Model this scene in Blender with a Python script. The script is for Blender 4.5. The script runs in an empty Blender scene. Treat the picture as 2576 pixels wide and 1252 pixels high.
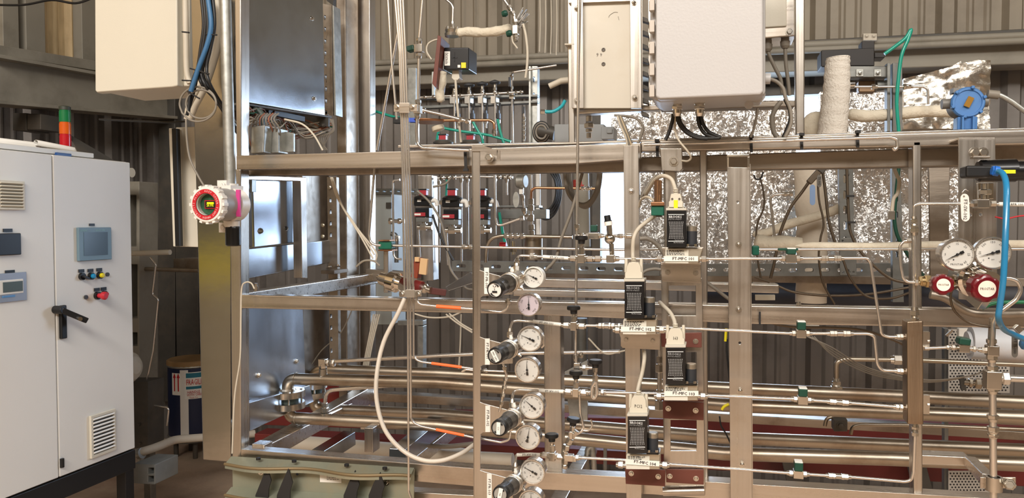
import bpy, math, random
from math import sin, cos, tan, pi, atan2, sqrt, radians
from mathutils import Vector, Matrix
from mathutils.geometry import tessellate_polygon
random.seed(7)
SC = bpy.context.scene
COL = SC.collection
V = Vector

# ------------------------------------------------------------------ camera
CZ = 1.5; YAW = radians(15); PITCH = radians(2); F = 1900.0
cam = bpy.data.objects.new('camera', bpy.data.cameras.new('camera'))
COL.objects.link(cam)
cam.location = (0, 0, CZ)
cam.rotation_euler = (radians(90) - PITCH, 0, YAW)
cam.data.sensor_width = 36; cam.data.lens = 36 * F / 2576
cam.data.clip_start = .02; cam.data.clip_end = 200
SC.camera = cam
FW = V((-sin(YAW) * cos(PITCH), cos(YAW) * cos(PITCH), -sin(PITCH)))
RT = V((cos(YAW), sin(YAW), 0)); UP = RT.cross(FW)
CO = V((0, 0, CZ))

def ray(px, py): return FW + RT * ((px - 1288) / F) + UP * ((626 - py) / F)
def W(px, py, Y):                       # photograph pixel -> point on the plane y = Y
    d = ray(px, py); return CO + d * (Y / d.y)
def WX(px, py, X):
    d = ray(px, py); return CO + d * (X / d.x)
def WZ(px, py, Z=0.):
    d = ray(px, py); return CO + d * ((Z - CZ) / d.z)
def mpp(p): return (p - CO).dot(FW) / F  # metres per photograph pixel at a point

# ------------------------------------------------------------------ world, lights, exposure
SC.view_settings.view_transform = 'Standard'; SC.view_settings.look = 'None'
SC.view_settings.gamma = 1; SC.view_settings.use_curve_mapping = False
SC.view_settings.exposure = 0.24
wd = bpy.data.worlds.new('sky'); SC.world = wd; wd.use_nodes = True
bg = wd.node_tree.nodes['Background']
bg.inputs[0].default_value = (.58, .75, 1, 1); bg.inputs[1].default_value = 6.0

def area(name, loc, target, sx, sy, power, col):
    l = bpy.data.lights.new(name, 'AREA'); l.shape = 'RECTANGLE'; l.size = sx; l.size_y = sy
    l.energy = power; l.color = col
    o = bpy.data.objects.new(name, l); COL.objects.link(o); o.location = loc
    o.rotation_euler = (V(target) - V(loc)).to_track_quat('-Z', 'Y').to_euler()
    return o
# hall lamps hung from the roof, then one added fill lamp
area('hall_or_fill_lamp', (-1.6, -2.6, 4.6), (-1.2, 2.5, .9), 2.4, 1.0, 125, (1, .96, .915))
area('hall_or_fill_lamp', (1.2, -2.6, 4.6), (.3, 2.2, .9), 2.4, 1.0, 115, (1, .96, .90))
area('hall_or_fill_lamp', (3.4, -.4, 4.9), (1.2, 2.6, .7), 2.0, 1.0, 70, (1, .96, .90))
area('hall_or_fill_lamp', (-1.0, -4.2, 5.0), (-1.0, -4.2, 0), 3.4, 1.4, 260, (1, .92, .83))  # added to brighten the unseen front hall mirrored in the steel
# daylight outside the opening in the back wall
area('opening_daylight', (.5, 6.0, 2.6), (-.3, 3.6, 1.3), 2.4, 2.0, 160, (.56, .74, 1))

# ------------------------------------------------------------------ materials
def lin(c): return tuple(((x / 255) / 12.92 if x <= 10 else (((x / 255) + .055) / 1.055) ** 2.4) for x in c)
MC = {}
def mat(name, rgb, rough=.5, metal=0., var=.08, vs=6., bump=0., bs=60., st=(1, 1, 1), em=0., rv=0., dirt=None, ds=3., da=.5, coat=0.):
    if name in MC: return MC[name]
    m = bpy.data.materials.new(name); m.use_nodes = True
    nt = m.node_tree; N = nt.nodes; L = nt.links; b = N['Principled BSDF']
    c = lin(rgb)
    b.inputs['Roughness'].default_value = rough; b.inputs['Metallic'].default_value = metal
    if coat: b.inputs['Coat Weight'].default_value = coat
    tc = N.new('ShaderNodeTexCoord'); mp = N.new('ShaderNodeMapping'); L.new(tc.outputs['Object'], mp.inputs[0])
    mp.inputs['Scale'].default_value = st
    nz = N.new('ShaderNodeTexNoise'); nz.inputs['Scale'].default_value = vs; nz.inputs['Detail'].default_value = 5
    L.new(mp.outputs[0], nz.inputs['Vector'])
    cr = N.new('ShaderNodeValToRGB'); L.new(nz.outputs[0], cr.inputs[0])
    cr.color_ramp.elements[0].position = .3; cr.color_ramp.elements[1].position = .7
    cr.color_ramp.elements[0].color = (*[x * (1 - var) for x in c], 1)
    cr.color_ramp.elements[1].color = (*[min(1, x * (1 + var)) for x in c], 1)
    out = cr.outputs[0]
    if dirt:
        n2 = N.new('ShaderNodeTexNoise'); n2.inputs['Scale'].default_value = ds; n2.inputs['Detail'].default_value = 7
        n2.inputs['Roughness'].default_value = .65
        L.new(tc.outputs['Object'], n2.inputs['Vector'])
        r2 = N.new('ShaderNodeValToRGB'); L.new(n2.outputs[0], r2.inputs[0])
        r2.color_ramp.elements[0].position = .48; r2.color_ramp.elements[1].position = .68
        r2.color_ramp.elements[0].color = (0, 0, 0, 1); r2.color_ramp.elements[1].color = (da, da, da, 1)
        mx = N.new('ShaderNodeMix'); mx.data_type = 'RGBA'
        L.new(r2.outputs[0], mx.inputs[0]); L.new(out, mx.inputs[6]); mx.inputs[7].default_value = (*lin(dirt), 1)
        out = mx.outputs[2]
    L.new(out, b.inputs['Base Color'])
    if rv:
        mr = N.new('ShaderNodeMapRange'); L.new(nz.outputs[0], mr.inputs[0])
        mr.inputs[1].default_value = .3; mr.inputs[2].default_value = .7
        mr.inputs[3].default_value = max(.03, rough - rv); mr.inputs[4].default_value = rough + rv
        L.new(mr.outputs[0], b.inputs['Roughness'])
    if bump:
        nb = N.new('ShaderNodeTexNoise'); nb.inputs['Scale'].default_value = bs; nb.inputs['Detail'].default_value = 4
        L.new(mp.outputs[0], nb.inputs['Vector'])
        bp = N.new('ShaderNodeBump'); bp.inputs['Strength'].default_value = bump; bp.inputs['Distance'].default_value = .004
        L.new(nb.outputs[0], bp.inputs['Height']); L.new(bp.outputs[0], b.inputs['Normal'])
    if em:
        b.inputs['Emission Color'].default_value = (*c, 1); b.inputs['Emission Strength'].default_value = em
    MC[name] = m
    return m
def glassmat():
    if 'clear_glass' in MC: return MC['clear_glass']
    m = bpy.data.materials.new('clear_glass'); m.use_nodes = True; nt = m.node_tree; N = nt.nodes; L = nt.links
    N.remove(N['Principled BSDF']); o = N['Material Output']
    t = N.new('ShaderNodeBsdfTransparent'); g = N.new('ShaderNodeBsdfGlossy'); g.inputs['Roughness'].default_value = .03
    f = N.new('ShaderNodeFresnel'); f.inputs[0].default_value = 1.45; x = N.new('ShaderNodeMixShader')
    L.new(f.outputs[0], x.inputs[0]); L.new(t.outputs[0], x.inputs[1]); L.new(g.outputs[0], x.inputs[2]); L.new(x.outputs[0], o.inputs[0])
    MC['clear_glass'] = m; return m
H = (1, 12, 25); VT = (25, 12, 1)       # brushing along x / along z
steel_h = mat('brushed_steel', (210, 202, 192), .30, 1, .07, 2.5, .02, 60, (.5, 40, 40), rv=.05, dirt=(150, 134, 116), ds=4, da=.45)
steel_v = mat('brushed_steel_vertical', (202, 196, 188), .30, 1, .07, 2.5, .02, 60, (40, 40, .5), rv=.05, dirt=(150, 130, 108), ds=4, da=.4)
steel_d = mat('weathered_steel', (160, 149, 136), .44, .9, .12, 4, .06, 40, (1, 8, 8), rv=.1, dirt=(92, 74, 58), ds=6, da=.6)
mirror = mat('polished_sheet_steel', (178, 184, 192), .20, 1, .12, 2.5, .10, 5, (1, 1, 1.5), rv=.05, dirt=(120, 112, 104), ds=2, da=.5)
satin = mat('satin_sheet_steel', (176, 182, 190), .34, 1, .14, 2.5, .12, 8, (3, 3, .8), rv=.08, dirt=(130, 118, 106), ds=3, da=.5)
clad = mat('wavy_cladding_steel', (178, 175, 168), .17, 1, .10, 3, .25, 5, (1, 1, 1.2), rv=.04, dirt=(150, 138, 118), ds=2, da=.4)
tube_m = mat('drawn_tube_steel', (226, 220, 212), .24, .92, .05, 8)
pipe_m = mat('aged_pipe_steel', (176, 164, 148), .36, 1, .12, 3, .03, 20, (1, 6, 6), rv=.08, dirt=(122, 92, 64), ds=5, da=.55)
fit_m = mat('fitting_steel', (212, 206, 196), .25, 1, .06, 30)
chrome = mat('chrome', (225, 220, 212), .08, 1, .03)
galv = mat('galvanised_steel', (176, 176, 170), .42, .85, .18, 45, .1, 60)
galvd = mat('dull_galvanised_steel', (122, 122, 118), .45, .8, .15, 30, .1, 50)
dark_st = mat('dark_painted_steel', (78, 74, 68), .55, .2, .15, 8, dirt=(105, 92, 76), ds=4)
grey_st = mat('grey_painted_steel', (142, 136, 123), .6, .0, .08, 4, dirt=(92, 86, 74), ds=3)
red_st = mat('dark_red_painted_steel', (98, 26, 20), .55, 0, .15, 8, dirt=(60, 24, 20), ds=5)
cab_w = mat('white_cabinet_paint', (229, 226, 219), .42, 0, .015, 3, .05, 200)
cream = mat('cream_enclosure_paint', (214, 207, 190), .45, 0, .02, 3, .05, 200)
grey_w = mat('pale_grey_enclosure_paint', (186, 183, 181), .42, 0, .02, 3, .08, 220)
white = mat('white_plastic', (228, 224, 216), .5, 0, .03)
label_w = mat('white_label_paper', (235, 231, 222), .6, 0, .02)
black = mat('black_plastic', (22, 22, 23), .42, 0, .1)
blackp = mat('black_enamel', (17, 17, 19), .30, 0, .1, coat=.2)
ink = mat('black_ink', (24, 22, 22), .6)
ink_w = mat('white_ink', (232, 232, 232), .5)
redp = mat('red_plastic', (190, 34, 44), .35, 0, .06)
orange = mat('orange_tape', (244, 116, 56), .5, 0, .06)
green = mat('green_handle_plastic', (16, 92, 72), .4, 0, .1, 30)
dgreen = mat('dark_green_handle_plastic', (18, 66, 52), .4, 0, .1, 30)
teal = mat('teal_poly_tube', (24, 150, 128), .3, 0, .08, coat=.3)
blueh = mat('blue_poly_hose', (40, 130, 178), .28, 0, .15, 6, coat=.4)
bluep = mat('blue_paint', (84, 138, 190), .4, 0, .05)
cable_w = mat('light_grey_cable', (196, 186, 168), .5, 0, .05)
cable_g = mat('grey_cable', (132, 124, 112), .5, 0, .08)
cable_k = mat('black_cable', (30, 30, 31), .45, 0, .1)
cable_b = mat('blue_cable', (60, 108, 150), .45, 0, .1)
connm = mat('beige_connector_shell', (206, 198, 180), .5, 0, .03)
brown = mat('red_brown_board', (106, 56, 44), .55, 0, .12, 12)
yellow = mat('yellow_plastic', (226, 208, 30), .5)
fiber = mat('white_glass_fibre_wrap', (214, 204, 184), .95, 0, .10, 25, .9, 90, dirt=(170, 140, 104), ds=5, da=.5)
copper = mat('copper_tube', (196, 146, 112), .28, 1, .08)
armour = mat('armoured_hose_steel', (112, 100, 86), .4, .8, .1)
dial_m = mat('dial_white', (240, 236, 228), .55, 0, .01)
rubber = mat('black_rubber', (34, 32, 31), .7, 0, .1)
green_ch = mat('passivated_green_steel', (150, 152, 134), .42, .45, .10, 5, dirt=(176, 152, 110), ds=4, da=.55)
magenta = mat('magenta_label', (196, 62, 130), .4)

# ------------------------------------------------------------------ mesh builder
def fillet(pts, r, n=5):
    if len(pts) < 3 or r <= 0: return [V(p) for p in pts]
    out = [V(pts[0])]
    for i in range(1, len(pts) - 1):
        a, b, c = V(pts[i - 1]), V(pts[i]), V(pts[i + 1])
        u = (a - b); w = (c - b); lu, lw = u.length, w.length
        if lu < 1e-6 or lw < 1e-6: continue
        u /= lu; w /= lw
        ang = u.angle(w, pi)
        if ang > pi - .03: out.append(b); continue
        t = min(r / tan(ang / 2), lu * .48, lw * .48)
        p0, p1 = b + u * t, b + w * t
        for k in range(n + 1):
            s = k / n
            out.append(p0 * (1 - s) ** 2 + b * 2 * s * (1 - s) + p1 * s * s)
    out.append(V(pts[-1])); return out
def smooth_path(pts, n=6):               # Catmull-Rom
    pts = [V(p) for p in pts]; P = [pts[0] * 2 - pts[1]] + pts + [pts[-1] * 2 - pts[-2]]; out = []
    for i in range(1, len(P) - 2):
        a, b, c, d = P[i - 1:i + 3]
        for k in range(n):
            t = k / n
            out.append(.5 * ((2 * b) + (c - a) * t + (2 * a - 5 * b + 4 * c - d) * t * t + (3 * b - a - 3 * c + d) * t ** 3))
    out.append(pts[-1]); return out
def basis(d):
    d = V(d).normalized(); a = V((0, 0, 1)) if abs(d.z) < .9 else V((1, 0, 0))
    u = d.cross(a).normalized(); return u, d.cross(u).normalized()
TXT = {}
def text_mesh(s):
    if s not in TXT:
        c = bpy.data.curves.new('t', 'FONT'); c.body = s; c.size = 1; c.align_x = 'CENTER'; c.align_y = 'CENTER'; c.resolution_u = 1
        o = bpy.data.objects.new('t', c); m = bpy.data.meshes.new_from_object(o)
        TXT[s] = ([tuple(v.co) for v in m.vertices], [tuple(p.vertices) for p in m.polygons])
        bpy.data.objects.remove(o); bpy.data.curves.remove(c); bpy.data.meshes.remove(m)
    return TXT[s]
class MB:
    def __init__(s): s.v = []; s.f = []; s.sm = []
    def add(s, vs, fs, smooth=False):
        n = len(s.v); s.v += [V(x) for x in vs]; s.f += [tuple(i + n for i in f) for f in fs]; s.sm += [smooth] * len(fs); return s
    def prism(s, poly, ext, holes=()):
        ext = V(ext); loops = [[V(p) for p in poly]] + [[V(p) for p in h] for h in holes]
        flat = [p for l in loops for p in l]; n = len(flat)
        if len(loops) == 1 and n <= 4: tris = [tuple(range(n))]
        else: tris = tessellate_polygon(loops)
        # orientation: front faces away from ext
        nn = V((0, 0, 0))
        for t in tris:
            a, b, c = flat[t[0]], flat[t[1]], flat[t[2]]
            nn = (b - a).cross(c - a)
            fl = nn.dot(ext) > 0
            break
        T = []
        for t in tris:
            a, b, c = flat[t[0]], flat[t[1]], flat[t[2]]
            T.append(tuple(reversed(t)) if (b - a).cross(c - a).dot(ext) > 0 else tuple(t))
        fs = T + [tuple(i + n for i in reversed(t)) for t in T]
        vs = flat + [p + ext for p in flat]
        s.add(vs, fs)
        o = 0
        for li, l in enumerate(loops):
            k = len(l); cen = sum(l, V((0, 0, 0))) / k
            for i in range(k):
                j = (i + 1) % k; q = (o + i, o + j, o + j + n, o + i + n)
                a, b, d = flat[o + i], flat[o + j], ext
                s.add([vs[x] for x in q], [(0, 1, 2, 3)])
                # fix side winding using polygon area sign
            o += k
        return s
    def box(s, c, size, R=None):
        c = V(c); x, y, z = [k / 2 for k in size]
        P = [V((i * x, j * y, k * z)) for i in (-1, 1) for j in (-1, 1) for k in (-1, 1)]
        if R is not None: P = [R @ p for p in P]
        return s.add([c + p for p in P], [(0, 1, 3, 2), (4, 6, 7, 5), (0, 4, 5, 1), (2, 3, 7, 6), (0, 2, 6, 4), (1, 5, 7, 3)])
    def beam(s, a, b, w, h):             # box bar from a to b
        a, b = V(a), V(b); u, v = basis(b - a)
        if abs((b - a).normalized().z) < .9: u, v = u, v
        P = [a + u * (i * w / 2) + v * (j * h / 2) for i, j in ((-1, -1), (1, -1), (1, 1), (-1, 1))]
        return s.prism(P, b - a)
    def tube(s, path, r, n=10, caps=True, taper=None):
        P = [V(p) for p in path]; P = [p for i, p in enumerate(P) if i == 0 or (p - P[i - 1]).length > 1e-6]
        if len(P) < 2: return s
        u = None; rings = []
        for i, p in enumerate(P):
            d = (P[min(i + 1, len(P) - 1)] - P[max(i - 1, 0)])
            if d.length < 1e-9: d = P[i] - P[i - 1]
            d.normalize()
            if u is None: u, _ = basis(d)
            u = (u - d * u.dot(d)); u.normalize(); w = d.cross(u)
            rr = r if taper is None else taper(i / (len(P) - 1)) * r
            rings.append([p + (u * cos(2 * pi * k / n) + w * sin(2 * pi * k / n)) * rr for k in range(n)])
        vs = [q for g in rings for q in g]; fs = []
        for i in range(len(P) - 1):
            for k in range(n):
                fs.append((i * n + k, i * n + (k + 1) % n, (i + 1) * n + (k + 1) % n, (i + 1) * n + k))
        s.add(vs, fs, True)
        if caps:
            s.add(rings[0], [tuple(reversed(range(n)))]); s.add(rings[-1], [tuple(range(n))])
        return s
    def lathe(s, o, d, prof, n=24, smooth=True, cap=True):   # prof: (distance along d, radius)
        o = V(o); d = V(d).normalized(); u, w = basis(d)
        R = [[o + d * t + (u * cos(2 * pi * k / n) + w * sin(2 * pi * k / n)) * r for k in range(n)] for t, r in prof]
        for i in range(len(R) - 1):      # split between steps so edges stay crisp
            s.add(R[i] + R[i + 1], [(k, (k + 1) % n, n + (k + 1) % n, n + k) for k in range(n)], smooth)
        if cap:
            if prof[0][1] > 1e-5: s.add(R[0], [tuple(reversed(range(n)))])
            if prof[-1][1] > 1e-5: s.add(R[-1], [tuple(range(n))])
        return s
    def cyl(s, a, b, r, n=16):
        a, b = V(a), V(b); return s.lathe(a, b - a, [(0, r), ((b - a).length, r)], n)
    def hexn(s, a, b, r):                # chamfered hex nut
        a, b = V(a), V(b); L = (b - a).length; c = min(L * .15, r * .15)
        return s.lathe(a, b - a, [(0, r * .85), (c, r), (L - c, r), (L, r * .85)], 6, False)
    def sphere(s, c, r, n=12, m=8, sc=(1, 1, 1)):
        vs = []; fs = []
        for i in range(m + 1):
            t = pi * i / m
            for k in range(n):
                a = 2 * pi * k / n; vs.append(V(c) + V((sin(t) * cos(a) * sc[0], sin(t) * sin(a) * sc[1], cos(t) * sc[2])) * r)
        for i in range(m):
            for k in range(n): fs.append((i * n + k, (i + 1) * n + k, (i + 1) * n + (k + 1) % n, i * n + (k + 1) % n))
        return s.add(vs, fs, True)
    def torus(s, c, d, R, r, n=28, m=8):
        u, w = basis(d); c = V(c); d = V(d).normalized(); vs = []; fs = []
        for i in range(n):
            a = 2 * pi * i / n; e = u * cos(a) + w * sin(a)
            for j in range(m):
                b = 2 * pi * j / m; vs.append(c + e * (R + r * cos(b)) + d * r * sin(b))
        for i in range(n):
            for j in range(m): fs.append((i * m + j, ((i + 1) % n) * m + j, ((i + 1) % n) * m + (j + 1) % m, i * m + (j + 1) % m))
        return s.add(vs, fs, True)
    def bolt(s, p, d, r, L=None):        # hex head standing on a surface, d outwards
        d = V(d).normalized(); L = L or r * .9
        s.lathe(p, d, [(0, r * 1.45), (r * .25, r * 1.45)], 12)
        return s.hexn(V(p) + d * r * .25, V(p) + d * (r * .25 + L), r)
    def text(s, t, c, size, R=(1, 0, 0), U=(0, 0, 1), sx=1., lift=.0006):
        vs, fs = text_mesh(t); R = V(R).normalized(); U = V(U).normalized(); Nn = R.cross(U) * lift; c = V(c)
        return s.add([c + R * (x * size * sx) + U * (y * size) + Nn for x, y, z in vs], fs)
def S(Y, depth, *polys, holes=()):       # plates whose front lies on plane y = Y, given by photograph pixels
    mb = MB(); polys = [[(x, -230 if y <= -20 else y) for x, y in p] for p in polys]   # members leaving the frame go on upwards
    for i, p in enumerate(polys):
        mb.prism([W(x, y, Y) for x, y in p], (0, depth, 0), [[W(x, y, Y) for x, y in h] for h in (holes if i == 0 else ())])
    return mb
def SX(X, depth, *polys, holes=()):      # the same on a plane x = X, thickness towards -x
    mb = MB()
    for i, p in enumerate(polys):
        mb.prism([WX(x, y, X) for x, y in p], (-depth, 0, 0), [[WX(x, y, X) for x, y in h] for h in (holes if i == 0 else ())])
    return mb
def rc(x0, y0, x1, y1): return [(x0, y0), (x1, y0), (x1, y1), (x0, y1)]
def circ(x, y, r, n=12, ry=None): return [(x + r * cos(2 * pi * k / n), y + (ry or r) * sin(2 * pi * k / n)) for k in range(n)]
def slot(x, y, w, h):                    # horizontal rounded slot, centre, full sizes
    r = h / 2; a = w / 2 - r
    return [(x + a + r * cos(t), y + r * sin(t)) for t in [-pi / 2 + pi * k / 5 for k in range(6)]] + [(x - a + r * cos(t), y + r * sin(t)) for t in [pi / 2 + pi * k / 5 for k in range(6)]]
def vslot(x, y, w, h): return [(x + (b - y), y + (a - x)) for a, b in slot(x, y, h, w)]

# ------------------------------------------------------------------ objects
class Part:
    def __init__(s, name, mb, m, bev, kids=None, label=None, kind=None):
        s.name, s.mb, s.m, s.bev, s.kids, s.label, s.kind = name, mb, m, bev, [], label, kind
def make_mesh(name, mb, m, org, bev):
    me = bpy.data.meshes.new(name)
    me.from_pydata([tuple(v - org) for v in mb.v], [], mb.f)
    me.polygons.foreach_set('use_smooth', mb.sm)
    me.materials.append(m); me.update()
    return me
import bmesh
def make_obj(name, mb, m, org, bev, parent=None, loc=None):
    me = make_mesh(name, mb, m, org, bev)
    if not any(mb.sm) or bev:
        bm = bmesh.new(); bm.from_mesh(me)
        if bev: bmesh.ops.remove_doubles(bm, verts=bm.verts, dist=1e-5)
        bmesh.ops.recalc_face_normals(bm, faces=bm.faces) if bev else None
        bm.to_mesh(me); bm.free()
    o = bpy.data.objects.new(name, me); COL.objects.link(o)
    if bev:
        b = o.modifiers.new('bevel', 'BEVEL'); b.width = bev; b.segments = 2; b.limit_method = 'ANGLE'; b.angle_limit = radians(50); b.use_clamp_overlap = True
        o.data.polygons.foreach_set('use_smooth', [True] * len(o.data.polygons))
        b.harden_normals = True
    if parent: o.parent = parent
    if loc is not None: o.location = loc
    return o
class T:
    def __init__(s, name, label, cat, group=None, kind=None):
        s.name, s.label, s.cat, s.group, s.kind, s.parts = name, label, cat, group, kind, []
    def p(s, name, mb, m, bev=0, parent=None, label=None, kind=None):
        q = Part(name, mb, m, bev, label=label, kind=kind); (parent.kids if parent else s.parts).append(q); return q
    def done(s):
        vs = [v for p in s.parts for q in [p] + p.kids for v in q.mb.v]
        org = V(((min(v.x for v in vs) + max(v.x for v in vs)) / 2, (min(v.y for v in vs) + max(v.y for v in vs)) / 2, min(v.z for v in vs)))
        if len(s.parts) == 1:
            p0 = s.parts[0]; r = make_obj(s.name, p0.mb, p0.m, org, p0.bev, None, org)
            for q in p0.kids: s._mk(q, org, r)
        else:
            r = bpy.data.objects.new(s.name, None); COL.objects.link(r); r.location = org; r.empty_display_size = .05
            for p in s.parts:
                o = s._mk(p, org, r)
                for q in p.kids: s._mk(q, org, o)
        if s.kind: r['kind'] = s.kind
        if s.kind != 'structure': r['label'] = s.label; r['category'] = s.cat
        if s.group: r['group'] = s.group
        return r
    def _mk(s, p, org, par):
        o = make_obj(p.name, p.mb, p.m, org, p.bev, par)
        if p.label: o['label'] = p.label
        if p.kind: o['kind'] = p.kind
        return o
def one(name, label, cat, mb, m, bev=0, group=None, kind=None):
    t = T(name, label, cat, group, kind); t.p(name, mb, m, bev); return t.done()
def struct(name, mb, m, bev=0): return one(name, None, None, mb, m, bev, kind='structure')
def P3(pts, Y=None):                     # list of (px,py) or (px,py,Y)
    return [W(p[0], p[1], p[2] if len(p) > 2 else Y) for p in pts]
def cable(name, label, cat, pts, Y, rpx, m, group=None, curve=True, n=8):
    q = P3(pts, Y); r = rpx * mpp(q[len(q) // 2])
    return one(name, label, cat, MB().tube(smooth_path(q) if curve else fillet(q, .02), r, n), m, group=group)
# ------------------------------------------------------------------ the hall
def corr(x0, x1, z0, z1, Y, pitch=.305, dep=.034, ax='x'):
    pr = []; k = math.floor(x0 / pitch) - 1
    shape = [(0, 0), (.07, 0), (.11, .25), (.15, .25), (.19, 0), (.33, 0), (.37, .25), (.41, .25), (.45, 0), (.60, 0), (.68, 1), (.86, 1), (.94, 0)]
    while k * pitch < x1:
        for a, b in shape:
            x = (k + a) * pitch
            if x0 < x < x1: pr.append((x, -b * dep))
        k += 1
    pr = [(x0, 0)] + pr + [(x1, 0)]
    t = .0015; mb = MB(); n = len(pr)
    f = (lambda x, y, z: V((x, Y + y, z))) if ax == 'x' else (lambda x, y, z: V((Y - y, x, z)))
    vs = [f(x, y, z) for z in (z0, z1) for x, y in pr] + [f(x, y + t, z) for z in (z0, z1) for x, y in pr]
    fs = []
    for i in range(n - 1):
        fs += [(i, i + 1, n + i + 1, n + i), (2 * n + i + 1, 2 * n + i, 3 * n + i, 3 * n + i + 1), (i + 1, i, 2 * n + i, 2 * n + i + 1), (n + i, n + i + 1, 3 * n + i + 1, 3 * n + i)]
    return mb.add(vs, fs)
floor_m = mat('stained_concrete', (192, 168, 144), .75, 0, .16, 5, .3, 40, dirt=(140, 104, 84), ds=1.6, da=.6)
wall_u = mat('beige_roofing_sheet', (140, 130, 114), .55, .15, .10, 3, .05, 20, (3, 3, .4), dirt=(96, 84, 70), ds=2, da=.5)
wall_d = mat('shaded_lower_sheet', (120, 115, 110), .45, .25, .14, 3, .05, 20, (3, 3, .4), dirt=(72, 62, 54), ds=2, da=.6)  # lower sheets coloured darker to stand in for shade below the girt
wood_m = mat('cream_translucent_panel', (205, 180, 138), .7, 0, .12, 10, .2, 30, (3, 3, .5), dirt=(160, 130, 94), ds=3, da=.5)
YW = 4.4; XL = -3.9; XR = 5.0; YF = -6.0; ZT = 5.2
struct('floor', MB().box(((XL + XR) / 2, (YF + YW) / 2, -.05), (XR - XL, YW - YF, .1)), floor_m)
struct('ceiling', MB().box(((XL + XR) / 2, (YF + YW) / 2, ZT + .05), (XR - XL, YW - YF, .1)), mat('roof_sheet', (120, 112, 100), .6, .1))
OX0, OX1, OZ0, OZ1 = -.66, .62, 1.22, 2.21; ZG = 2.42
def wallset(name, rects, m, m2, Y, ax='x'):
    t = T(name, None, None, kind='structure')
    fr = MB()
    for x in [r[0] for r in rects] + [rects[-1][1]]:
        c = (x, Y + .06, ZT / 2) if ax == 'x' else (Y - .06, x, ZT / 2)
        if not (ax == 'x' and OX0 - .05 < x < OX1 + .05 and Y > 0): fr.box(c, (.06, .06, ZT))
    root = t.p('wall_post', fr, dark_st)
    for x0, x1, z0, z1, mm in rects: t.p('wall_sheet', corr(x0, x1, z0, z1, Y, ax=ax), mm)
    return t.done()
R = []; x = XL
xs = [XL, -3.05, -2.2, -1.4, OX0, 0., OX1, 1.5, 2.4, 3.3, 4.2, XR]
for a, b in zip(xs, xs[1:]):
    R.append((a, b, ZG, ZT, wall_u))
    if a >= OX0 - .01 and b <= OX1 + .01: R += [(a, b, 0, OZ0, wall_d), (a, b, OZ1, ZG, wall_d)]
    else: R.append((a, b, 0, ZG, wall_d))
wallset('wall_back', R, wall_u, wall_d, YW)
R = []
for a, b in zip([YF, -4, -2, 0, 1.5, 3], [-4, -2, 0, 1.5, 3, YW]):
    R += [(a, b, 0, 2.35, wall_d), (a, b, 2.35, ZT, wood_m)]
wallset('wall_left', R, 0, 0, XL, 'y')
struct('wall_right', MB().box((XR + .05, (YF + YW) / 2, ZT / 2), (.1, YW - YF, ZT)), wall_u)
w = MB()
for x0, x1, z0, z1 in ((XL, XR, 0, ZT),): w.box(((x0 + x1) / 2, YF - .05, (z0 + z1) / 2), (x1 - x0, .1, z1 - z0))
one('yellow_reflection_box', 'unseen yellow box added behind the viewer to reflect in the cladding', 'cabinet', MB().box((-3.55, -.9, 1.19), (.5, 1.2, .16)), yellow, .01)  # unseen box added for the yellow reflection in the cladding
one('reflection_box_stand', 'unseen stand added under the yellow box behind the viewer', 'stand', MB().box((-3.55, -.9, .555), (.5, 1.2, 1.11)), mat('tan_paint', (158, 148, 128), .6), .01)  # stand added with the box, present only for the reflection
struct('wall_front', w, mat('pale_beige_wall_paint', (196, 184, 164), .6))
w = MB()
for x in range(-4, 6): w.box((x + .4, YF + .12, ZT / 2), (.22, .24, ZT))
for z in (1.5, 3.2): w.box(((XL + XR) / 2, YF + .3, z), (XR - XL, .12, .22))
struct('reflection_posts', w, dark_st)  # dark posts and rails added to vary what the front steel reflects
struct('reflection_dado', MB().box(((XL + XR) / 2, YF + .05, .5), (XR - XL, .08, 1.0)), dark_st)  # dark band added low on the unseen wall for steel reflections
# door frame round the daylight opening
w = MB()
for x in (OX0, OX1): w.box((x, YW - .02, (OZ0 + OZ1) / 2), (.05, .09, OZ1 - OZ0))
w.box(((OX0 + OX1) / 2, YW - .02, OZ0), (OX1 - OX0, .09, .05)); w.box(((OX0 + OX1) / 2, YW - .02, OZ1), (OX1 - OX0, .09, .05))
struct('window_1', w, dark_st, .003)

# posts of the left wall
t = MB()
for px_, w_p in ((28, .10), (90, .13), (224, .11)):
    t.box((XL + .075, WX(px_, 70, XL + .11).y, 3.6), (.07, w_p, 2.6))
struct('trim_1', t, grey_st, .004)
# girts and pipes along the back wall (left half and right half of one run)
def girt(name, label, cat, ya, yb, ha, hb, x0, x1, Y, dep, m):
    return one(name, label, cat, S(Y, dep, [(x0, ya), (x1, yb), (x1, yb + hb), (x0, ya + ha)]), m, .006)
one('wall_girt', 'grey horizontal wall beam running the length of the back wall below the corrugated sheets', 'beam',
    S(4.16, .16, [(640, 182), (2700, 98), (2700, 157), (640, 226)]), grey_st, .008)
one('wall_girt', 'dark steel angle above the two conduits on the back wall', 'beam',
    S(4.22, .12, [(860, 160), (2700, 66), (2700, 84), (860, 168)]), dark_st, .004)
for k, (a, b, l) in enumerate(((157, 84, 'upper of two painted conduits along the back wall'), (172, 97, 'lower of two painted conduits along the back wall'))):
    one('conduit', l, 'pipe', MB().tube(P3([(860, a + 5), (2700, b)], 4.1), .017, 12), grey_st, group=None)
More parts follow.
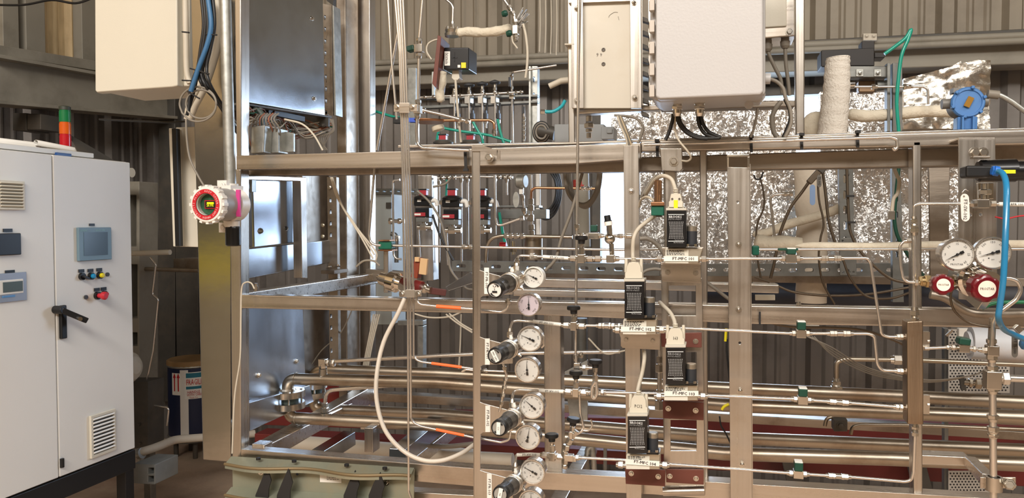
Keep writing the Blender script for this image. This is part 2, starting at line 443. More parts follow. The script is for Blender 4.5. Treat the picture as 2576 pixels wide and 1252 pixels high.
# left hand I-beam under the pale panels
def ibeam(name, label, a0, a1, b0, b1, X, m):
    mb = SX(X, .02, [a0, a1, b1, b0])
    for p, q, tp in ((a0, a1, 1), (b0, b1, 0)):
        A, B = WX(*p, X), WX(*q, X)
        mb.prism([A + V((-.09, 0, 0)), B + V((-.09, 0, 0)), B + V((.07, 0, 0)), A + V((.07, 0, 0))], (0, 0, -.018 if tp else .018))
    return one(name, label, 'beam', mb, m, .002)
ibeam('roof_beam', 'wide grey painted I-beam at upper left above the stack light', (-30, 138), (425, 218), (-30, 262), (425, 300), -3.55, grey_st)
one('wall_rail', 'brown-grey square rail along the foot of the cream wall panels', 'beam', SX(-3.6, .1, [(-20, 110), (420, 182), (420, 206), (-20, 136)]), grey_st, .004)
cable('overhead_cable', 'black cable sagging across the top left corner', 'cable', [(-20, 12), (60, 12), (130, 0), (190, 8), (240, -8)], 2.6, 3, cable_k)
# dark columns behind the cabinet
one('hall_column', 'dark steel column behind the second cream box', 'column', S(4.32, .05, [(398, 225), (440, 225), (440, 1010), (398, 1010)]), dark_st, .004)
one('hall_column', 'grey-brown column standing left of the stainless sheet, behind the blue drum', 'column', S(4.31, .08, [(440, 600), (496, 600), (500, 900), (444, 900)]), dark_st, .004)
one('support_box', 'two grey brackets under the I-beam', 'bracket', S(3.3, .15, rc(32, 284, 66, 328), rc(68, 286, 102, 326)), dark_st, .003)

# ------------------------------------------------------------------ white control cabinet, left
XC = -2.47
def cbx(x0, y0, x1, y1, d, X=XC):        # plate proud of the cabinet door by d, pixel box with perspective taken at its corners
    A, B = WX(x0, y0, X), WX(x1, y1, X)
    z1, z0 = A.z, B.z
    return MB().prism([V((X, A.y, z0)), V((X, B.y, z0)), V((X, B.y, z1)), V((X, A.y, z1))], (d, 0, 0))
t = T('control_cabinet', 'tall white two-door control cabinet on a black plinth frame, far left', 'cabinet')
yr = WX(335, 800, XC).y; z1 = 1.765; z0 = .50; ym = WX(141, 800, XC).y; yl = ym - (yr - ym) * 1.0
t.p('body', MB().box((XC - .27, (yl + yr) / 2, (z0 + z1) / 2), (.50, yr - yl, z1 - z0)), cab_w, .004)
dr = t.p('door', MB().box((XC - .012, (ym + yr) / 2 + .001, (z0 + z1) / 2), (.022, yr - ym - .004, z1 - z0 - .006)), cab_w, .004)
dl = t.p('door', MB().box((XC - .012, (yl + ym) / 2, (z0 + z1) / 2), (.022, ym - yl - .004, z1 - z0 - .006)), cab_w, .004)
t.p('plinth_beam', MB().box((XC - .03, (yl + yr) / 2, z0 - .045), (.06, yr - yl, .085)).box((XC - .5, (yl + yr) / 2, z0 - .045), (.06, yr - yl, .085)).box((XC - .26, yr - .03, z0 - .045), (.5, .06, .085)), black, .003)
for yy in (yr - .03, yl + .03):
    for xx in (XC - .03, XC - .5): t.p('leg', MB().box((xx, yy, (z0 - .08) / 2), (.05, .05, z0 - .08)), black, .003)
t.p('roof_plate', MB().box((XC - .27, (yl + yr) / 2 - .08, z1 + .012), (.5, yr - yl - .2, .02)), cab_w, .003)
t.p('hinge', MB().cyl((XC + .004, ym + .01, z1 - 1.19), (XC + .004, ym + .01, z1 - 1.225), .008, 8), black)
def grille(x0, y0, x1, y1, n, slm, fm):
    A, B = WX(x0, y0, XC), WX(x1, y1, XC); g = T('vent_grille', '', '')
    w = B.y - A.y; h = A.z - B.z
    fr = MB().prism([V((XC, a, b)) for a, b in ((A.y, B.z), (B.y, B.z), (B.y, A.z), (A.y, A.z))], (.012, 0, 0),
                    [[V((XC, a, b)) for a, b in ((A.y + w * .09, B.z + h * .07), (B.y - w * .09, B.z + h * .07), (B.y - w * .09, A.z - h * .07), (A.y + w * .09, A.z - h * .07))]])
    q = t.p('vent_frame', fr, fm, .002)
    bk = MB().box((XC + .002, (A.y + B.y) / 2, (A.z + B.z) / 2), (.003, w * .84, h * .88)); t.p('filter_mat', bk, dark_st, 0, q)
    R2 = Matrix.Rotation(radians(-30), 3, 'Y')
    for i in range(n):
        z = B.z + h * (.11 + .78 * i / (n - 1))
        t.p('slat', MB().box((XC + .008, (A.y + B.y) / 2, z), (.016, w * .83, h * .86 / n * .42), R2), slm, 0, q)
grille(223, 1046, 288, 1130, 10, cab_w, cream)
grille(-12, 452, 58, 528, 8, cream, cream)
# operator panel
fr_blue = mat('panel_bezel_blue_grey', (112, 138, 152), .4)
h = t.p('operator_panel', cbx(191, 572, 275, 652, .014), fr_blue, .003)
t.p('screen', cbx(203, 584, 264, 640, .0155), mat('dark_lcd_screen', (66, 84, 96), .2), 0, h)
t.p('name_strip', MB().text('SIEMENS', WX(210, 580, XC + .0146), .010, (0, 1, 0), (0, 0, 1)).text('SIMATIC HMI', WX(252, 579, XC + .0146), .008, (0, 1, 0)), mat('pale_teal_print', (150, 196, 190), .5), 0, h)
t.p('name_plate', cbx(224, 562, 237, 568, .003), black)
# operators
def operator(x, y, m, r=9, knob=False, stop=False):
    P = WX(x, y, XC); s = mpp(P); q = t.p('button_guard', MB().cyl(P, P + V((.012, 0, 0)), s * (r + 2), 16), black)
    t.p('name_plate', MB().box(P + V((.002, 0, s * (r + 7))), (.003, s * 17, s * 8)), black, 0, q)
    if knob: t.p('selector', MB().box(P + V((.02, .004, -.004)), (.016, s * 16, s * 5), Matrix.Rotation(radians(-25), 3, 'X')), black, .001, q)
    elif stop: t.p('mushroom_button', MB().lathe(P + V((.01, 0, 0)), (1, 0, 0), [(0, s * 6), (.02, s * 6), (.022, s * 10), (.032, s * 10.5), (.038, s * 7)], 16), m, 0, q)
    else: t.p('push_button', MB().lathe(P + V((.01, 0, 0)), (1, 0, 0), [(0, s * r * .85), (.010, s * r * .85), (.013, s * r * .6)], 16), m, 0, q)
operator(204, 695, black, 7, knob=True); operator(227, 694, mat('blue_button', (20, 140, 190), .35), 7)
operator(249, 692, mat('yellow_button', (228, 210, 30), .35), 7)
for x, y in ((269, 690), (215, 747)): t.p('blanking_plug', MB().cyl(WX(x, y, XC), WX(x, y, XC) + V((.006, 0, 0)), .0085, 14), mat('grey_plug', (60, 58, 60), .5))
operator(243, 743, mat('red_mushroom', (196, 44, 56), .35), 8, stop=True); operator(260, 739, redp, 6)
# swing handle
hh = t.p('door_handle', cbx(146, 768, 162, 850, .016), black, .004)
A = WX(153, 779, XC + .03); B = WX(218, 806, XC + .075)
t.p('lever', MB().beam(A, B, .03, .022).cyl(A - V((.03, 0, 0)), A + V((.014, 0, 0)), .016), black, .003, hh)
t.p('lock', MB().cyl(WX(202, 802, XC + .07), WX(202, 802, XC + .085), .008), chrome, 0, hh)
# left door instruments
t.p('display', cbx(-20, 587, 47, 640, .014), black, .003); t.p('name_plate', cbx(7, 575, 30, 583, .003), black)
q = t.p('meter', cbx(-30, 690, 65, 754, .006), mat('meter_plate', (150, 152, 158), .4, .5), .001)
t.p('meter_window', cbx(-10, 706, 55, 736, .009), white, .002, q); t.p('meter_screen', cbx(2, 710, 52, 731, .0105), mat('lcd_green_grey', (74, 84, 80), .3), 0, q)
t.p('meter_button', MB().box(WX(20, 745, XC + .004), (.01, .05, .006)), bluep, 0, q)
t.p('name_plate', cbx(12, 680, 36, 690, .003), black)
t.done()
# things on the cabinet
A = WX(165, 372, XC - .12)
def stack(A):
    s = mpp(A); z = z1 + .02; A = V((A.x, A.y, z)); t = T('stack_light', 'green, orange and red stack light on the white cabinet', 'signal light')
    t.p('foot', MB().lathe(A, (0, 0, 1), [(0, s * 13), (.012, s * 13), (.014, s * 5), (.03, s * 5)], 16), black)
    k = 0
    z0 = A.z + .03
    for nm, m in (('red_module', mat('red_lens', (196, 22, 34), .25, 0, .05, coat=.5)), ('orange_module', mat('orange_lens', (222, 96, 20), .25, 0, .05, coat=.5)), ('green_module', mat('green_lens', (20, 118, 66), .25, 0, .05, coat=.5))):
        a = V((A.x, A.y, z0 + k * s * 30)); t.p(nm, MB().lathe(a, (0, 0, 1), [(0, s * 13.5), (s * 26, s * 13.5), (s * 26.5, s * 12.6), (s * 30, s * 12.6)], 20), m); k += 1
    a = V((A.x, A.y, z0 + k * s * 30)); t.p('cap', MB().lathe(a, (0, 0, 1), [(0, s * 13.7), (s * 8, s * 13.7), (s * 10, s * 11)], 20), mat('stack_cap', (60, 64, 54), .5)); t.done()
stack(A)
p = MB().tube([V((XC - .15, yl, z1 + .045)), V((XC - .12, yl + .45, z1 + .04)), V((XC - .08, ym, z1 + .045)), V((XC - .1, ym + .28, z1 + .03))], .012, 8)
one('white_conduit', 'white cable conduit lying on top of the cabinet', 'cable', p, white)
one('connector_block', 'small blue and black connector at the front edge of the cabinet top', 'connector', MB().box(WX(152, 396, XC - .03) + V((0, 0, .01)), (.04, .07, .014)), mat('blue_block', (36, 78, 138), .4), .002)
one('metal_flap', 'dark metal flap leaning up on the right end of the cabinet top', 'flap', MB().prism([V((XC - .05, yr - .22, z1)), V((XC - .05, yr - .03, z1 + .002)), V((XC - .12, yr - .2, z1 + .10))], (-.004, 0, 0)), dark_st)

# ------------------------------------------------------------------ things behind the cabinet
one('wall_duct', 'tall grey duct with square recesses standing behind the cabinet', 'duct', S(3.55, .15, rc(312, 456, 350, 1010), holes=[rc(318, 490, 343, 620), rc(318, 665, 345, 800), rc(322, 836, 345, 870)]), grey_st, .004)
one('pipe_stub', 'short cream pipe stub above the cabinet corner', 'pipe', MB().tube(P3([(250, 434), (332, 434)], 3.3), .025, 14), cream)
mb = MB().lathe(W(250, 920, 3.25), (1, 0, 0), [(0, .086), (.16, .086), (.195, .08), (.22, .06), (.236, .03), (.24, 0.001)], 28)
one('round_tank_end', 'cream domed end of a small tank behind the cabinet', 'tank', mb, cream)
one('grey_pump_base', 'dark grey bolted box under the cream tank end', 'housing', S(3.3, .12, rc(310, 960, 372, 1128)).add(*(lambda m: (m.v, m.f))(MB().bolt(W(352, 1067, 3.3), (0, -1, 0), .008).bolt(W(353, 1115, 3.3), (0, -1, 0), .008))), dark_st)
one('cream_pipe', 'cream pipe with a capped end at shoulder height behind the cabinet', 'pipe', MB().tube(P3([(250, 640), (428, 634)], 3.4), .014, 12), cream)
one('copper_line', 'thin brown pipe along the dark wall, left of the stainless sheet', 'pipe', MB().tube(P3([(350, 676), (500, 680)], 3.6), .012, 10), pipe_m)
one('wall_shelf_beam', 'brown horizontal steel shelf beam above the drum', 'beam', S(3.72, .16, rc(436, 650, 500, 676)), pipe_m, .003)
cable('bent_tube', 'thin steel tube bent downwards in zigzag behind the cabinet', 'tube', [(378, 648), (392, 665), (383, 740), (398, 752), (385, 880), (358, 1008), (365, 1016), (425, 1025), (420, 1070)], 3.35, 2.6, tube_m, curve=False)
# blue drum
def drum():
    B = W(466, 1092, 4.15); s = mpp(B); H0 = 192 * s; r = 56 * s; c = V((W(484, 1000, 4.15).x, 4.15, W(484, 1092, 4.15).z))
    t = T('fibre_drum', 'dark blue drum with white stripe and brown lid behind the stainless sheet', 'drum')
    t.p('shell', MB().lathe(c, (0, 0, 1), [(0, r), (H0 * .93, r)], 36), mat('dark_blue_drum', (22, 34, 66), .4))
    t.p('rim', MB().torus(c + V((0, 0, H0 * .93)), (0, 0, 1), r, .008), galv); t.p('rim', MB().torus(c + V((0, 0, .01)), (0, 0, 1), r, .008), galv)
    t.p('lid', MB().lathe(c + V((0, 0, H0 * .93)), (0, 0, 1), [(0, r * 1.04), (.03, r * 1.04), (.036, r * .98)], 36), mat('brown_fibre_lid', (150, 118, 78), .6))
    def patch(a0, a1, za, zb, rr):
        n = 8; A = []
        for k in range(n + 1):
            a = radians(a0 + (a1 - a0) * k / n); A.append((c.x + rr * sin(a), c.y - rr * cos(a)))
        vs = [(x, y, za) for x, y in A] + [(x, y, zb) for x, y in A]; return MB().add(vs, [(k, k + 1, n + 2 + k, n + 1 + k) for k in range(n)])
    t.p('stripe', patch(9, 29, c.z, c.z + H0 * .9, r + .001), white)
    l1 = t.p('arrow_label', patch(-14, 12, c.z + H0 * .58, c.z + H0 * .86, r + .002), label_w)
    l2 = t.p('fragile_label', patch(21, 78, c.z + H0 * .53, c.z + H0 * .87, r + .002), label_w)
    def onr(a, z): a = radians(a); return c + V(((r + .003) * sin(a), -(r + .003) * cos(a), z))
    def tx(s_, a, z, size, sx=.8): a0 = radians(a); return MB().text(s_, onr(a, z), size, (cos(a0), sin(a0), 0), (0, 0, 1), sx, .006)
    t.p('lettering', tx('FRAGILE', 43, H0 * .745, .052, .5), redp, 0, l2); t.p('blue_band', patch(24, 74, c.z + H0 * .80, c.z + H0 * .86, r + .003), mat('teal_band', (30, 110, 130), .5), 0, l2)
    t.p('blue_band', patch(24, 74, c.z + H0 * .655, c.z + H0 * .69, r + .003), MC['teal_band'], 0, l2)
    t.p('lettering', tx('HANDLE', 41, H0 * .62, .024), redp, 0, l2); t.p('lettering', tx('WITH CARE', 43, H0 * .585, .022, .75), redp, 0, l2); t.p('lettering', tx('Thank You', 41, H0 * .55, .014), redp, 0, l2)
    for a in (-6, 5):
        o = onr(a, H0 * .63); rr = V((cos(radians(a)), sin(radians(a)), 0)); h = H0 * .17
        t.p('arrow', MB().prism([o - rr * .004, o + rr * .004, o + rr * .004 + V((0, 0, h)), o + rr * .011 + V((0, 0, h)), o + V((0, 0, h + .03)), o - rr * .011 + V((0, 0, h)), o - rr * .004 + V((0, 0, h))], (0, .001, 0)), redp, 0, l1)
    t.done()
    z = c.z
    mb = MB()
    for a in (45, 135, 225, 315): mb.cyl(c + V((cos(radians(a)) * r * .7, sin(radians(a)) * r * .7, 0)) * 1, V((c.x + cos(radians(a)) * r * .7, c.y + sin(radians(a)) * r * .7, 0)), .015)
    mb.cyl((c.x, c.y, z - .02), (c.x, c.y, z), r * 1.02)
    one('drum_stand', 'round grey stand carrying the dark blue drum', 'stand', mb, dark_st)
drum()
one('floor_pipe', 'white pipe lying low across the floor towards the cabinet foot', 'pipe', MB().tube(fillet(P3([(300, 1150, 3.05), (380, 1130, 3.1), (440, 1105, 3.3), (640, 1090, 3.6)]), .08), .021, 14), mat('dusty_white_pipe', (196, 186, 170), .6, 0, .06, dirt=(150, 130, 108)))
one('pipe_clamp', 'steel clamp round the white floor pipe', 'clamp', MB().cyl(W(350, 1141, 3.08), W(358, 1139, 3.08), .027).box(W(354, 1155, 3.08), (.012, .03, .045)), galv)
b = S(2.95, .16, [(335, 1165), (390, 1168), (390, 1218), (335, 1215)], holes=[rc(372, 1176, 386, 1190), rc(372, 1197, 386, 1211)])
one('concrete_block', 'grey hollow channel block on the floor beside the cabinet leg', 'block', b, mat('grey_block', (120, 122, 120), .7, 0, .1, 20), .004)
one('pipe_support', 'short strut standing under the white floor pipe', 'stand', MB().box((W(362, 1190, 3.1).x, 3.14, .19), (.04, .04, .38)), galvd, .003)

# ------------------------------------------------------------------ cream enclosures
t = T('wall_enclosure', 'large cream enclosure at upper left with its door to the left', 'enclosure')
t.p('door', S(2.0, .03, [(237, -30), (444, -30), (446, 216), (434, 219), (243, 233), (239, 228)]), cream, .005)
t.p('body', S(2.03, .20, [(250, -30), (476, -30), (475, 217), (445, 217), (252, 230)]), cream, .005); t.done()
t = T('wall_enclosure', 'tall narrow cream enclosure left of the stainless sheet, open at its edge', 'enclosure')
t.p('door', S(2.35, .2, [(424, 322), (433, 322), (443, 620), (435, 620)]), cream, .003)
t.p('body', S(2.40, .2, [(441, 320), (500, 318), (506, 622), (448, 620)]), cream, .004)
t.p('gap_or_gasket', S(2.345, .02, [(432, 323), (443, 323), (451, 619), (441, 619)]), black); t.done()  # black strip stands in for the dark gap beside the door
one('column_cladding', 'wide stainless sheet cladding left of the rig with a wavy reflection', 'panel', S(1.93, .05, [(474, -30), (580, -30), (580, 1162), (510, 1156), (497, 620), (486, 250)]), clad, .003)

# ------------------------------------------------------------------ cable bundle and conduit
P = [[(505, -20), (512, 60), (505, 120), (497, 175), (490, 220), (470, 290)], [(511, -20), (517, 60), (509, 130), (500, 180), (510, 215), (545, 255, 1.86), (590, 325, 1.9), (620, 362, 1.9)],
     [(517, -20), (523, 70), (515, 130), (506, 180), (520, 220), (555, 265, 1.86), (600, 335, 1.9), (622, 370, 1.9)], [(523, -20), (527, 70), (520, 130), (510, 180), (527, 225), (562, 275, 1.86), (605, 345, 1.9), (625, 380, 1.9)],
     [(529, -20), (531, 60), (520, 110), (500, 165), (486, 200), (478, 240), (474, 285)], [(534, -20), (540, 60), (530, 120), (520, 170), (530, 215), (575, 290, 1.88), (612, 360, 1.9)]]
t = T('cable_loom', 'loom of black, blue and grey cables tied beside the galvanised conduit', 'cable')
for i, q in enumerate(P): t.p('cable', MB().tube(smooth_path(P3(q, 1.80 - .008 * (i % 3))), .0045, 8), cable_k)
t.p('cable', MB().tube(smooth_path(P3([(521, -20), (531, 60), (522, 110), (500, 170), (480, 230)], 1.775)), .0065, 8), cable_b, label='blue cable')
for q in ([(538, -20), (548, 60), (538, 130), (515, 190), (478, 260), (470, 300)], [(545, -20), (552, 60), (545, 130), (520, 210), (490, 270), (478, 300)], [(466, -20), (468, 100), (470, 180), (478, 210)]):
    t.p('cable', MB().tube(smooth_path(P3(q, 1.85)), .0085, 8), cable_w, label='light grey cable')
for x0, y0, x1, y1 in ((458, 80, 476, 82), (518, 86, 546, 88), (478, 172, 526, 186), (458, 202, 480, 203), (472, 230, 502, 248)):
    t.p('cable_tie', MB().tube(fillet(P3([(x0, y0), (x1, y1)], 1.775), 0), .0022, 6), rubber)
t.done()
for k, (r, dx) in enumerate(((46, 0), (38, 8))):
    pts = [(498 + dx + r * cos(a), 262 + r * .95 * sin(a)) for a in [radians(150 + 30 * i) for i in range(12)]]
    cable('cable_loop', ('outer' if k == 0 else 'inner') + ' grey cable loop hanging below the cable loom', 'cable', pts + [pts[0]], 1.79, 2.6, cable_g)
cable('cable', 'thin grey cable hanging from the loop down to the round gas detector', 'cable', [(468, 300), (470, 350), (478, 400), (500, 445), (515, 470)], 1.76, 2.6, cable_g)
cable('cable', 'black cable running left from the cable loops under the I-beam', 'cable', [(470, 305), (430, 308), (380, 306), (250, 300)], 2.3, 2.6, cable_k)
one('rigid_conduit', 'galvanised rigid conduit coming down to the round gas detector', 'conduit', MB().tube(P3([(566, -30), (572, 200), (580, 464)], 1.66), .0140, 20), galv)

# ------------------------------------------------------------------ gas detector with a round window
def detector():
    t = T('gas_detector', 'round white gas detector with a red ring and lit yellow readout', 'gas detector')
    wh = mat('detector_enamel', (226, 220, 212), .35, 0, .02); C = W(508, 516, 1.50); s = mpp(C)
    d = (W(572, 507, 1.62) - C).normalized(); bk = C + d * .001
    r = 47 * s
    # housing axis runs from the window back to the junction body
    ax = V((-.04, 1, .02)).normalized(); C = W(518, 514, 1.50)
    t.p('barrel', MB().lathe(C, ax, [(.02, r * .90), (.035, r * .90), (.085, r * .90)], 40), mat('grey_band_label', (150, 146, 142), .45))
    lid = MB().lathe(C, ax, [(0.0, r * .72), (0.001, r * .93), (.008, r), (.020, r), (.022, r * .92)], 40, cap=False)
    u, w_ = basis(ax)
    for k in range(16):
        a = 2 * pi * k / 16; e = u * cos(a) + w_ * sin(a); lid.box(C + ax * .011 + e * r * .985, (.006, .007, .017), Matrix((e, ax.cross(e), ax)).transposed())
    lid.lathe(C, ax, [(0, r * .58), (.03, r * .58)], 40, cap=False).lathe(C, ax, [(.03, r * .6), (.031, .0001)], 40)
    L = t.p('lid', lid, wh)
    ring = MB().lathe(C - ax * .0008, ax, [(0, r * .60), (.0001, r * .82)], 48, cap=False); t.p('red_ring', ring, redp, 0, L)
    e2 = MB()
    for k, ch in enumerate('KEEP COVER TIGHT WHEN CIRCUITS ALIVE  '):
        if ch == ' ': continue
        a = radians(90 - 360 * k / 38); e = V((1, .04, 0)).normalized() * cos(a) + V((0, 0, 1)) * sin(a); g = e.cross(-ax)
        e2.text(ch, C - ax * .0016 + e * r * .71, r * .16, g, e, 1, .0002)
    t.p('ring_lettering', e2, mat('pale_red_print', (240, 190, 190), .5), 0, L)
    pcb = MB().lathe(C + ax * .014, ax, [(0, .0001), (.0005, r * .56)], 32, cap=False); t.p('circuit_board', pcb, mat('circuit_board_green', (40, 92, 62), .4, 0, .3, 120))
    Rv = V((1, .04, 0)).normalized(); Uv = V((0, 0, 1)); M = Matrix((Rv, ax, Rv.cross(ax) * 1)).transposed(); q = C + ax * .012
    t.p('readout_frame', MB().box(q + Rv * r * .12, (r * .72, .003, r * .46), M), redp)
    t.p('readout_glass', MB().box(q + Rv * r * .12 - ax * .001, (r * .62, .003, r * .36), M), black)
    lit = mat('lit_yellow_readout', (226, 226, 10), .4, em=1.3)
    t.p('readout', MB().box(q + Rv * r * .12 - ax * .002 + Uv * r * .07, (r * .40, .003, r * .10), M).text('20.9%', q + Rv * r * .12 - ax * .0038 - Uv * r * .06, r * .18, Rv, Uv, 1, .0002), lit)
    t.p('window_glass', MB().lathe(C + ax * .004, ax, [(0, .0001), (.0002, r * .57)], 32, cap=False), glassmat())
    J = W(585, 507, 1.60)
    t.p('junction_body', MB().lathe(C + ax * .085, ax, [(0, r * .98), (.03, r * .98), (.045, r * .8)], 32).box(J + V((0, .0, .0)), (.026, .05, 84 * s)), wh, 0)
    t.p('hub', MB().cyl(W(580, 462, 1.66), W(580, 472, 1.66), .019, 20), wh); t.p('hub', MB().lathe(W(583, 556, 1.6), (0, 0, -1), [(0, .019), (.014, .019)], 8), wh)
    for x, y in ((558, 466), (562, 572)): t.p('mounting_lug', MB().box(W(x + 4, y, 1.60), (.026, .012, .024)).bolt(W(x, y, 1.59), (0, -1, 0), .006), wh)
    t.p('side_label', SX(-.938, .002, *[]).add(*(lambda m: (m.v, m.f))(MB().box(W(600, 511, 1.572), (.011, .006, 70 * s)))), magenta, .001)
    t.p('marking', MB().text('5', W(565, 508, 1.533), .020, (.8, -.6, 0), (0, 0, 1), .8).add([W(552, 514, 1.515), W(562, 514, 1.532), W(553, 500, 1.515)], [(0, 1, 2)]), yellow)
    t.p('sensor_cap', MB().lathe(W(586, 569, 1.6), (0, 0, -1), [(0, .0165), (.004, .018), (.045, .018), (.048, .015)], 20), blackp)
    t.done()
detector()
def printlines(x0, y0, x1, y1, n, Y, fill=.38, seed=1, gap=.25):   # unreadable small print: rows of short dashes
    rr = random.Random(seed); mb = MB(); h = (y1 - y0) / n
    for i in range(n):
        x = x0; y = y0 + h * i; xe = x1 - rr.random() * (x1 - x0) * .4
        while x < xe:
            w = min(2 + rr.random() * 5, xe - x)
            mb.prism([W(a, b, Y) for a, b in rc(x, y, x + w, y + h * fill)], (0, .0002, 0)); x += w + 1 + rr.random() * 1.2
    return mb
# ------------------------------------------------------------------ the stainless rig frame (welded: one thing)
YR = 1.75
t = T('rig_frame', 'welded stainless square-tube frame carrying all the gas lines', 'frame')
def beamS(name, poly, Y=YR, d=.04, m=steel_h, bev=.003, holes=()): return t.p(name, S(Y, d, poly, holes=holes), m, bev)
beamS('post', [(577, 425), (605, 425), (606, 1300), (585, 1300)], m=steel_v)
beamS('post', [(587, -30), (606, -30), (606, 392), (594, 392)], Y=1.79, m=steel_v)
beamS('top_beam', [(594, 391), (1000, 380), (1612, 359), (1612, 399), (1440, 412), (1000, 421), (594, 426)])
beamS('top_beam', [(1612, 355), (2640, 324), (2640, 362), (1612, 381)], Y=1.76)
beamS('top_rail', [(1000, 364), (1440, 356), (2640, 318), (2640, 326), (1440, 362), (1000, 372)], Y=1.80, d=.05)
beamS('lower_top_beam', [(596, 420), (1612, 395), (2640, 362), (2640, 414), (1612, 432), (596, 442)], Y=1.81, d=.04, m=steel_d)
beamS('middle_beam', [(603, 741), (1300, 756), (1900, 768), (2640, 781), (2640, 826), (1900, 815), (1300, 790), (603, 775)])
beamS('middle_rail', [(1350, 700), (1960, 716), (1960, 738), (1350, 722)], Y=2.2, d=.05)
beamS('middle_rail', [(1290, 726), (1600, 733), (1600, 752), (1290, 744)], Y=2.0, d=.04)
beamS('bottom_beam', [(606, 1130), (1195, 1178), (1640, 1203), (2640, 1262), (2640, 1320), (1640, 1243), (1195, 1223), (606, 1172)])
beamS('bottom_beam', [(606, 1215), (1195, 1245), (1195, 1300), (606, 1270)], Y=1.78)
beamS('post', [(1367, 790), (1410, 792), (1415, 1196), (1370, 1192)], Y=1.79, m=steel_v)
beamS('post', [(1760, 376), (1778, 376), (1782, 1300), (1764, 1300)], Y=1.78, m=steel_v, d=.03)
beamS('post', [(2296, 355), (2318, 354), (2322, 1300), (2298, 1300)], Y=1.76, m=steel_v)
beamS('post', [(1424, -30), (1440, -30), (1446, 362), (1430, 362)], Y=1.80, m=steel_v, d=.04)
beamS('post', [(1998, -30), (2025, -30), (2024, 335), (2002, 337)], Y=1.80, m=steel_v, d=.03)
beamS('cross_beam', [(1440, 274), (1660, 262), (1660, 276), (1440, 288)], Y=1.82, d=.04)
beamS('cross_beam', [(1660, 262), (2000, 252), (2000, 268), (1660, 276)], Y=1.9, d=.05, m=steel_d)
beamS('cross_beam', [(2310, 1143), (2440, 1149), (2440, 1173), (2310, 1169)], Y=1.80)
# rear posts and side rails going back
beamS('rear_post', [(898, -30), (930, -30), (932, 1080), (906, 1080)], Y=2.62, d=.05, m=steel_v)
beamS('rear_post', [(1050, 440), (1086, 440), (1090, 706), (1056, 706)], Y=2.66, d=.06, m=steel_v)
beamS('rear_post', [(1668, 395), (1702, 395), (1706, 700), (1672, 700)], Y=1.86, d=.04, m=steel_v)
XS = WX(606, 760, -1.19).x
for ya, yb, h, X in ((736, 676, 20, -1.235), (1146, 998, 24, -1.235)):
    a = W(610, ya, 1.80); b = V((a.x, 2.64, a.z)); t.p('side_rail', MB().beam(a - V((.01, 0, .02)), b - V((.01, 0, .02)), .04, .04), steel_h, .003)
a = W(925, 690, 2.62); b = W(1055, 700, 2.62); t.p('rear_beam', MB().beam(a, b, .045, .045), steel_d, .003)
t.p('rear_beam', S(2.62, .05, [(900, 985), (2640, 1090), (2640, 1112), (900, 1006)]), steel_d, .003)
# low cross members on the floor side
for x, Y0, Y1, z in ((-.95, 1.8, 2.66, .72), (-.42, 1.8, 2.66, .70)):
    t.p('cross_member', MB().beam((x, Y0, z), (x, Y1, z), .045, .045), steel_h, .003)
t.p('stub_post', S(2.05, .05, [(916, 1075), (938, 1076), (938, 1140), (916, 1138)]), steel_v, .003)
t.p('leg', MB().beam((-1.19, 1.80, 0), (-1.19, 1.80, .9), .04, .04), steel_v, .003)
t.p('leg', MB().beam((.95, 1.80, 0), (.95, 1.80, .7), .04, .04), steel_v, .003)
t.done()

# front uprights and plates bolted to the frame
t = T('flat_bar', 'tall stainless flat bar with bolts and holes, right of the black controllers', 'bar')
t.p('bar', S(1.70, .004, [(1829, 420), (1886, 421), (1893, 1300), (1838, 1300)], holes=[circ(1856, 508, 3.5), circ(1861, 862, 3.5)]), steel_v, .001)
t.p('side_flange', S(1.70, .04, [(1886, 412), (1888, 412), (1895, 1300), (1893, 1300)]), steel_v)
for x, y in ((1858, 614), (1858, 778), (1862, 982), (1867, 1167)): t.p('bolt', MB().bolt(W(x, y, 1.70), (0, -1, 0), .0048, .006).sphere(W(x, y, 1.688), .003), fit_m)
t.p('hanger_clip', S(1.69, .003, [(1829, 388), (1885, 388), (1886, 394), (1829, 394)], [(1829, 394), (1834, 394), (1834, 420), (1829, 420)], [(1880, 394), (1886, 394), (1886, 420), (1880, 420)]), chrome, .001)
t.done()
one('mounting_bar', 'grey-stained stainless upright behind the two left controllers', 'bar', S(1.70, .03, [(1568, 366), (1606, 365), (1614, 1300), (1576, 1300)]).bolt(W(1588, 481, 1.70), (0, -1, 0), .005, .003), steel_v, .002)
t = T('mounting_channel', 'stainless channel with rectangular windows behind the two right controllers', 'channel')
t.p('channel_plate', S(1.715, .004, [(1664, 700), (1764, 700), (1772, 1246), (1672, 1246)], holes=[rc(1682, 718, 1750, 793), rc(1684, 885, 1752, 965), rc(1687, 1056, 1752, 1133)]), steel_v, .001)
t.p('flange', S(1.715, .03, [(1762, 700), (1766, 700), (1774, 1246), (1770, 1246)], [(1663, 700), (1667, 700), (1675, 1246), (1671, 1246)]), steel_v, .001)
t.p('bottom_lip', MB().tube(P3([(1668, 1236), (1772, 1234)], 1.71), .010, 10), steel_h)
t.p('top_bracket', S(1.70, .03, [(1660, 372), (1716, 372), (1718, 424), (1712, 430), (1664, 428)]), steel_v, .002)
t.p('top_post', S(1.735, .03, [(1672, 430), (1700, 430), (1704, 702), (1676, 702)]), steel_v, .002)
t.p('bolt', MB().bolt(W(1695, 406, 1.70), (0, -1, 0), .0075, .006), fit_m)
t.done()
def bracket(label, poly, bolts, m, Y=1.668, lip=None):
    t = T('mounting_bracket', label, 'bracket'); t.p('plate', S(Y, .005, poly), m, .001)
    if lip: t.p('shelf', S(Y - .05, .052, lip), m, .001)
    for x, y in bolts: t.p('bolt', MB().bolt(W(x, y, Y), (0, -1, 0), .0042, .004), fit_m)
    t.done()
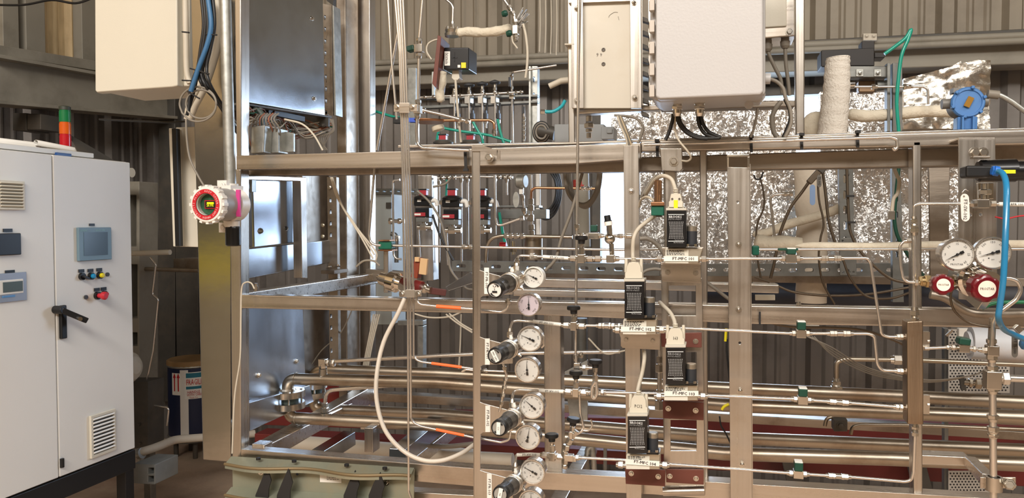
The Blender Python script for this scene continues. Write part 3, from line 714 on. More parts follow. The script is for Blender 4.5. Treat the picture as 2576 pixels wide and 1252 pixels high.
bracket('plain stainless bracket with two bolts, upper right of the two steel ones', [(1662, 663), (1763, 664), (1764, 710), (1760, 712), (1666, 708), (1664, 704)], [(1680, 684), (1750, 686)], steel_h, lip=[(1662, 659), (1764, 660), (1764, 664), (1662, 663)])
bracket('stainless bracket with rounded corners, lower left of the two steel ones', [(1557, 837), (1661, 838), (1661, 880), (1566, 875), (1561, 870), (1561, 850)], [(1575, 853), (1642, 856)], steel_h, lip=[(1557, 836), (1661, 838), (1661, 841), (1557, 839)])
bracket('red-brown board bracket behind the cable plug of controller 103', [(1662, 838), (1765, 836), (1765, 874), (1664, 872)], [(1750, 858)], brown, Y=1.70)
bracket('red-brown board bracket with a shelf, above the lowest channel window', [(1667, 1008), (1770, 1012), (1770, 1057), (1668, 1052)], [(1681, 1027), (1750, 1032)], brown, lip=[(1660, 1002), (1770, 1006), (1770, 1010), (1660, 1007)])
bracket('red-brown board bracket lowest of all, left half of the bottom pair', [(1572, 1176), (1674, 1182), (1673, 1223), (1574, 1217)], [(1588, 1190), (1656, 1198)], brown)
bracket('red-brown board bracket at the foot of the windowed channel, right of the bottom pair', [(1675, 1180), (1770, 1181), (1770, 1219), (1676, 1213)], [(1685, 1197), (1751, 1203)], brown, Y=1.705)
t = T('valve_plate', 'stainless plate with a folded top carrying the black air actuator, far right', 'panel')
t.p('plate', S(1.70, .004, [(2411, 350), (2504, 350), (2510, 760), (2412, 752)], holes=[circ(2441, 540, 4), circ(2467, 539, 4)]), steel_v, .001)
t.p('top_fold', S(1.70, .06, [(2411, 346), (2504, 346), (2504, 352), (2411, 352)]), steel_h, .001)
for x in (2452, 2472): t.p('bolt', MB().bolt(W(x, 384, 1.70), (0, -1, 0), .0075, .007), fit_m)
t.done()
one('backing_plate', 'weathered steel plate with a rounded cut-out between post and valve plate', 'panel', S(2.1, .01, [(2335, 415), (2390, 405), (2390, 430), (2386, 700), (2340, 700), (2337, 440)]), steel_d, .002)

# regulator panel strip with four flags
t = T('regulator_strip', 'stainless upright strip with four notched flags holding the regulators', 'bracket')
E_ = [(1188, 366), (1207, 368)]
for y0, y1 in ((682, 748), (850, 922), (1014, 1092), (1185, 1300)):
    E_ += [(1208, y0 - 3), (1216, y0), (1290, y0 + 20), (1290, y1 - 8), (1214, y1 - 4), (1209, y1)]
E_ = E_[:-1] + [(1192, 1300)]
t.p('strip', S(1.60, .0035, E_), steel_v, .001)
t.p('edge_fold', S(1.60, .03, [(1186, 366), (1190, 366), (1195, 1300), (1191, 1300)]), steel_v, .001)
t.p('top_arm', S(1.5965, .0034, [(1188, 364), (1210, 364), (1212, 380), (1188, 380)], [(1210, 364), (1252, 378), (1250, 392), (1212, 380)], [(1250, 377), (1258, 378), (1258, 404), (1250, 404)]), steel_h)
t.p('bolt', MB().bolt(W(1231, 396, 1.74), (0, -1, 0), .008, .006), fit_m)
for x, y, h, s in ((1224, 702, 58, 'FT-PR-100'), (1226, 880, 58, 'FT-PR-101'), (1227, 1049, 58, 'FT-PR-102'), (1231, 1222, 62, 'FT-PR-103')):
    q = t.p('label', S(1.599, .001, rc(x - 6, y - h / 2, x + 6, y + h / 2 + 8)), label_w)
    P = W(x, y + 2, 1.5985); k = mpp(P); t.p('lettering', MB().text(s, P, 9.5 * k, (0, 0, -1), (1, 0, 0)), ink, 0, q)
t.done()
one('cable_tie', 'black cable tie hanging over the top beam beside the regulator strip', 'cable tie', S(1.735, .004, [(1166, 374), (1173, 374), (1175, 424), (1168, 424)]).box(W(1172, 427, 1.735), (.012, .008, .006)), rubber)
for i, x in enumerate((1652, 1889, 2016, 2157)):
    y = 381 - (x - 1652) * .045
    one('cable_tie', ['black cable tie over the top beam beside the black-cable glands', 'black cable tie over the top beam above the flat bar', 'black cable tie over the top beam at the foot of the upright post', 'black cable tie over the top beam right of the upright post'][i], 'cable tie', S(1.752, .006, [(x - 3, y - 26), (x + 4, y - 26), (x + 5, y + 12), (x - 2, y + 12)]).box(W(x + 1, y - 27, 1.75), (.010, .012, .006)), rubber, group=None)
one('clip_rod', 'thin steel rod with a curled end lying along the top beam', 'rod', MB().tube(fillet(P3([(1620, 364), (1900, 356), (2240, 345), (2256, 350), (2258, 372), (2250, 378), (2246, 372)], 1.735), .008), .0035, 8), tube_m)

# ------------------------------------------------------------------ side panels of polished sheet
t = T('side_enclosure', 'polished stainless enclosure hung inside the frame, upper left', 'enclosure')
t.p('polished_panel', SX(-1.28, .02, [(592, -60), (812, -60), (818, 291), (610, 256)]), mirror, .003)
t.p('lower_edge', SX(-1.262, .03, [(610, 258), (835, 292), (835, 297), (610, 263)]), dark_st, .001)
t.p('top_lid', S(2.38, .02, [(720, -60), (848, -60), (838, 14), (822, 2), (770, -20)]), dark_st, .002)
hs = [vslot(817 + i * .45, 44 + i * 30, 5, 12) for i in range(9)]
t.p('slotted_strip', S(2.385, .015, [(810, 8), (834, 14), (838, 290), (815, 286)], holes=hs), steel_d, .001)
t.p('side_edge', S(2.38, .05, [(835, 12), (839, 14), (845, 290), (840, 291)]), galv, .001)
for x, y in ((785, 47), (790, 248)): t.p('bolt', MB().bolt(WX(x, y, -1.28), (1, 0, 0), .006, .005), fit_m)
t.done()
one('brown_column', 'weathered brown steel column behind the polished enclosure', 'column', S(2.50, .10, [(843, -30), (868, -30), (874, 1000), (852, 1000)]), steel_d, .004)
one('vertical_duct', 'broad weathered vertical pipe behind the rig, next to the rear post', 'pipe', MB().tube(P3([(884, -60), (890, 1010)], 2.72), .034, 24), pipe_m)
t = T('slotted_upright', 'slotted steel upright below the top beam, behind the polished plates', 'bar')
hs = [vslot(831 + i * .35, y, 5, 12) for i, y in enumerate((504, 533, 562, 591, 795, 824, 853, 882))]
t.p('strip', S(2.385, .02, [(822, 445), (846, 445), (852, 960), (830, 960)], holes=hs), steel_d, .001)
for y in (471, 566, 594): t.p('bolt', MB().bolt(W(812 if y > 500 else 829, y, 2.38), (0, -1, 0), .005, .005), fit_m)
t.done()
one('side_sheet', 'dull steel side sheet behind the bright plate and inner frame', 'panel', SX(-1.36, .01, [(760, 440), (828, 440), (832, 640), (765, 640)]), steel_d, .002)
t = T('bright_plate', 'bright polished plate with two torn holes inside the small frame', 'panel')
t.p('plate', SX(-1.29, .015, [(636, 452), (757, 452), (757, 608), (640, 622)], holes=[circ(655, 581, 7, 8), circ(720, 574, 5, 7)]), mirror, .002)
t.p('edge_strip', SX(-1.275, .03, [(615, 483), (633, 483), (636, 620), (618, 620)]), dark_st, .002); t.done()
t = T('inner_frame', 'small square-tube frame standing around the bright plate', 'frame')
t.p('top_bar', SX(-1.25, .03, [(612, 440), (768, 446), (768, 456), (612, 452)]), steel_h, .002)
t.p('upright', SX(-1.25, .03, [(756, 446), (771, 446), (774, 700), (760, 699)]), steel_v, .002); t.done()
one('polished_channel', 'polished wide channel below the bright plate with a bright round reflection', 'panel', SX(-1.30, .03, [(618, 626), (830, 603), (836, 660), (620, 702)]), mirror, .003)
one('rail_shoe', 'small dark steel shoe bolted to the side rail', 'bracket', MB().box(W(842, 682, 2.35), (.05, .10, .012)).bolt(W(828, 675, 2.33), (0, 0, 1), .008).bolt(W(850, 671, 2.36), (0, 0, 1), .008), steel_d, .001)
t = T('lower_side_panel', 'polished blue-lit side panel behind the flanges at lower left', 'panel')
t.p('sheet', SX(-1.33, .01, [(622, 770), (762, 770), (770, 985), (640, 1002), (622, 1004)]), satin, .002)
t.p('bottom_channel', SX(-1.30, .04, [(626, 1012), (780, 968), (790, 1010), (628, 1085)]), mirror, .003)
for x, y in ((650, 943), (745, 908)): t.p('bolt', MB().bolt(WX(x, y, -1.33), (1, 0, 0), .006, .006), fit_m)
t.done()
one('side_sheet', 'dull steel sheet between the blue-lit panel and the slotted upright', 'panel', SX(-1.38, .01, [(762, 770), (830, 770), (830, 940), (765, 960)]), steel_d, .002)
one('junction_bracket', 'small weld-scarred bracket on the left post by the bright plate', 'bracket', S(1.80, .02, [(606, 452), (634, 452), (634, 482), (608, 484)], holes=[vslot(624, 468, 6, 16)]), galv, .002)
one('tube_connector', 'short steel pneumatic connector standing on the middle beam', 'fitting', MB().cyl(W(644, 731, 1.77), W(644, 719, 1.77), .006).hexn(W(644, 720, 1.77), W(644, 712, 1.77), .005), fit_m)
cable('wire', 'thin white wire bent from the connector down the left post', 'wire', [(640, 726), (632, 712), (618, 710), (608, 726), (606, 800), (604, 900), (590, 1000), (584, 1140)], 1.72, 2.0, cable_w)

# wiring inside the upper left bay
t = T('wire_tangle', 'tangle of grey wires spilling under the polished enclosure', 'wires')
rnd = random.Random(3)
for k in range(26):
    y0 = 262 + rnd.random() * 55; x0 = 612 + rnd.random() * 20; pts = [(x0, y0, 1.84)]
    n = 5
    for i in range(1, n): pts.append((x0 + (790 - x0) * i / n + rnd.uniform(-12, 12), 285 + 22 * i / n + rnd.uniform(-22, 28) + (18 if i in (3, 4) else 0), 1.88 + .09 * i))
    pts.append((810 + rnd.random() * 26, 300 + rnd.random() * 40, 2.34))
    t.p('wire', MB().tube(smooth_path(P3(pts), 4), .0024, 5), [cable_w, cable_g, cable_g, mat('brown_wire', (150, 96, 70), .5)][k % 4] if k % 9 else green)
for k in range(9):
    x = 645 + k * 7; t.p('wire', MB().tube(smooth_path(P3([(x, 285, 1.9), (x - 12, 300, 1.88), (x - 20 + k * 3, 330, 1.9), (x - 10, 380, 1.95)]), 4), .0024, 5), cable_g if k % 3 else MC['brown_wire'])
t.done()
for k in range(4): cable('black_cable', 'black cable passing behind the conduit into the frame', 'cable', [(590 + k * 4, 300 + k * 6), (604 + k * 3, 325 + k * 6), (618 + k * 3, 352 + k * 5), (624, 384)], 1.83, 3.2, cable_k, group='black cables behind the conduit')
cable('flexible_conduit', 'dark green-grey flexible conduit dropping into the wiring duct', 'conduit', [(640, 275), (655, 282), (660, 300), (656, 330)], 1.9, 7, mat('grey_green_conduit', (80, 92, 88), .5), n=12)
one('wiring_duct', 'left bare metal wiring duct standing on the top beam', 'duct', S(1.86, .04, [(632, 318), (666, 314), (662, 384), (630, 386)]), galv, .003)
one('wiring_duct', 'right bright metal wiring duct standing on the top beam', 'duct', S(1.90, .05, [(674, 324), (700, 322), (700, 384), (676, 385)]).prism([W(x, y, 1.94) for x, y in ((700, 328), (738, 334), (738, 382), (700, 384))], (0, .01, 0), [[W(x, y, 1.94) for x, y in circ(710, 373, 5, 8)]]), galv, .002)
one('black_bar', 'black insulated bar fixed along the lower edge of the polished enclosure', 'bar', MB().beam(W(664, 280, 2.0), W(758, 300, 2.2), .03, .02), black, .003)
one('drilled_strip', 'drilled dark steel strip with nuts under the enclosure', 'bracket', S(2.30, .01, [(756, 288), (826, 296), (826, 318), (756, 318)], holes=[circ(796, 314, 3, 8), circ(764, 303, 4, 8)]).bolt(W(784, 312, 2.29), (0, -1, 0), .005).bolt(W(813, 315, 2.29), (0, -1, 0), .005), dark_st, .001)
cable('white_cable', 'white cable arching from the wire tangle down behind the top beam', 'cable', [(716, 300), (760, 312), (790, 340), (812, 378)], 1.84, 2.6, cable_w)
for k in range(5): cable('grey_wire', 'grey wire looping down to the top beam beside the slotted strip', 'wire', [(830 + k * 2, 300), (838, 320 + k * 3), (826 - k * 6, 345), (808 + k * 4, 378)], 2.3, 1.6, cable_g, group='grey wires looping beside the slotted strip')
for k, q in enumerate(([(832, 446), (850, 500), (900, 575), (945, 632), (946, 655)], [(834, 446), (856, 510), (905, 590), (938, 650)], [(836, 446), (860, 515), (890, 560), (942, 640)])):
    cable('white_cable', ['uppermost', 'lowermost', 'middle'][k] + ' of three white cables slanting down right of the slotted upright', 'cable', q, 1.9, 2.3, cable_w)
cable('white_cable', 'white cable arched over the end of the side rail', 'cable', [(896, 670), (915, 656), (940, 656), (955, 668)], 2.3, 2.6, cable_w)
cable('grey_wire', 'grey wire rising from the flanged pipe to the slotted upright', 'wire', [(785, 915), (810, 880), (850, 845), (872, 810), (885, 780)], 2.4, 1.6, cable_g)
for k in range(4): cable('white_cable', 'white cable in the sheaf hanging behind the middle beam', 'cable', [(955 - k * 5, 790), (940 - k * 4, 850), (925 - k * 4, 925)], 2.4, 2.0, cable_w, group='sheaf of white cables behind the middle beam')

# ------------------------------------------------------------------ green channel at lower left
t = T('strut_support', 'pale green galvanised channel with wavy flanges and a maker label, lower left', 'bracket')
t.p('back_plate', S(1.735, .004, [(584, 1152), (1042, 1180), (1040, 1300), (586, 1300)]), green_ch, .001)
def flange(ya, yb, xe):
    top = [(582 + (xe - 582) * i / 24, ya + (yb - ya) * i / 24) for i in range(25)]
    A = [W(x, y, 1.735) for x, y in top]
    fr = []
    for i, (x, y) in enumerate(top):
        s = i / 24; w = .035 + .012 * sin(s * 2 * pi * 1.9 - .6)
        fr.append(A[i] + V((0, -w, -.012)))
    mb = MB(); n = 25
    mb.add(A + fr, [(i, i + 1, n + i + 1, n + i) for i in range(n - 1)])
    lo = [p + V((0, 0, -.012)) for p in fr]; mb.add(fr + lo, [(i, i + 1, n + i + 1, n + i) for i in range(n - 1)])
    lo2 = [p + V((0, .006, 0)) for p in lo]; mb.add(lo + lo2, [(i, i + 1, n + i + 1, n + i) for i in range(n - 1)])
    return mb, fr
m1, fr = flange(1147, 1176, 1042); t.p('upper_flange', m1, green_ch)
t.p('flange_rim', MB().tube(fr, .004, 8), mat('rim_brass', (128, 110, 80), .5, .4))  # rim in brass brown, darker than the channel
m2, fr2 = flange(1224, 1254, 1042); t.p('lower_flange', m2, green_ch); t.p('flange_rim', MB().tube(fr2, .004, 8), MC['rim_brass'])
for x, y in ((650, 1152), (740, 1158), (872, 1168), (968, 1176)): t.p('slot', MB().cyl(W(x, y, 1.712) - V((0, 0, .004)), W(x, y, 1.712) + V((0, 0, .0015)), .006, 12), ink)
for x, y in ((656, 1186), (972, 1212)): t.p('bolt', MB().bolt(W(x, y, 1.735), (0, -1, 0), .006, .005), fit_m)
for x, y in ((748, 1192), (877, 1202)): t.p('rivet', MB().cyl(W(x, y, 1.735), W(x, y, 1.7335), .0035, 12), mat('blue_grey_rivet', (88, 96, 116), .5, .5))
q = t.p('maker_label', S(1.734, .001, [(804, 1180), (858, 1183), (859, 1214), (805, 1212)]), label_w)
t.p('label_print', S(1.7335, .0004, [(805, 1182), (857, 1185), (857, 1187), (805, 1184)]), ink, 0, q); t.p('label_logo', S(1.7335, .0004, [(808, 1187), (818, 1188), (818, 1191), (808, 1190)]), redp, 0, q)
lt = printlines(822, 1188, 856, 1209, 5, 1.7333)
t.p('lettering', lt, mat('grey_ink', (120, 116, 112), .6), 0, q)
t.done()
for i, (x0, x1) in enumerate(((652, 672), (700, 732), (876, 892), (938, 956))):
    x = (x0 + x1) / 2; d = -14
    one('rubber_strap', ['leftmost', 'second from the left', 'third from the left', 'rightmost'][i] + ' of four twisted black straps through the green channel', 'strap',
        S(1.70, .004, [(x + 9, 1172 + i * 5), (x + 20, 1208 + i * 5), (x + 14, 1228 + i * 4), (x + 10, 1300), (x - 22, 1300), (x - 20, 1245), (x - 8, 1215)]), rubber, .001)
# ------------------------------------------------------------------ tubing and fittings
YT = 1.60
def pos(path, s):                        # point and direction at a photograph x (or y) along a polyline of 3-D points
    return None
class Line:
    def __init__(s, label, pts, Y=YT, rpx=3.6, m=tube_m, bend=.022, group=None, name='gas_line', cat='tube', r=None):
        s.t = T(name, label, cat, group); s.Y = Y; s.pts = P3(pts, Y)
        s.r = r or rpx * mpp(s.pts[len(pts) // 2]); s.path = fillet(s.pts, bend)
        s.t.p('tube', MB().tube(s.path, s.r, 12), m)
    def dirat(s, P):
        best = None
        for a, b in zip(s.path, s.path[1:]):
            d = b - a; L = d.length
            if L < 1e-7: continue
            k = max(0, min(1, (P - a).dot(d) / L / L)); q = a + d * k; e = (q - P).length
            if best is None or e < best[0]: best = (e, q, d / L)
        return best[1], best[2]
    def at(s, x, y, Y=None):
        P = W(x, y, Y or s.Y); return s.dirat(P)
    def nut(s, x, y, L=15, r=7.5, Y=None):
        q, d = s.at(x, y, Y); k = mpp(q); h = L * k / 2
        mb = MB().hexn(q - d * h, q + d * h * .25, r * k).lathe(q + d * h * .25, d, [(0, r * k * .82), (h * .75, r * k * .72)], 12)
        s.t.p('nut', mb, fit_m); return s
    def nutr(s, x, y, L=15, r=7.5, Y=None):
        q, d = s.at(x, y, Y); k = mpp(q); h = L * k / 2; d = -d
        s.t.p('nut', MB().hexn(q - d * h, q + d * h * .25, r * k).lathe(q + d * h * .25, d, [(0, r * k * .82), (h * .75, r * k * .72)], 12), fit_m); return s
    def body(s, x, y, L=24, r=8, Y=None):    # check valve body
        q, d = s.at(x, y, Y); k = mpp(q); h = L * k / 2; r *= k
        s.t.p('check_valve_body', MB().hexn(q - d * h, q - d * h * .45, r).cyl(q - d * h * .45, q + d * h * .45, r * .92).hexn(q + d * h * .45, q + d * h, r * 1.08), fit_m); return s
    def block(s, x, y, w=24, h=20, dy=.018, Y=None, name='valve_body', m=None):
        q, d = s.at(x, y, Y); k = mpp(q); s.t.p(name, MB().box(q, (w * k, dy, h * k)), m or fit_m, .0012); return s
    def check(s, x0, x1, y, r=7.5):          # nut - body - nut between two pixel columns
        L = x1 - x0; s.nutr(x0 + L * .13, y, L * .27, r); s.body(x0 + L * .5, y, L * .46, r * 1.0); s.nut(x1 - L * .13, y, L * .27, r); return s
    def plug(s, x, y, w=26, h=20, top=18, m=dgreen, tilt=0):   # plug valve with a green bar handle
        q, d = s.at(x, y); k = mpp(q); s.t.p('valve_body', MB().box(q, (w * k, .018, h * k)), fit_m, .0012)
        s.nutr(x - w * .5 - 9, y, 15, 7.5); s.nut(x + w * .5 + 8, y, 16, 7.5)
        R_ = Matrix.Rotation(radians(tilt), 3, 'Y')
        hd = s.t.p('handle', MB().box(q + V((0, 0, (h / 2 + top / 2) * k)), (w * .85 * k, .024, top * k), R_), m, .002)
        s.t.p('handle_cap', MB().box(q + V((0, -.001, (h / 2 + top) * k)), (w * .8 * k, .02, 4 * k), R_), white, .001, hd); return s
    def sleeve(s, x0, y0, x1, y1, txt=None, m=label_w, k=1.35, tsize=8):
        a, d = s.at(x0, y0); b, _ = s.at(x1, y1); mid = s.at((x0 + x1) / 2, (y0 + y1) / 2)[0]
        q = s.t.p('label_sleeve' if m is label_w else 'tape_sleeve', MB().tube([a, mid, b], s.r * k, 12), m)
        if txt:
            u = (b - a).normalized(); n = V((0, -1, 0)); up = n.cross(u) * -1
            if up.z < 0: up = -up
            s.t.p('lettering', MB().text(txt, mid + n * (s.r * k + .0004), tsize * mpp(mid), u, up), ink, 0, q)
        return s
    def done(s): return s.t.done()

def needle_valve(label, x, y, kx, ky, kr=17, Y=YT, bw=28, bh=22, nuts=True, horiz=True, group=None):
    """cross-shaped body at (x,y) with nuts left and right, packing nut, stem and a round black knob at (kx,ky)"""
    t = T('needle_valve', label, 'valve', group); q = W(x, y, Y); k = mpp(q); K = W(kx, ky, Y); d = (K - q).normalized(); L = (K - q).length
    t.p('body', MB().box(q, (bw * .6 * k, .020, bh * k)).box(q, (bw * k, .014, bh * .6 * k)), fit_m, .0015)
    if nuts:
        e = V((1, 0, -.02)) if horiz else V((.02, 0, 1))
        for sg in (-1, 1): t.p('nut', MB().hexn(q + e * sg * bw * .48 * k, q + e * sg * (bw * .48 + 15) * k, 8 * k).lathe(q + e * sg * (bw * .48 + 15) * k, e * sg, [(0, 6 * k), (4 * k, 5.5 * k)], 10), fit_m)
    t.p('bonnet', MB().hexn(q + d * bh * .4 * k, q + d * L * .52, 7.5 * k).cyl(q + d * L * .5, q + d * L * .66, 5 * k).hexn(q + d * L * .62, q + d * L * .84, 6.5 * k), fit_m)
    a = K + d * 6 * k
    t.p('knob', MB().lathe(K - d * 16 * k, d, [(0, 8 * k), (9 * k, 9 * k), (10 * k, kr * .9 * k), (12 * k, kr * k), (18 * k, kr * k), (20 * k, kr * .85 * k)], 20), rubber if 0 else black)
    return t.done()

def text_on(mb, s, x, y, h, Y, sx=1., rot=0):
    p = W(x, y, Y); R_ = V((cos(rot), 0, sin(rot))); U_ = V((-sin(rot), 0, cos(rot))); return mb.text(s, p, h * mpp(p), R_, U_, sx)

# ------------------------------------------------------------------ thermal mass flow controllers
def mfc(dx, dy, no, label, tagtilt=0, trap=False, gap=0, lab_only=False, tagoff=(0, 0)):
    X = lambda x: x + dx; Yp = lambda y: y + dy; Y0 = 1.578
    sh = lambda pts: [(X(a), Yp(b)) for a, b in pts]
    t = T('flow_controller', label, 'flow controller')
    b = t.p('base_block', S(Y0 + .004, .034, sh([(1674, 624), (1758 + (10 if trap else 0), 624), (1756, 662), (1676, 662)])), mat('brushed_aluminium', (196, 188, 172), .38, .9, .04), .001)
    t.p('rear_plate', S(Y0 + .02, .03, sh([(1664, 622), (1770, 622), (1760, 662), (1672, 662)] if trap else [(1676, 618), (1758, 618), (1758, 662), (1676, 662)])), steel_h, .001)
    c = t.p('cover', S(Y0 - .012, .05, sh([(1677, 529), (1726, 529), (1726, 622), (1677, 622)])), blackp, .0012)
    t.p('cover_top', S(Y0 - .014, .052, sh([(1675, 523), (1727, 523), (1727, 529), (1675, 529)])), mat('pale_beige_trim', (200, 194, 180), .5), .001)
    l = MB()
    for y in (538.5, 605.5): l.prism([W(X(a), Yp(b2), Y0 - .0126) for a, b2 in rc(1681, y, 1721, y + 1.6)], (0, .0004, 0))
    text_on(l, 'BROOKS', X(1698.5), Yp(545.5), 8.6, Y0 - .0125, .95)
    for q_ in (.25, -.25): text_on(l, 'BROOKS', X(1698.5 + q_), Yp(545.5), 8.6, Y0 - .0125, .95)
    text_on(l, 'Mass Flow Controller', X(1707), Yp(610), 3.0, Y0 - .0125, .9)
    t.p('printed_name', l, ink_w, 0, c)
    l2 = MB(); text_on(l2, 'INSTRUMENT', X(1698), Yp(551.5), 4.4, Y0 - .0125, 1.25); text_on(l2, 'Thermal Series', X(1708), Yp(603), 3.6, Y0 - .0125)
    t.p('printed_name', l2, mat('grey_ink_light', (150, 150, 150), .5), 0, c)
    hm = MB()
    for i in range(11):
        for j in range(9):
            w = 1 - .12 * sin(pi * i / 10)
            hm.prism([W(X(1701 + (j - 4) * 4.25 * w + a), Yp(558.5 + i * 4.0 + b2), Y0 - .0124) for a, b2 in ((-.9, -.9), (.9, -.9), (.9, .9), (-.9, .9))], (0, .0003, 0))
    t.p('vent_holes', hm, mat('vent_hole_grey', (196, 196, 196), .5), 0, c, kind='stuff')
    a = W(X(1740.5), Yp(617), Y0 + .01); k = mpp(a)
    s_ = t.p('solenoid', MB().lathe(a, (0, 0, 1), [(0, 13 * k), (36 * k, 13 * k)], 24), mat('charcoal_plastic', (44, 46, 50), .5))
    t.p('solenoid_cap', MB().lathe(a + V((0, 0, 36 * k)), (0, 0, 1), [(0, 13 * k), (11 * k, 13 * k), (13 * k, 11.5 * k)], 24), mat('tan_metal_cap', (168, 158, 142), .35, .8), 0, s_)
    t.p('solenoid_base', MB().box(a + V((0, 0, 1 * k)), (30 * k, .03, 7 * k)), black, .001, s_)
    for x in (1730, 1750): t.p('screw', MB().hexn(W(X(x), Yp(619), Y0 - .008), W(X(x), Yp(613), Y0 - .008), 4 * k), fit_m)
    q = t.p('type_label', S(Y0 + .0032, .0008, sh([(1674, 626), (1732, 627), (1732, 662), (1673, 661)])), mat('aged_label', (212, 208, 194), .6), 0)
    pl = printlines(X(1677), Yp(629), X(1729), Yp(643), 4, Y0 + .0029, .5, no); text_on(pl, 'CE', X(1717), Yp(631), 6, Y0 + .0028)
    text_on(pl, 'Rev. B', X(1704), Yp(632), 3.6, Y0 + .0028)
    t.p('small_print', pl, ink, 0, q)
    g = tagoff; r = radians(-tagtilt); cx, cy = X(1713) + g[0], Yp(650.5) + g[1]
    pr = lambda a, b2: (cx + a * cos(r) + b2 * sin(r), cy - a * sin(r) + b2 * cos(r))
    z = t.p('tag_strip', S(Y0 + .0008, .0012, [pr(-43, -6.5), pr(43, -6.5), pr(43, 6.5), pr(-43, 6.5)]), label_w)
    tm = MB(); x_, y_ = pr(6, 0)
    for q_ in (0, .3): text_on(tm, 'FT-MFC %d' % no, x_ + q_, y_, 10.5, Y0 + .0004, 1.02, r)
    t.p('lettering', tm, ink, 0, z)
    for sg, nx in ((-1, 1658), (1, 1772)):
        a = W(X(nx), Yp(651), Y0 + .012); k = mpp(a); e = V((sg, 0, 0))
        t.p('nut', MB().hexn(a - e * 8 * k, a + e * 5 * k, 8.5 * k).lathe(a + e * 5 * k, e, [(0, 7 * k), (5 * k, 6 * k)], 12).cyl(a - e * 16 * k, a - e * 8 * k, 6 * k), fit_m)
    t.done()
mfc(0, 0, 101, 'upper right black flow controller, tagged FT-MFC 101, yellow mark on its plug', trap=True)
mfc(-106, 179, 102, 'upper left black flow controller, tagged FT-MFC 102', tagoff=(-2, -2))
mfc(-2, 345, 103, 'lower right black flow controller, tagged FT-MFC 103 over a red-brown board', tagoff=(3, -6))
mfc(-98, 518, 104, 'lower left black flow controller, tagged FT-MFC 104, lowest of the four', tagtilt=3.5, tagoff=(1, -5))

def dsub(label, x, y0, y1, cab, wide=44, screws=(1, 1), mark=None, yel=False, neck=18):
    """beige cable plug standing on a controller: shell from y0 (top) to y1, cable leaving along cab"""
    Y0 = 1.583; t = T('cable_plug', label, 'connector'); w = wide / 2
    t.p('shell', S(Y0 - .005, .026, [(x - neck / 2 - 3, y0), (x + neck / 2 + 3, y0), (x + w * .8, y0 + 10), (x + w * .86, y1 - 16), (x + w, y1 - 14), (x + w, y1), (x - w, y1), (x - w, y1 - 14), (x - w * .86, y1 - 16), (x - w * .8, y0 + 10)]), connm, .0015)
    t.p('flange', S(Y0, .018, [(x - w - 2, y1 - 2), (x + w + 2, y1 - 2), (x + w + 2, y1 + 4), (x - w - 2, y1 + 4)]), connm, .0008)
    if yel:
        q = t.p('yellow_mark', S(Y0 - .0065, .002, rc(x - 5, y0 + 16, x + 5, y0 + 37)), mat('bright_yellow', (244, 226, 20), .4), .0005)
        for s in (-9, 9): t.p('screw', MB().cyl(W(x + s, y0 + 13, Y0 - .0065), W(x + s, y0 + 13, Y0 - .002), .0022, 10), dark_st)
    else:
        for s in (-1, 1):
            p = W(x + s * (w - 3), y1 - 16, Y0 + .006); k = mpp(p); t.p('thumb_screw', MB().lathe(p, (0, 0, 1), [(0, 4.5 * k), (30 * k, 4.0 * k), (34 * k, 3.4 * k)], 12), connm)
    if mark:
        m_ = MB(); text_on(m_, mark, x, (y0 + y1) / 2 + 4, 11, Y0 - .0056, .8); t.p('lettering', m_, ink)
    pts = P3([(x, y0 + 2, Y0 + .008)] + cab); k = mpp(pts[0])
    t.p('cable', MB().tube(smooth_path(pts), 5.2 * k, 10), cable_w)
    rb = MB(); sp = smooth_path(pts)
    for i in range(4):
        j = min(i, len(sp) - 2); rb.torus(W(x, y0 - 1 - i * 5, Y0 + .008) if i < 3 else sp[min(3, len(sp) - 1)], (0, 0, 1), 5.0 * k, 1.6 * k, 14, 5)
    t.p('strain_relief', rb, connm); t.done()
dsub('beige cable plug with a yellow mark on the controller tagged 101', 1700, 487, 521, [(1697, 470, 1.61), (1688, 450, 1.62), (1668, 442, 1.63), (1648, 452, 1.66), (1632, 476, 1.70), (1618, 498, 1.74)], 36, yel=True)
dsub('plain beige cable plug on the controller tagged 102', 1594, 660, 700, [(1592, 640, 1.61), (1594, 600, 1.61), (1606, 575, 1.62), (1630, 555, 1.63), (1648, 542, 1.64)], 44)
dsub('beige cable plug pen-marked 163, in front of the red-brown board', 1699, 826, 867, [(1696, 806, 1.61), (1686, 786, 1.63), (1668, 768, 1.66), (1660, 760, 1.70)], 46, mark='163')
dsub('beige cable plug pen-marked PC12 with a straight cable rising from it', 1606, 995, 1040, [(1604, 985, 1.61), (1608, 965, 1.62), (1616, 935, 1.63), (1621, 900, 1.64), (1619, 872, 1.70)], 46, mark='PC12')
# glass-topped green solenoid beside controller 101
t = T('sensor_head', 'green square connector under a glassy brown cylinder, beside controller 101', 'sensor')
t.p('base', S(1.60, .03, rc(1638, 517, 1670, 542)), green, .002)
t.p('flange', S(1.595, .035, rc(1637, 508, 1671, 517)), copper, .001)
a = W(1655, 508, 1.62); k = mpp(a); t.p('cylinder', MB().lathe(a, (0, 0, 1), [(0, 12 * k), (3 * k, 10 * k), (52 * k, 10 * k), (55 * k, 8 * k)], 24), mat('bronze_glassy_metal', (190, 150, 118), .12, .9))
t.p('foot', S(1.605, .02, rc(1650, 542, 1664, 546)), dark_st)
t.done()
cable('grey_cable', 'pale cable arching from the mounting bar to the green square connector', 'cable', [(1608, 520, 1.7), (1612, 503, 1.68), (1626, 495, 1.65), (1642, 502, 1.63), (1652, 512, 1.62)], 1.6, 3.2, cable_w)

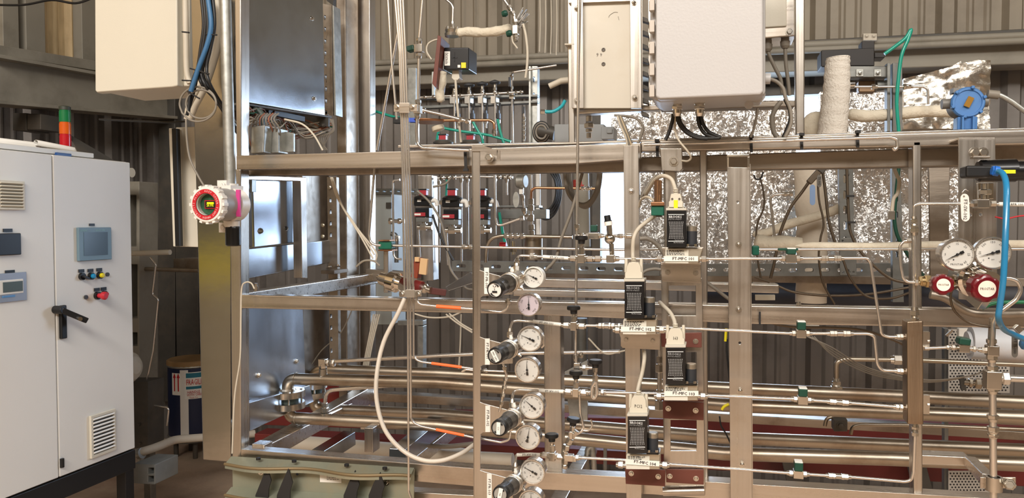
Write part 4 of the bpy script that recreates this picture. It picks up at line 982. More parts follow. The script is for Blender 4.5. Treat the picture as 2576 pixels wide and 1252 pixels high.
# ------------------------------------------------------------------ gauges
def gauge(label, x, y, r, Y, needle, nums=('0', '200', '400', '600', '800'), dep=.030, tint=None, nrm=(0, -1, 0), a0=225, span=270, name=None, inner=False, casem=None):
    t = T('pressure_gauge', label, 'gauge'); c = W(x, y, Y); k = mpp(c); R_ = r * k; n = V(nrm).normalized(); rt = V((-n.y, n.x, 0)).normalized() if abs(n.y) > .01 else V((1, 0, 0)); up = V((0, 0, 1))
    rt = V((0, 0, 1)).cross(n) * 1; rt.normalize(); up = n.cross(rt)
    cm = casem or tube_m
    t.p('case', MB().lathe(c - n * dep, n, [(0, R_ * .75), (.004, R_ * .95), (dep - .004, R_ * .97)], 36), cm)
    t.p('bezel', MB().lathe(c - n * .005, n, [(0, R_ * .97), (.001, R_ * 1.02), (.006, R_ * 1.02), (.0085, R_ * .97), (.0085, R_ * .91), (.004, R_ * .89)], 40, cap=False), cm)
    d = t.p('dial', MB().lathe(c - n * .002, n, [(0, R_ * .9), (.0005, R_ * .9)], 36), tint or dial_m)
    q = c - n * .0012
    pol = lambda a, rr: q + (rt * cos(radians(a)) + up * sin(radians(a))) * R_ * rr
    mk = MB()
    N_ = 40
    for i in range(N_ + 1):
        a = a0 - span * i / N_; L = .80 if i % 10 == 0 else (.83 if i % 5 == 0 else .855); w = .010 if i % 5 else .016
        u = (rt * cos(radians(a)) + up * sin(radians(a))); v_ = n.cross(u)
        mk.add([q + u * R_ * L + v_ * R_ * w, q + u * R_ * L - v_ * R_ * w, q + u * R_ * .88 - v_ * R_ * w, q + u * R_ * .88 + v_ * R_ * w], [(0, 1, 2, 3)])
    for i, s_ in enumerate(nums):
        a = a0 - span * i / (len(nums) - 1); p = pol(a, .66)
        th = radians(a - 90) if len(s_) > 1 else 0
        if abs(math.remainder(a - 90, 360)) > 100: th = th
        mk.text(s_, p, R_ * .20, rt * cos(th) + up * sin(th), up * cos(th) - rt * sin(th), 1, .0002)
    mk.lathe(pol(240, .38), n, [(0, R_ * .045), (.0003, R_ * .045)], 10).lathe(pol(205, .3), n, [(0, R_ * .02), (.0003, R_ * .02)], 8)
    if name: mk.text(name, pol(270, .62), R_ * .17, rt, up, 1, .0002)
    else: mk.text('psi', pol(275, .40), R_ * .14, rt, up, 1, .0002)
    t.p('scale', mk, mat('grey_scale_ink', (72, 70, 72), .6), 0, d)
    u = (rt * cos(radians(needle)) + up * sin(radians(needle))); v_ = n.cross(u); o = c + n * .0012
    t.p('needle', MB().prism([o + u * R_ * .78, o + v_ * R_ * .035, o - u * R_ * .16 + v_ * R_ * .03, o - u * R_ * .18 + v_ * R_ * .09, o - u * R_ * .40 + v_ * R_ * .08, o - u * R_ * .40 - v_ * R_ * .08, o - u * R_ * .18 - v_ * R_ * .09, o - u * R_ * .16 - v_ * R_ * .03, o - v_ * R_ * .035], n * .0008).lathe(o, n, [(0, R_ * .09), (.002, R_ * .07)], 14), ink)
    t.p('glass', MB().lathe(c + n * .0025, n, [(0, R_ * .92), (.0006, R_ * .92)], 36), glassmat())
    return t.done()
pink = mat('dial_pale_violet', (226, 212, 218), .5, 0, .01)
gauge('small white gauge at the top of the regulator strip', 1342, 697, 26.5, 1.555, 155, ('0', '2', '4', '6', '8', '10'), casem=white)
gauge('violet-tinted gauge with a thick steel rim below the small white gauge', 1330, 766, 29.5, 1.53, 91, ('0', '500', '1000', '1500', '2000'), tint=pink)
gauge('upper gauge beside the knob labelled MIX GAS', 1333, 852, 32, 1.54, 158, ('0', '200', '400', '600', '800', '1000'))
gauge('lower gauge beside the knob labelled MIX GAS', 1326, 930, 32, 1.53, 93, ('0', '1', '2', '3', '4'))
gauge('upper gauge beside the knob labelled CO', 1338, 1021, 32, 1.54, 141, ('0', '20', '40', '60', '80', '100', '120', '140', '160'))
gauge('lower gauge beside the knob labelled CO', 1328, 1099, 32, 1.53, 80, ('0', '1000', '2000', '3000', '4000'))
gauge('upper gauge beside the lowest regulator knob', 1340, 1186, 32, 1.54, 155, ('0', '20', '40', '60', '80', '100', '120', '140', '160'))
gauge('lowest gauge, cut by the bottom edge of the photo', 1336, 1262, 32, 1.53, 90, ('0', '1000', '2000', '3000', '4000'))
gauge('large gauge left of the blue hose on the red-knobbed regulator', 2408, 640, 40.5, 1.50, 208, ('0', '5', '10', '15', '20', '25', '30'), dep=.032, nrm=(.05, -1, 0), name='PROSTAR')
gauge('large gauge behind the blue hose on the red-knobbed regulator', 2497, 636, 41, 1.50, 197, ('0', '50', '100', '150', '200', '300', '400'), dep=.032, nrm=(-.1, -1, 0))
one('gauge_stem', 'bent clip behind the upper MIX GAS gauge', 'clip', MB().tube(fillet(P3([(1362, 838), (1368, 846), (1368, 868), (1362, 874)], 1.55), .004), .0025, 8), tube_m)

# ------------------------------------------------------------------ regulators on the strip
def regulator(label, kx, ky, bx, by, txt=None, first=False, rot=0):
    t = T('pressure_regulator', label, 'regulator'); K = W(kx, ky, 1.435); B = W(bx, by, 1.555); ax = (B - K).normalized(); L = (B - K).length; k = mpp(K)
    u, w_ = basis(ax)
    r = 21 * k if not first else 22 * k
    kn = MB().lathe(K, ax, [(0, r * .80), (.003, r), (.014, r * 1.04)], 36, cap=False)
    n = 9
    prof = []
    # fluted knob flaring to the bonnet
    rings = []
    for s_, rr, fl in ((.014, 1.04, .0), (.018, 1.0, .06), (.030, .96, .10), (.042, .98, .05)):
        rings.append([K + ax * s_ + (u * cos(2 * pi * j / 36) + w_ * sin(2 * pi * j / 36)) * r * (rr - fl * max(0, cos(2 * pi * j * n / 36))) for j in range(36)])
    for a, b in zip(rings, rings[1:]): kn.add(a + b, [(j, (j + 1) % 36, 36 + (j + 1) % 36, 36 + j) for j in range(36)], True)
    q = t.p('knob', kn, black if not first else blackp)
    t.p('knob_face', MB().lathe(K + ax * .0012, ax, [(0, .0001), (.0001, r * .82)], 36, cap=False), mat('knob_face_silver', (176, 174, 168), .35, .5) if not first else white, 0, q)
    X_ = V((ax.y, -ax.x, 0)).normalized(); U_ = X_.cross(ax) * 1; U_ = V((0, 0, 1)) - ax * ax.z; U_.normalize(); X_ = U_.cross(-ax) * -1; X_ = (-ax).cross(U_) * -1
    X_ = U_.cross(-ax); 
    rtv = X_ * cos(rot) + U_ * sin(rot); upv = -X_ * sin(rot) + U_ * cos(rot)
    f = K - ax * .0002
    for a0 in (40, 220):
        pts = [f + (X_ * cos(radians(a0 + i * 10)) + U_ * sin(radians(a0 + i * 10))) * r * .72 for i in range(7)] + [f + (X_ * cos(radians(a0 + i * 10)) + U_ * sin(radians(a0 + i * 10))) * r * (.72 - .22 * (1 - i / 6)) for i in (6, 5, 4, 3, 2, 1, 0)]
        t.p('arrow_mark', MB().prism(pts, ax * .0005), ink, 0, q)
    if txt:
        hw, hh = (r * .24, r * .74)
        z = t.p('name_strip', MB().prism([f - ax * .0008 + rtv * a * hh + upv * b * hw for a, b in ((-1, -1), (1, -1), (1, 1), (-1, 1))], ax * .0006), label_w, 0, q)
        m_ = MB().text(txt, f - ax * .0012, r * .30, rtv, upv, 1.0, .0002); t.p('lettering', m_, ink, 0, q)
    if first:
        m_ = MB().prism([f + X_ * a * r * .3 + U_ * (b * r * .11 - r * .22) for a, b in ((-1, -1), (1, -1), (1, 1), (-1, 1))], ax * .0004)
        for a in (50, 130, 270): m_.prism([f + U_ * r * .28 + (X_ * cos(radians(a)) + U_ * sin(radians(a))) * r * .28 + (U_ * cos(radians(a)) - X_ * sin(radians(a))) * r * .04, f + U_ * r * .28 + (X_ * cos(radians(a)) + U_ * sin(radians(a))) * r * .28 - (U_ * cos(radians(a)) - X_ * sin(radians(a))) * r * .04, f + U_ * r * .28], ax * .0004)
        t.p('printed_mark', m_, ink, 0, q)
    s0 = .042
    t.p('bonnet', MB().lathe(K, ax, [(s0, r * .98), (s0 + .006, r * 1.0), (L * .52, r * 1.04), (L * .62, r * 1.15)], 32), mat('dark_anodised_bonnet', (96, 92, 86), .35, .7) if not first else mat('black_bonnet_steel', (84, 78, 72), .3, .7))
    t.p('ring', MB().torus(K + ax * (L * .62), ax, r * 1.12, r * .09, 32, 8).torus(K + ax * (L * .74), ax, r * 1.16, r * .08, 32, 8), tube_m)
    t.p('body', MB().lathe(K, ax, [(L * .62, r * 1.10), (L * 1.05, r * 1.13), (L * 1.12, r * 1.0), (L * 1.25, r * .95)], 32), fit_m)
    for dx, dy in ((.9, .35), (.75, -.75), (-.2, 1.15)):
        p = K + ax * L * .95; e = (X_ * dx + U_ * dy).normalized()
        t.p('port', MB().hexn(p + e * r * .9, p + e * r * 1.35, r * .26).cyl(p + e * r * 1.3, p + e * r * 1.6, r * .20), fit_m if dy < 1 else white)
    t.done()
regulator('black-knobbed regulator with a white printed face, topmost on the strip', 1244, 729, 1296, 703, first=True)
regulator('regulator with its knob labelled MIX GAS', 1245, 895, 1292, 872, 'MIX GAS', rot=radians(-62))
regulator('regulator with its knob labelled CO', 1254, 1077, 1300, 1042, 'CO', rot=radians(-92))
regulator('lowest regulator on the strip, knob cut by the bottom edge', 1258, 1243, 1303, 1208, 'H2', rot=radians(-100))

# ------------------------------------------------------------------ the four supply lines
L = Line('gas line running through controller 101 to the top side port of the block', [(1298, 690, 1.57), (1300, 655, 1.58), (1304, 642), (1330, 643), (1442, 650), (1658, 651), (1972, 650), (2183, 649), (2190, 662), (2210, 790), (2218, 842), (2236, 847), (2290, 847)])
L.sleeve(1366, 645, 1438, 649.5, 'FT-XV-100'); L.nut(1342, 643.5, 18, 8.5); L.nut(1298, 672, 20, 9, 1.575); L.nut(1300, 656, 14, 8, 1.58)
L.nutr(1500, 650, 26, 8); L.nut(1548, 650, 20, 9).block(1536, 650, 20, 20)
L.plug(1990, 652, 26, 22, 14); L.check(2060, 2122, 650); L.nutr(2257, 847, 14, 7.5).nut(2271, 847, 14, 8.5)
L.done()
L = Line('gas line running through controller 102 to the second port of the block', [(1283, 850, 1.57), (1284, 822, 1.58), (1290, 808), (1303, 806), (1340, 808), (1420, 817), (1655, 822), (1985, 838), (2184, 839), (2200, 845), (2207, 915), (2218, 931), (2290, 935)])
L.sleeve(1341, 808, 1411, 816, 'FT-XV-101'); L.nutr(1424, 817.5, 15, 7.5); L.nut(1283, 838, 22, 8.5, 1.575)
L.nutr(1507, 820, 15, 7.5).body(1526, 820, 22, 8).nut(1545, 821, 15, 7.5).nut(1560, 821, 12, 7.5)
L.plug(2015, 840, 24, 21, 20); L.check(2081, 2146, 839); L.nutr(2257, 934.5, 14, 7.5).nut(2271, 935, 14, 8.5)
L.done()
L = Line('gas line running through controller 103 to the lowest side port of the block', [(1288, 1035, 1.57), (1289, 1000, 1.58), (1292, 984), (1305, 980), (1356, 982), (1440, 985), (1655, 989), (1990, 1003), (2160, 1015), (2290, 1026)])
L.sleeve(1356, 982, 1424, 984.5, 'FT-XV-102'); L.nutr(1434, 985, 15, 7.5); L.nut(1288, 1016, 22, 8.5, 1.575); L.nut(1472, 986, 16, 8); L.nut(1518, 987, 14, 8)
L.plug(2019, 1006, 24, 21, 20); L.check(2081, 2141, 1010); L.nutr(2254, 1024, 14, 7.5).nut(2270, 1025, 14, 8.5)
L.done()
L = Line('gas line running through controller 104 and bending up under the block', [(1296, 1200, 1.57), (1297, 1160, 1.58), (1298, 1144), (1310, 1141), (1370, 1144), (1448, 1150), (1560, 1156), (1660, 1165), (1979, 1189), (2150, 1200), (2275, 1211), (2292, 1208), (2298, 1185), (2302, 1085), (2302, 1060)])
L.sleeve(1299, 1140.5, 1367, 1144.5, 'FT-XV-103'); L.nutr(1374, 1144, 14, 7.5); L.nut(1297, 1176, 22, 8.5, 1.575)
L.nut(1455, 1151, 14, 7.5); L.plug(2008, 1195, 24, 20, 22); L.check(2078, 2140, 1198); L.nut(2301, 1088, 16, 9, 1.6).nut(2302, 1073, 12, 10, 1.6)
L.done()

t = T('manifold_block', 'tall square stainless block collecting the four lines, bolted to its post', 'manifold')
t.p('block', S(1.58, .04, [(2281, 808), (2323, 806), (2324, 1068), (2283, 1067)]), mat('streaked_block_steel', (170, 152, 132), .35, 1, .12, 3, .1, 25, (14, 14, .8), dirt=(128, 96, 66), ds=5, da=.6), .003)
for y in (857, 1016): t.p('lug', MB().box(W(2328, y, 1.60), (.012, .012, .036)).cyl(W(2324, y, 1.60), W(2338, y, 1.60), .0045).hexn(W(2330, y, 1.60), W(2337, y, 1.60), .0075), fit_m, 0)
t.done()
# riser above the block
L = Line('thick tube rising from the block and turning right to the tagged ball valve', [(2301, 812, 1.60), (2300, 590, 1.60), (2299, 545, 1.60), (2300, 516, 1.60), (2312, 512, 1.60), (2460, 512, 1.60)], rpx=4.2, bend=.03, Y=1.60)
L.t.p('thick_tube', MB().tube(P3([(2299, 592), (2301, 775)], 1.60), 6.3 * mpp(W(2300, 680, 1.6)), 14), tube_m)
L.nut(2299, 552, 16, 8).nut(2299, 568, 10, 10).nutr(2299, 582, 20, 11).nut(2301, 783, 22, 11).nut(2301, 800, 12, 10)
L.nutr(2450, 512, 16, 8); L.done()
# ball valve and actuator
t = T('actuated_valve', 'black air actuator with a yellow label on a square ball valve', 'valve')
a = W(2446, 431, 1.60); b = W(2576, 431, 1.60); k = mpp(a)
t.p('actuator_body', MB().lathe(W(2458, 430, 1.62), V((1, 0, 0)), [(0, 24 * k), (.004, 28 * k), (85 * k, 29 * k), (87 * k, 22 * k)], 28), blackp)
t.p('actuator_head', MB().lathe(W(2543, 430, 1.62), V((1, 0, 0)), [(0, 22 * k), (3 * k, 25 * k), (80 * k, 25 * k)], 28), blackp)
t.p('front_cap', S(1.56, .04, [(2430, 416), (2500, 416), (2502, 446), (2430, 446)]), black, .004)
t.p('yellow_label', MB().prism([W(x, y, 1.571) for x, y in rc(2520, 427, 2555, 436)], (0, .002, 0)), mat('lime_label', (214, 220, 40), .4))
t.p('bracket', S(1.60, .02, [(2448, 392), (2492, 392), (2492, 398), (2448, 398)]), steel_h, .001)
t.p('bracket', S(1.64, .01, [(2460, 460), (2500, 460), (2500, 500), (2462, 500)]), chrome, .001)
t.p('stem', MB().cyl(W(2478, 500, 1.60), W(2478, 462, 1.60), .007).hexn(W(2478, 490, 1.59), W(2478, 476, 1.59), .011), fit_m)
t.p('valve_body', S(1.58, .03, rc(2459, 501, 2490, 523)), fit_m, .001)
t.p('nut', MB().hexn(W(2438, 512, 1.60), W(2457, 512, 1.60), 9 * k).cyl(W(2455, 512, 1.6), W(2460, 512, 1.6), 7 * k), fit_m)
t.p('nut', MB().hexn(W(2491, 512, 1.60), W(2506, 512, 1.60), 8 * k), fit_m)
t.done()
t = T('valve_tag', 'oval white tag reading FT-SV-102 hung in front of the ball valve', 'tag')
q = t.p('tag', S(1.56, .001, [(2427 + 11 * cos(a) , 499 + 12 * sin(a)) for a in [radians(180 + 18 * i) for i in range(11)]] + [(2429 + 11 * cos(a), 545 + 12 * sin(a)) for a in [radians(18 * i) for i in range(11)]], holes=[circ(2425, 494, 2.5, 8)]), white, .0004)
P = W(2428, 527, 1.5594); t.p('lettering', MB().text('FT-SV-102', P, 11.5 * mpp(P), (0, 0, -1), (1, 0, 0), 1.05), ink, 0, q)
t.p('chain', MB().tube(fillet(P3([(2426, 495), (2420, 485), (2428, 475), (2436, 480)], 1.59), .004), .0012, 6), tube_m)
t.done()
L = Line('white-sleeved tube leaving the ball valve towards the right edge', [(2500, 513), (2640, 515)], rpx=4); L.sleeve(2512, 513, 2600, 514, 'BPR 100'); L.done()
cable('red_wire', 'thin red wire behind the blue hose', 'wire', [(2503, 545), (2530, 550), (2560, 544), (2600, 540)], 1.66, 2, redp)
cable('blue_hose', 'blue translucent hose hanging from the black actuator down the right side', 'hose', [(2506, 431, 1.54), (2520, 434, 1.52), (2530, 455, 1.50), (2532, 500, 1.48), (2529, 600, 1.46), (2524, 700, 1.46), (2515, 770, 1.47), (2512, 800, 1.48), (2524, 826, 1.52), (2548, 840, 1.56), (2600, 862, 1.6)], 1.5, 7.5, blueh, n=14)
one('hose_fitting', 'blue push-in hose fitting on the black actuator', 'fitting', MB().cyl(W(2500, 429, 1.54), W(2512, 431, 1.54), .009).hexn(W(2494, 428, 1.545), W(2501, 429, 1.545), .009), mat('blue_fitting', (40, 110, 200), .4))

# regulator with red knobs
def star_knob(t, c, n, r, dep, m, face, name):
    n = V(n).normalized(); u, w_ = basis(n); u = V((0, 0, 1)).cross(n); u.normalize(); w_ = n.cross(u)
    N_ = 48; rings = []
    for s_, f in ((-dep, .72), (-dep * .8, .96), (-dep * .15, 1.0), (0, .93), (.0015, .80)):
        rings.append([c + n * s_ + (u * cos(2 * pi * j / N_) + w_ * sin(2 * pi * j / N_)) * r * f * (1 - .10 * max(0, cos(6 * 2 * pi * j / N_)) ** 1.0 * (1 if f > .85 else .6)) for j in range(N_)])
    kn = MB()
    for a, b in zip(rings, rings[1:]): kn.add(a + b, [(j, (j + 1) % N_, N_ + (j + 1) % N_, N_ + j) for j in range(N_)], True)
    kn.add(rings[-1], [tuple(range(N_))])
    q = t.p('knob', kn, m); t.p('knob_face', MB().lathe(c + n * .0014, n, [(0, r * face), (.0008, r * face)], 32), mat('cream_sticker', (240, 230, 214), .5), 0, q)
    P_ = c + n * .0024
    t.p('lettering', MB().text(name, P_ , r * face * .42, u, w_, .88, .0003), mat('maroon_ink', (70, 26, 30), .6), 0, q)
t = T('hand_valve', 'small red star-shaped hand valve left of the large red knob', 'valve')
star_knob(t, W(2373, 716, 1.50), (-.05, -1, .02), 27 * mpp(W(2373, 716, 1.5)), .035, mat('maroon_plastic', (104, 15, 26), .28, 0, .08, coat=.3), .58, 'PROSTAR')
t.p('stem', MB().cyl(W(2373, 710, 1.53), W(2376, 708, 1.62), .012), fit_m)
t.p('body', MB().tube(P3([(2318, 707), (2440, 707)], 1.585), .010, 14).hexn(W(2326, 707, 1.585), W(2340, 707, 1.585), .013).hexn(W(2398, 706, 1.585), W(2410, 706, 1.585), .013).hexn(W(2312, 706, 1.585), W(2322, 706, 1.585), .010), mat('brass_nickel', (196, 172, 128), .3, 1))
t.done()
t = T('cylinder_regulator', 'chrome round regulator with a large dark red star knob', 'regulator')
ax = V((.28, -.96, -.10)).normalized(); c0 = W(2450, 702, 1.57)
t.p('bonnet', MB().lathe(c0, ax, [(-.02, .020), (-.016, .031), (0.0, .0335), (.006, .0335), (.010, .028), (.022, .0265), (.026, .024), (.045, .022)], 36), chrome)
star_knob(t, W(2482, 726, 1.485), (.10, -1, -.05), 36 * mpp(W(2482, 726, 1.48)), .034, MC['maroon_plastic'], .58, 'PROSTAR')
t.p('rear_body', MB().lathe(c0, -ax, [(.0, .028), (.04, .026)], 24), fit_m)
t.p('lower_port', MB().beam(W(2446, 742, 1.55), W(2476, 768, 1.53), .02, .02), fit_m, .001)
t.p('gauge_port', MB().cyl(W(2430, 668, 1.57), W(2415, 650, 1.55), .008).cyl(W(2472, 668, 1.57), W(2488, 648, 1.55), .008), fit_m)
t.done()
L = Line('bent steel tube from the right of the red-knobbed regulator down to the riser', [(2500, 698), (2540, 700), (2560, 706), (2570, 728), (2556, 754), (2508, 790), (2498, 815), (2495, 870)], rpx=5.5, bend=.02, Y=1.56); L.done()
L = Line('thin looped tube on the left of the riser above the block', [(2290, 605), (2272, 607), (2263, 620), (2266, 670), (2272, 700), (2282, 709), (2315, 711)], rpx=3.6, bend=.015, Y=1.585); L.nut(2283, 606, 18, 7).nut(2308, 711, 14, 8); L.done()
cable('armoured_hose', 'thin armoured hose looping below the small red hand valve', 'hose', [(2438, 748), (2430, 728), (2412, 722), (2395, 730), (2392, 755), (2404, 785), (2440, 812), (2490, 822), (2540, 826)], 1.57, 3.0, armour, n=8)
cable('pipe_run', 'thick dull tube curving behind the red-knobbed regulator', 'pipe', [(2340, 740), (2380, 750), (2440, 785), (2520, 790), (2600, 788)], 1.72, 11, steel_d, n=14)
cable('green_hose', 'green hose lying behind the blue hose on the middle beam', 'hose', [(2470, 776), (2495, 764), (2530, 760), (2600, 760)], 1.68, 5, mat('green_hose', (30, 110, 72), .4))

# riser on the far right
L = Line('tall thick riser tube with stacked hexagon fittings, far right', [(2497, 800), (2494, 860), (2497, 980), (2500, 1300)], rpx=8.5, bend=0, Y=1.58)
for y, l, r in ((861, 18, 12), (902, 18, 13), (928, 18, 14), (981, 18, 14), (1051, 18, 14), (1082, 22, 14), (1096, 12, 13)): L.nut(2496, y, l, r)
L.t.p('tee_body', MB().box(W(2495, 881, 1.58), (.020, .02, .020)), fit_m, .002); L.t.p('tee_body', MB().box(W(2496, 954, 1.58), (.026, .026, .034)), fit_m, .002)
L.t.p('branch', MB().cyl(W(2508, 951, 1.58), W(2520, 951, 1.58), .009).hexn(W(2519, 951, 1.58), W(2539, 951, 1.58), .0125).cyl(W(2539, 951, 1.58), W(2640, 955, 1.58), .0068), tube_m)
L.done()
L = Line('small branch line with a green handle leading left from the riser', [(2486, 882), (2440, 876), (2390, 873), (2326, 876)], rpx=4.0, Y=1.585)
L.nut(2470, 881, 16, 8).nut(2447, 878, 14, 8).block(2423, 877, 24, 20).nutr(2401, 874, 14, 7).nutr(2386, 874, 10, 6)
q = W(2423, 857, 1.585); k = mpp(q); L.t.p('handle', MB().box(q, (27 * k, .026, 18 * k), Matrix.Rotation(radians(6), 3, 'Y')), dgreen, .003)
L.done()
t = T('tube_clamp', 'two-bolt steel clamp holding the foot of the riser', 'clamp')
t.p('band', MB().lathe(W(2500, 1217, 1.58) - V((0, 0, .012)), (0, 0, 1), [(0, .0105), (0, .0145), (.026, .0145), (.026, .0105)], 24, cap=False), fit_m)
[t.p('ear', S(yy, .003, rc(a_, 1200, b_, 1228)), steel_h, .001) for yy in (1.585, 1.60) for a_, b_ in ((2466, 2482), (2516, 2556))]
t.p('bolt', MB().cyl(W(2540, 1215, 1.61), W(2540, 1219, 1.56), .006).hexn(W(2540, 1217, 1.585), W(2540, 1218, 1.575), .011).hexn(W(2540, 1218, 1.572), W(2540, 1219, 1.56), .008), fit_m)
t.done()
one('brace_arm', 'square steel arm slanting from the low cross beam to the riser clamp', 'arm', MB().beam(W(2440, 1160, 1.80), W(2486, 1206, 1.60), .022, .022), steel_h, .002)
t = T('instrument_tag', 'oval steel tag reading FT-TI-100 at the right edge', 'tag')
q = t.p('tag', S(1.60, .001, [(2553 + 8 * cos(a), 848 + 10 * sin(a)) for a in [radians(180 + 18 * i) for i in range(11)]] + [(2553 + 8 * cos(a), 890 + 9 * sin(a)) for a in [radians(18 * i) for i in range(11)]]), mat('engraved_tag', (120, 116, 110), .4, .6), .0004)
P = W(2553, 870, 1.5994); t.p('lettering', MB().text('FT TI-100', P, 9.5 * mpp(P), (0, 0, -1), (1, 0, 0), 1), ink, 0, q); t.done()
one('steel_flag', 'small square steel plate above the tag at the right edge', 'bracket', S(1.59, .012, [(2550, 826), (2562, 816), (2576, 830), (2564, 840)]), fit_m, .001)

# ------------------------------------------------------------------ branch valves in front of the left plates
needle_valve('black-knobbed valve on the line tagged 100 just left of the mounting bar', 1463, 650, 1463, 597, 16, bw=30)
needle_valve('black-knobbed valve between the MIX GAS sleeve and controller 102', 1444, 819, 1443, 773, 17, bw=26)
needle_valve('black-knobbed valve below the steel branch with the loop, third from the top', 1449, 986, 1449, 936, 17, bw=26)
needle_valve('black-knobbed valve lowest and farthest left of its kind', 1390, 1146, 1388, 1094, 17, bw=26)
needle_valve('dark round-knobbed valve on the short side branch above line 103', 1497, 980, 1498, 908, 17, bw=14, bh=24, nuts=False)
needle_valve('dark round-knobbed valve leaning over the elbow fittings above line 104', 1438, 1092, 1443, 1054, 17, bw=14, bh=20, nuts=False)
L = Line('vertical tube joining the three left valves', [(1456, -20, 1.64), (1454, 300, 1.64), (1451, 560, 1.64), (1448, 900, 1.64), (1448, 760, 1.64)][:4], rpx=3.6, bend=0, Y=1.64); L.nut(1450, 572, 16, 7); L.nut(1449, 900, 16, 7); L.done()
L = Line('short side branch with elbows between the vertical tube and the dark round knob', [(1449, 895), (1450, 918), (1456, 924), (1490, 925)], rpx=3.6, bend=.004, Y=1.63)
L.block(1453, 920, 16, 18).nut(1473, 924, 16, 8); L.done()
L = Line('small vent tube with its check fitting behind the side branch', [(1462, 900), (1462, 885)], rpx=4, bend=0, Y=1.66); L.nut(1462, 893, 10, 7); L.done()
one('steel_loop', 'bent steel eye hanging on the branch above line 103', 'loop', MB().tube(smooth_path(P3([(1497, 960), (1489, 975), (1490, 998), (1497, 1000), (1502, 985), (1500, 960)], 1.575)), .0035, 8), tube_m)
L = Line('thin tube dropping from line 103 with a small hook to the right', [(1458, 995), (1460, 1040), (1468, 1072), (1464, 1084), (1450, 1092)], rpx=3.4, bend=.01, Y=1.61); L.done()
one('wire_hook', 'curled wire hook beside the leaning valve', 'hook', MB().tube(smooth_path(P3([(1466, 1082), (1480, 1082), (1490, 1068), (1486, 1055)], 1.61)), .0022, 8), tube_m)
t = T('elbow_fittings', 'chain of heavy elbow fittings stepping down to line 104', 'fitting')
for a, b, r in (((1450, 1082), (1438, 1100), 8), ((1436, 1102), (1430, 1112), 10), ((1425, 1118), (1423, 1132), 10), ((1421, 1134), (1420, 1150), 10), ((1421, 1150), (1421, 1166), 9)):
    A, B = W(*a, 1.60), W(*b, 1.60); t.p('nut', MB().hexn(A, B, r * mpp(A)), fit_m)
for x, y, r in ((1431, 1113, 9), (1421, 1133, 9), (1421, 1172, 8)): t.p('elbow', MB().sphere(W(x, y, 1.60), r * mpp(W(x, y, 1.6))), fit_m)
t.p('cross', MB().box(W(1432, 1150, 1.60), (.020, .016, .014)).box(W(1440, 1152, 1.60), (.018, .012, .012)), fit_m, .001)
t.done()
L = Line('fine steel tube with fittings climbing between MIX GAS and CO regulators', [(1266, 915, 1.6), (1274, 940, 1.6), (1264, 1000, 1.6), (1257, 1035, 1.6)], rpx=3.4, bend=.005, Y=1.60)
for x, y in ((1271, 928), (1269, 955), (1266, 975), (1262, 995), (1260, 1015)): L.nut(x, y, 14, 6)
L.done()
L = Line('short bent tube crossing left from the MIX GAS regulator ports', [(1162, 935), (1172, 929), (1190, 931), (1216, 932), (1270, 934)], rpx=2.8, bend=.006, Y=1.62); L.nut(1222, 942, 12, 6); L.done()
# tee above the regulator line: green-handled branch at the top left of controller 102
L = Line('horizontal line with a green handle left of the mounting bar', [(1447, 592), (1600, 594)], rpx=4, Y=1.66)
L.nutr(1461, 590, 14, 7).nut(1481, 590, 14, 7).block(1494, 590, 26, 16).nut(1512, 589, 14, 7).nutr(1560, 591, 14, 7).body(1583, 592, 24, 7); q = W(1495, 574, 1.66); k = mpp(q)
L.t.p('handle', MB().box(q, (17 * k, .02, 17 * k)), dgreen, .002); L.done()
t = T('relief_valve', 'bright relief valve with a tilted black cap standing in front of the daylight gap', 'valve'); q = W(1534, 600, 1.62); k = mpp(q)
t.p('body', MB().sphere(q, 14 * k).hexn(W(1534, 590, 1.62), W(1532, 565, 1.62), 8 * k).hexn(W(1538, 612, 1.62), W(1540, 645, 1.62), 7 * k), chrome)
t.p('cap', MB().lathe(W(1531, 567, 1.62), W(1527, 541, 1.62) - W(1531, 567, 1.62), [(0, 10 * k), (12 * k, 10 * k), (13 * k, 8.5 * k), (26 * k, 8 * k)], 16), black)
t.p('label', MB().lathe(W(1531, 567, 1.62), W(1527, 541, 1.62) - W(1531, 567, 1.62), [(0, 10.4 * k), (10 * k, 10.4 * k)], 16, cap=False), label_w); t.done()

# ------------------------------------------------------------------ bundle of four tubes, clamps and hoses
for i, x in enumerate((1003, 1011, 1019, 1027)):
    bot = ((1003 + 14, 745), (1022 + 3, 1252), (1034, 740), (1040, 740))[i]
    xt = (1001, 1006, 1011, 1016)[i] - (1 if i else 8)
    pts = [[(992, -20), (1005, 130), (1012, 400), (1018, 735)], [(999, -20), (1009, 130), (1017, 400), (1026, 745), (1028, 1235), (1038, 1262)], [(1006, -20), (1014, 130), (1023, 400), (1032, 740), (1034, 1050), (1040, 1063), (1060, 1072), (1170, 1095), (1192, 1100)], [(1013, -20), (1020, 130), (1029, 400), (1040, 735), (1041, 895), (1048, 905), (1062, 910), (1190, 927)]][i]
    L = Line(['leftmost of the four long tubes tied together, ending at the lower clamp', 'second of the four long tubes, running straight down out of the photo', 'third of the four long tubes, ending in the lowest orange sleeve', 'rightmost of the four long tubes, ending in the middle orange sleeve'][i], pts, rpx=2.8, Y=1.66, bend=.02)
    if i == 3: L.sleeve(1086, 912.5, 1162, 922.5, m=orange)
    if i == 2: L.sleeve(1097, 1080.5, 1168, 1094.5, m=orange)
    L.done()
L = Line('tube with the uppermost orange sleeve, curving up to the top regulator', [(1046, 738), (1050, 760), (1060, 766), (1098, 770), (1190, 777), (1262, 785), (1277, 775), (1279, 752)], rpx=3.6, Y=1.645, bend=.02); L.sleeve(1098, 770, 1160, 775, m=orange); L.nut(1279, 757, 14, 8); L.done()
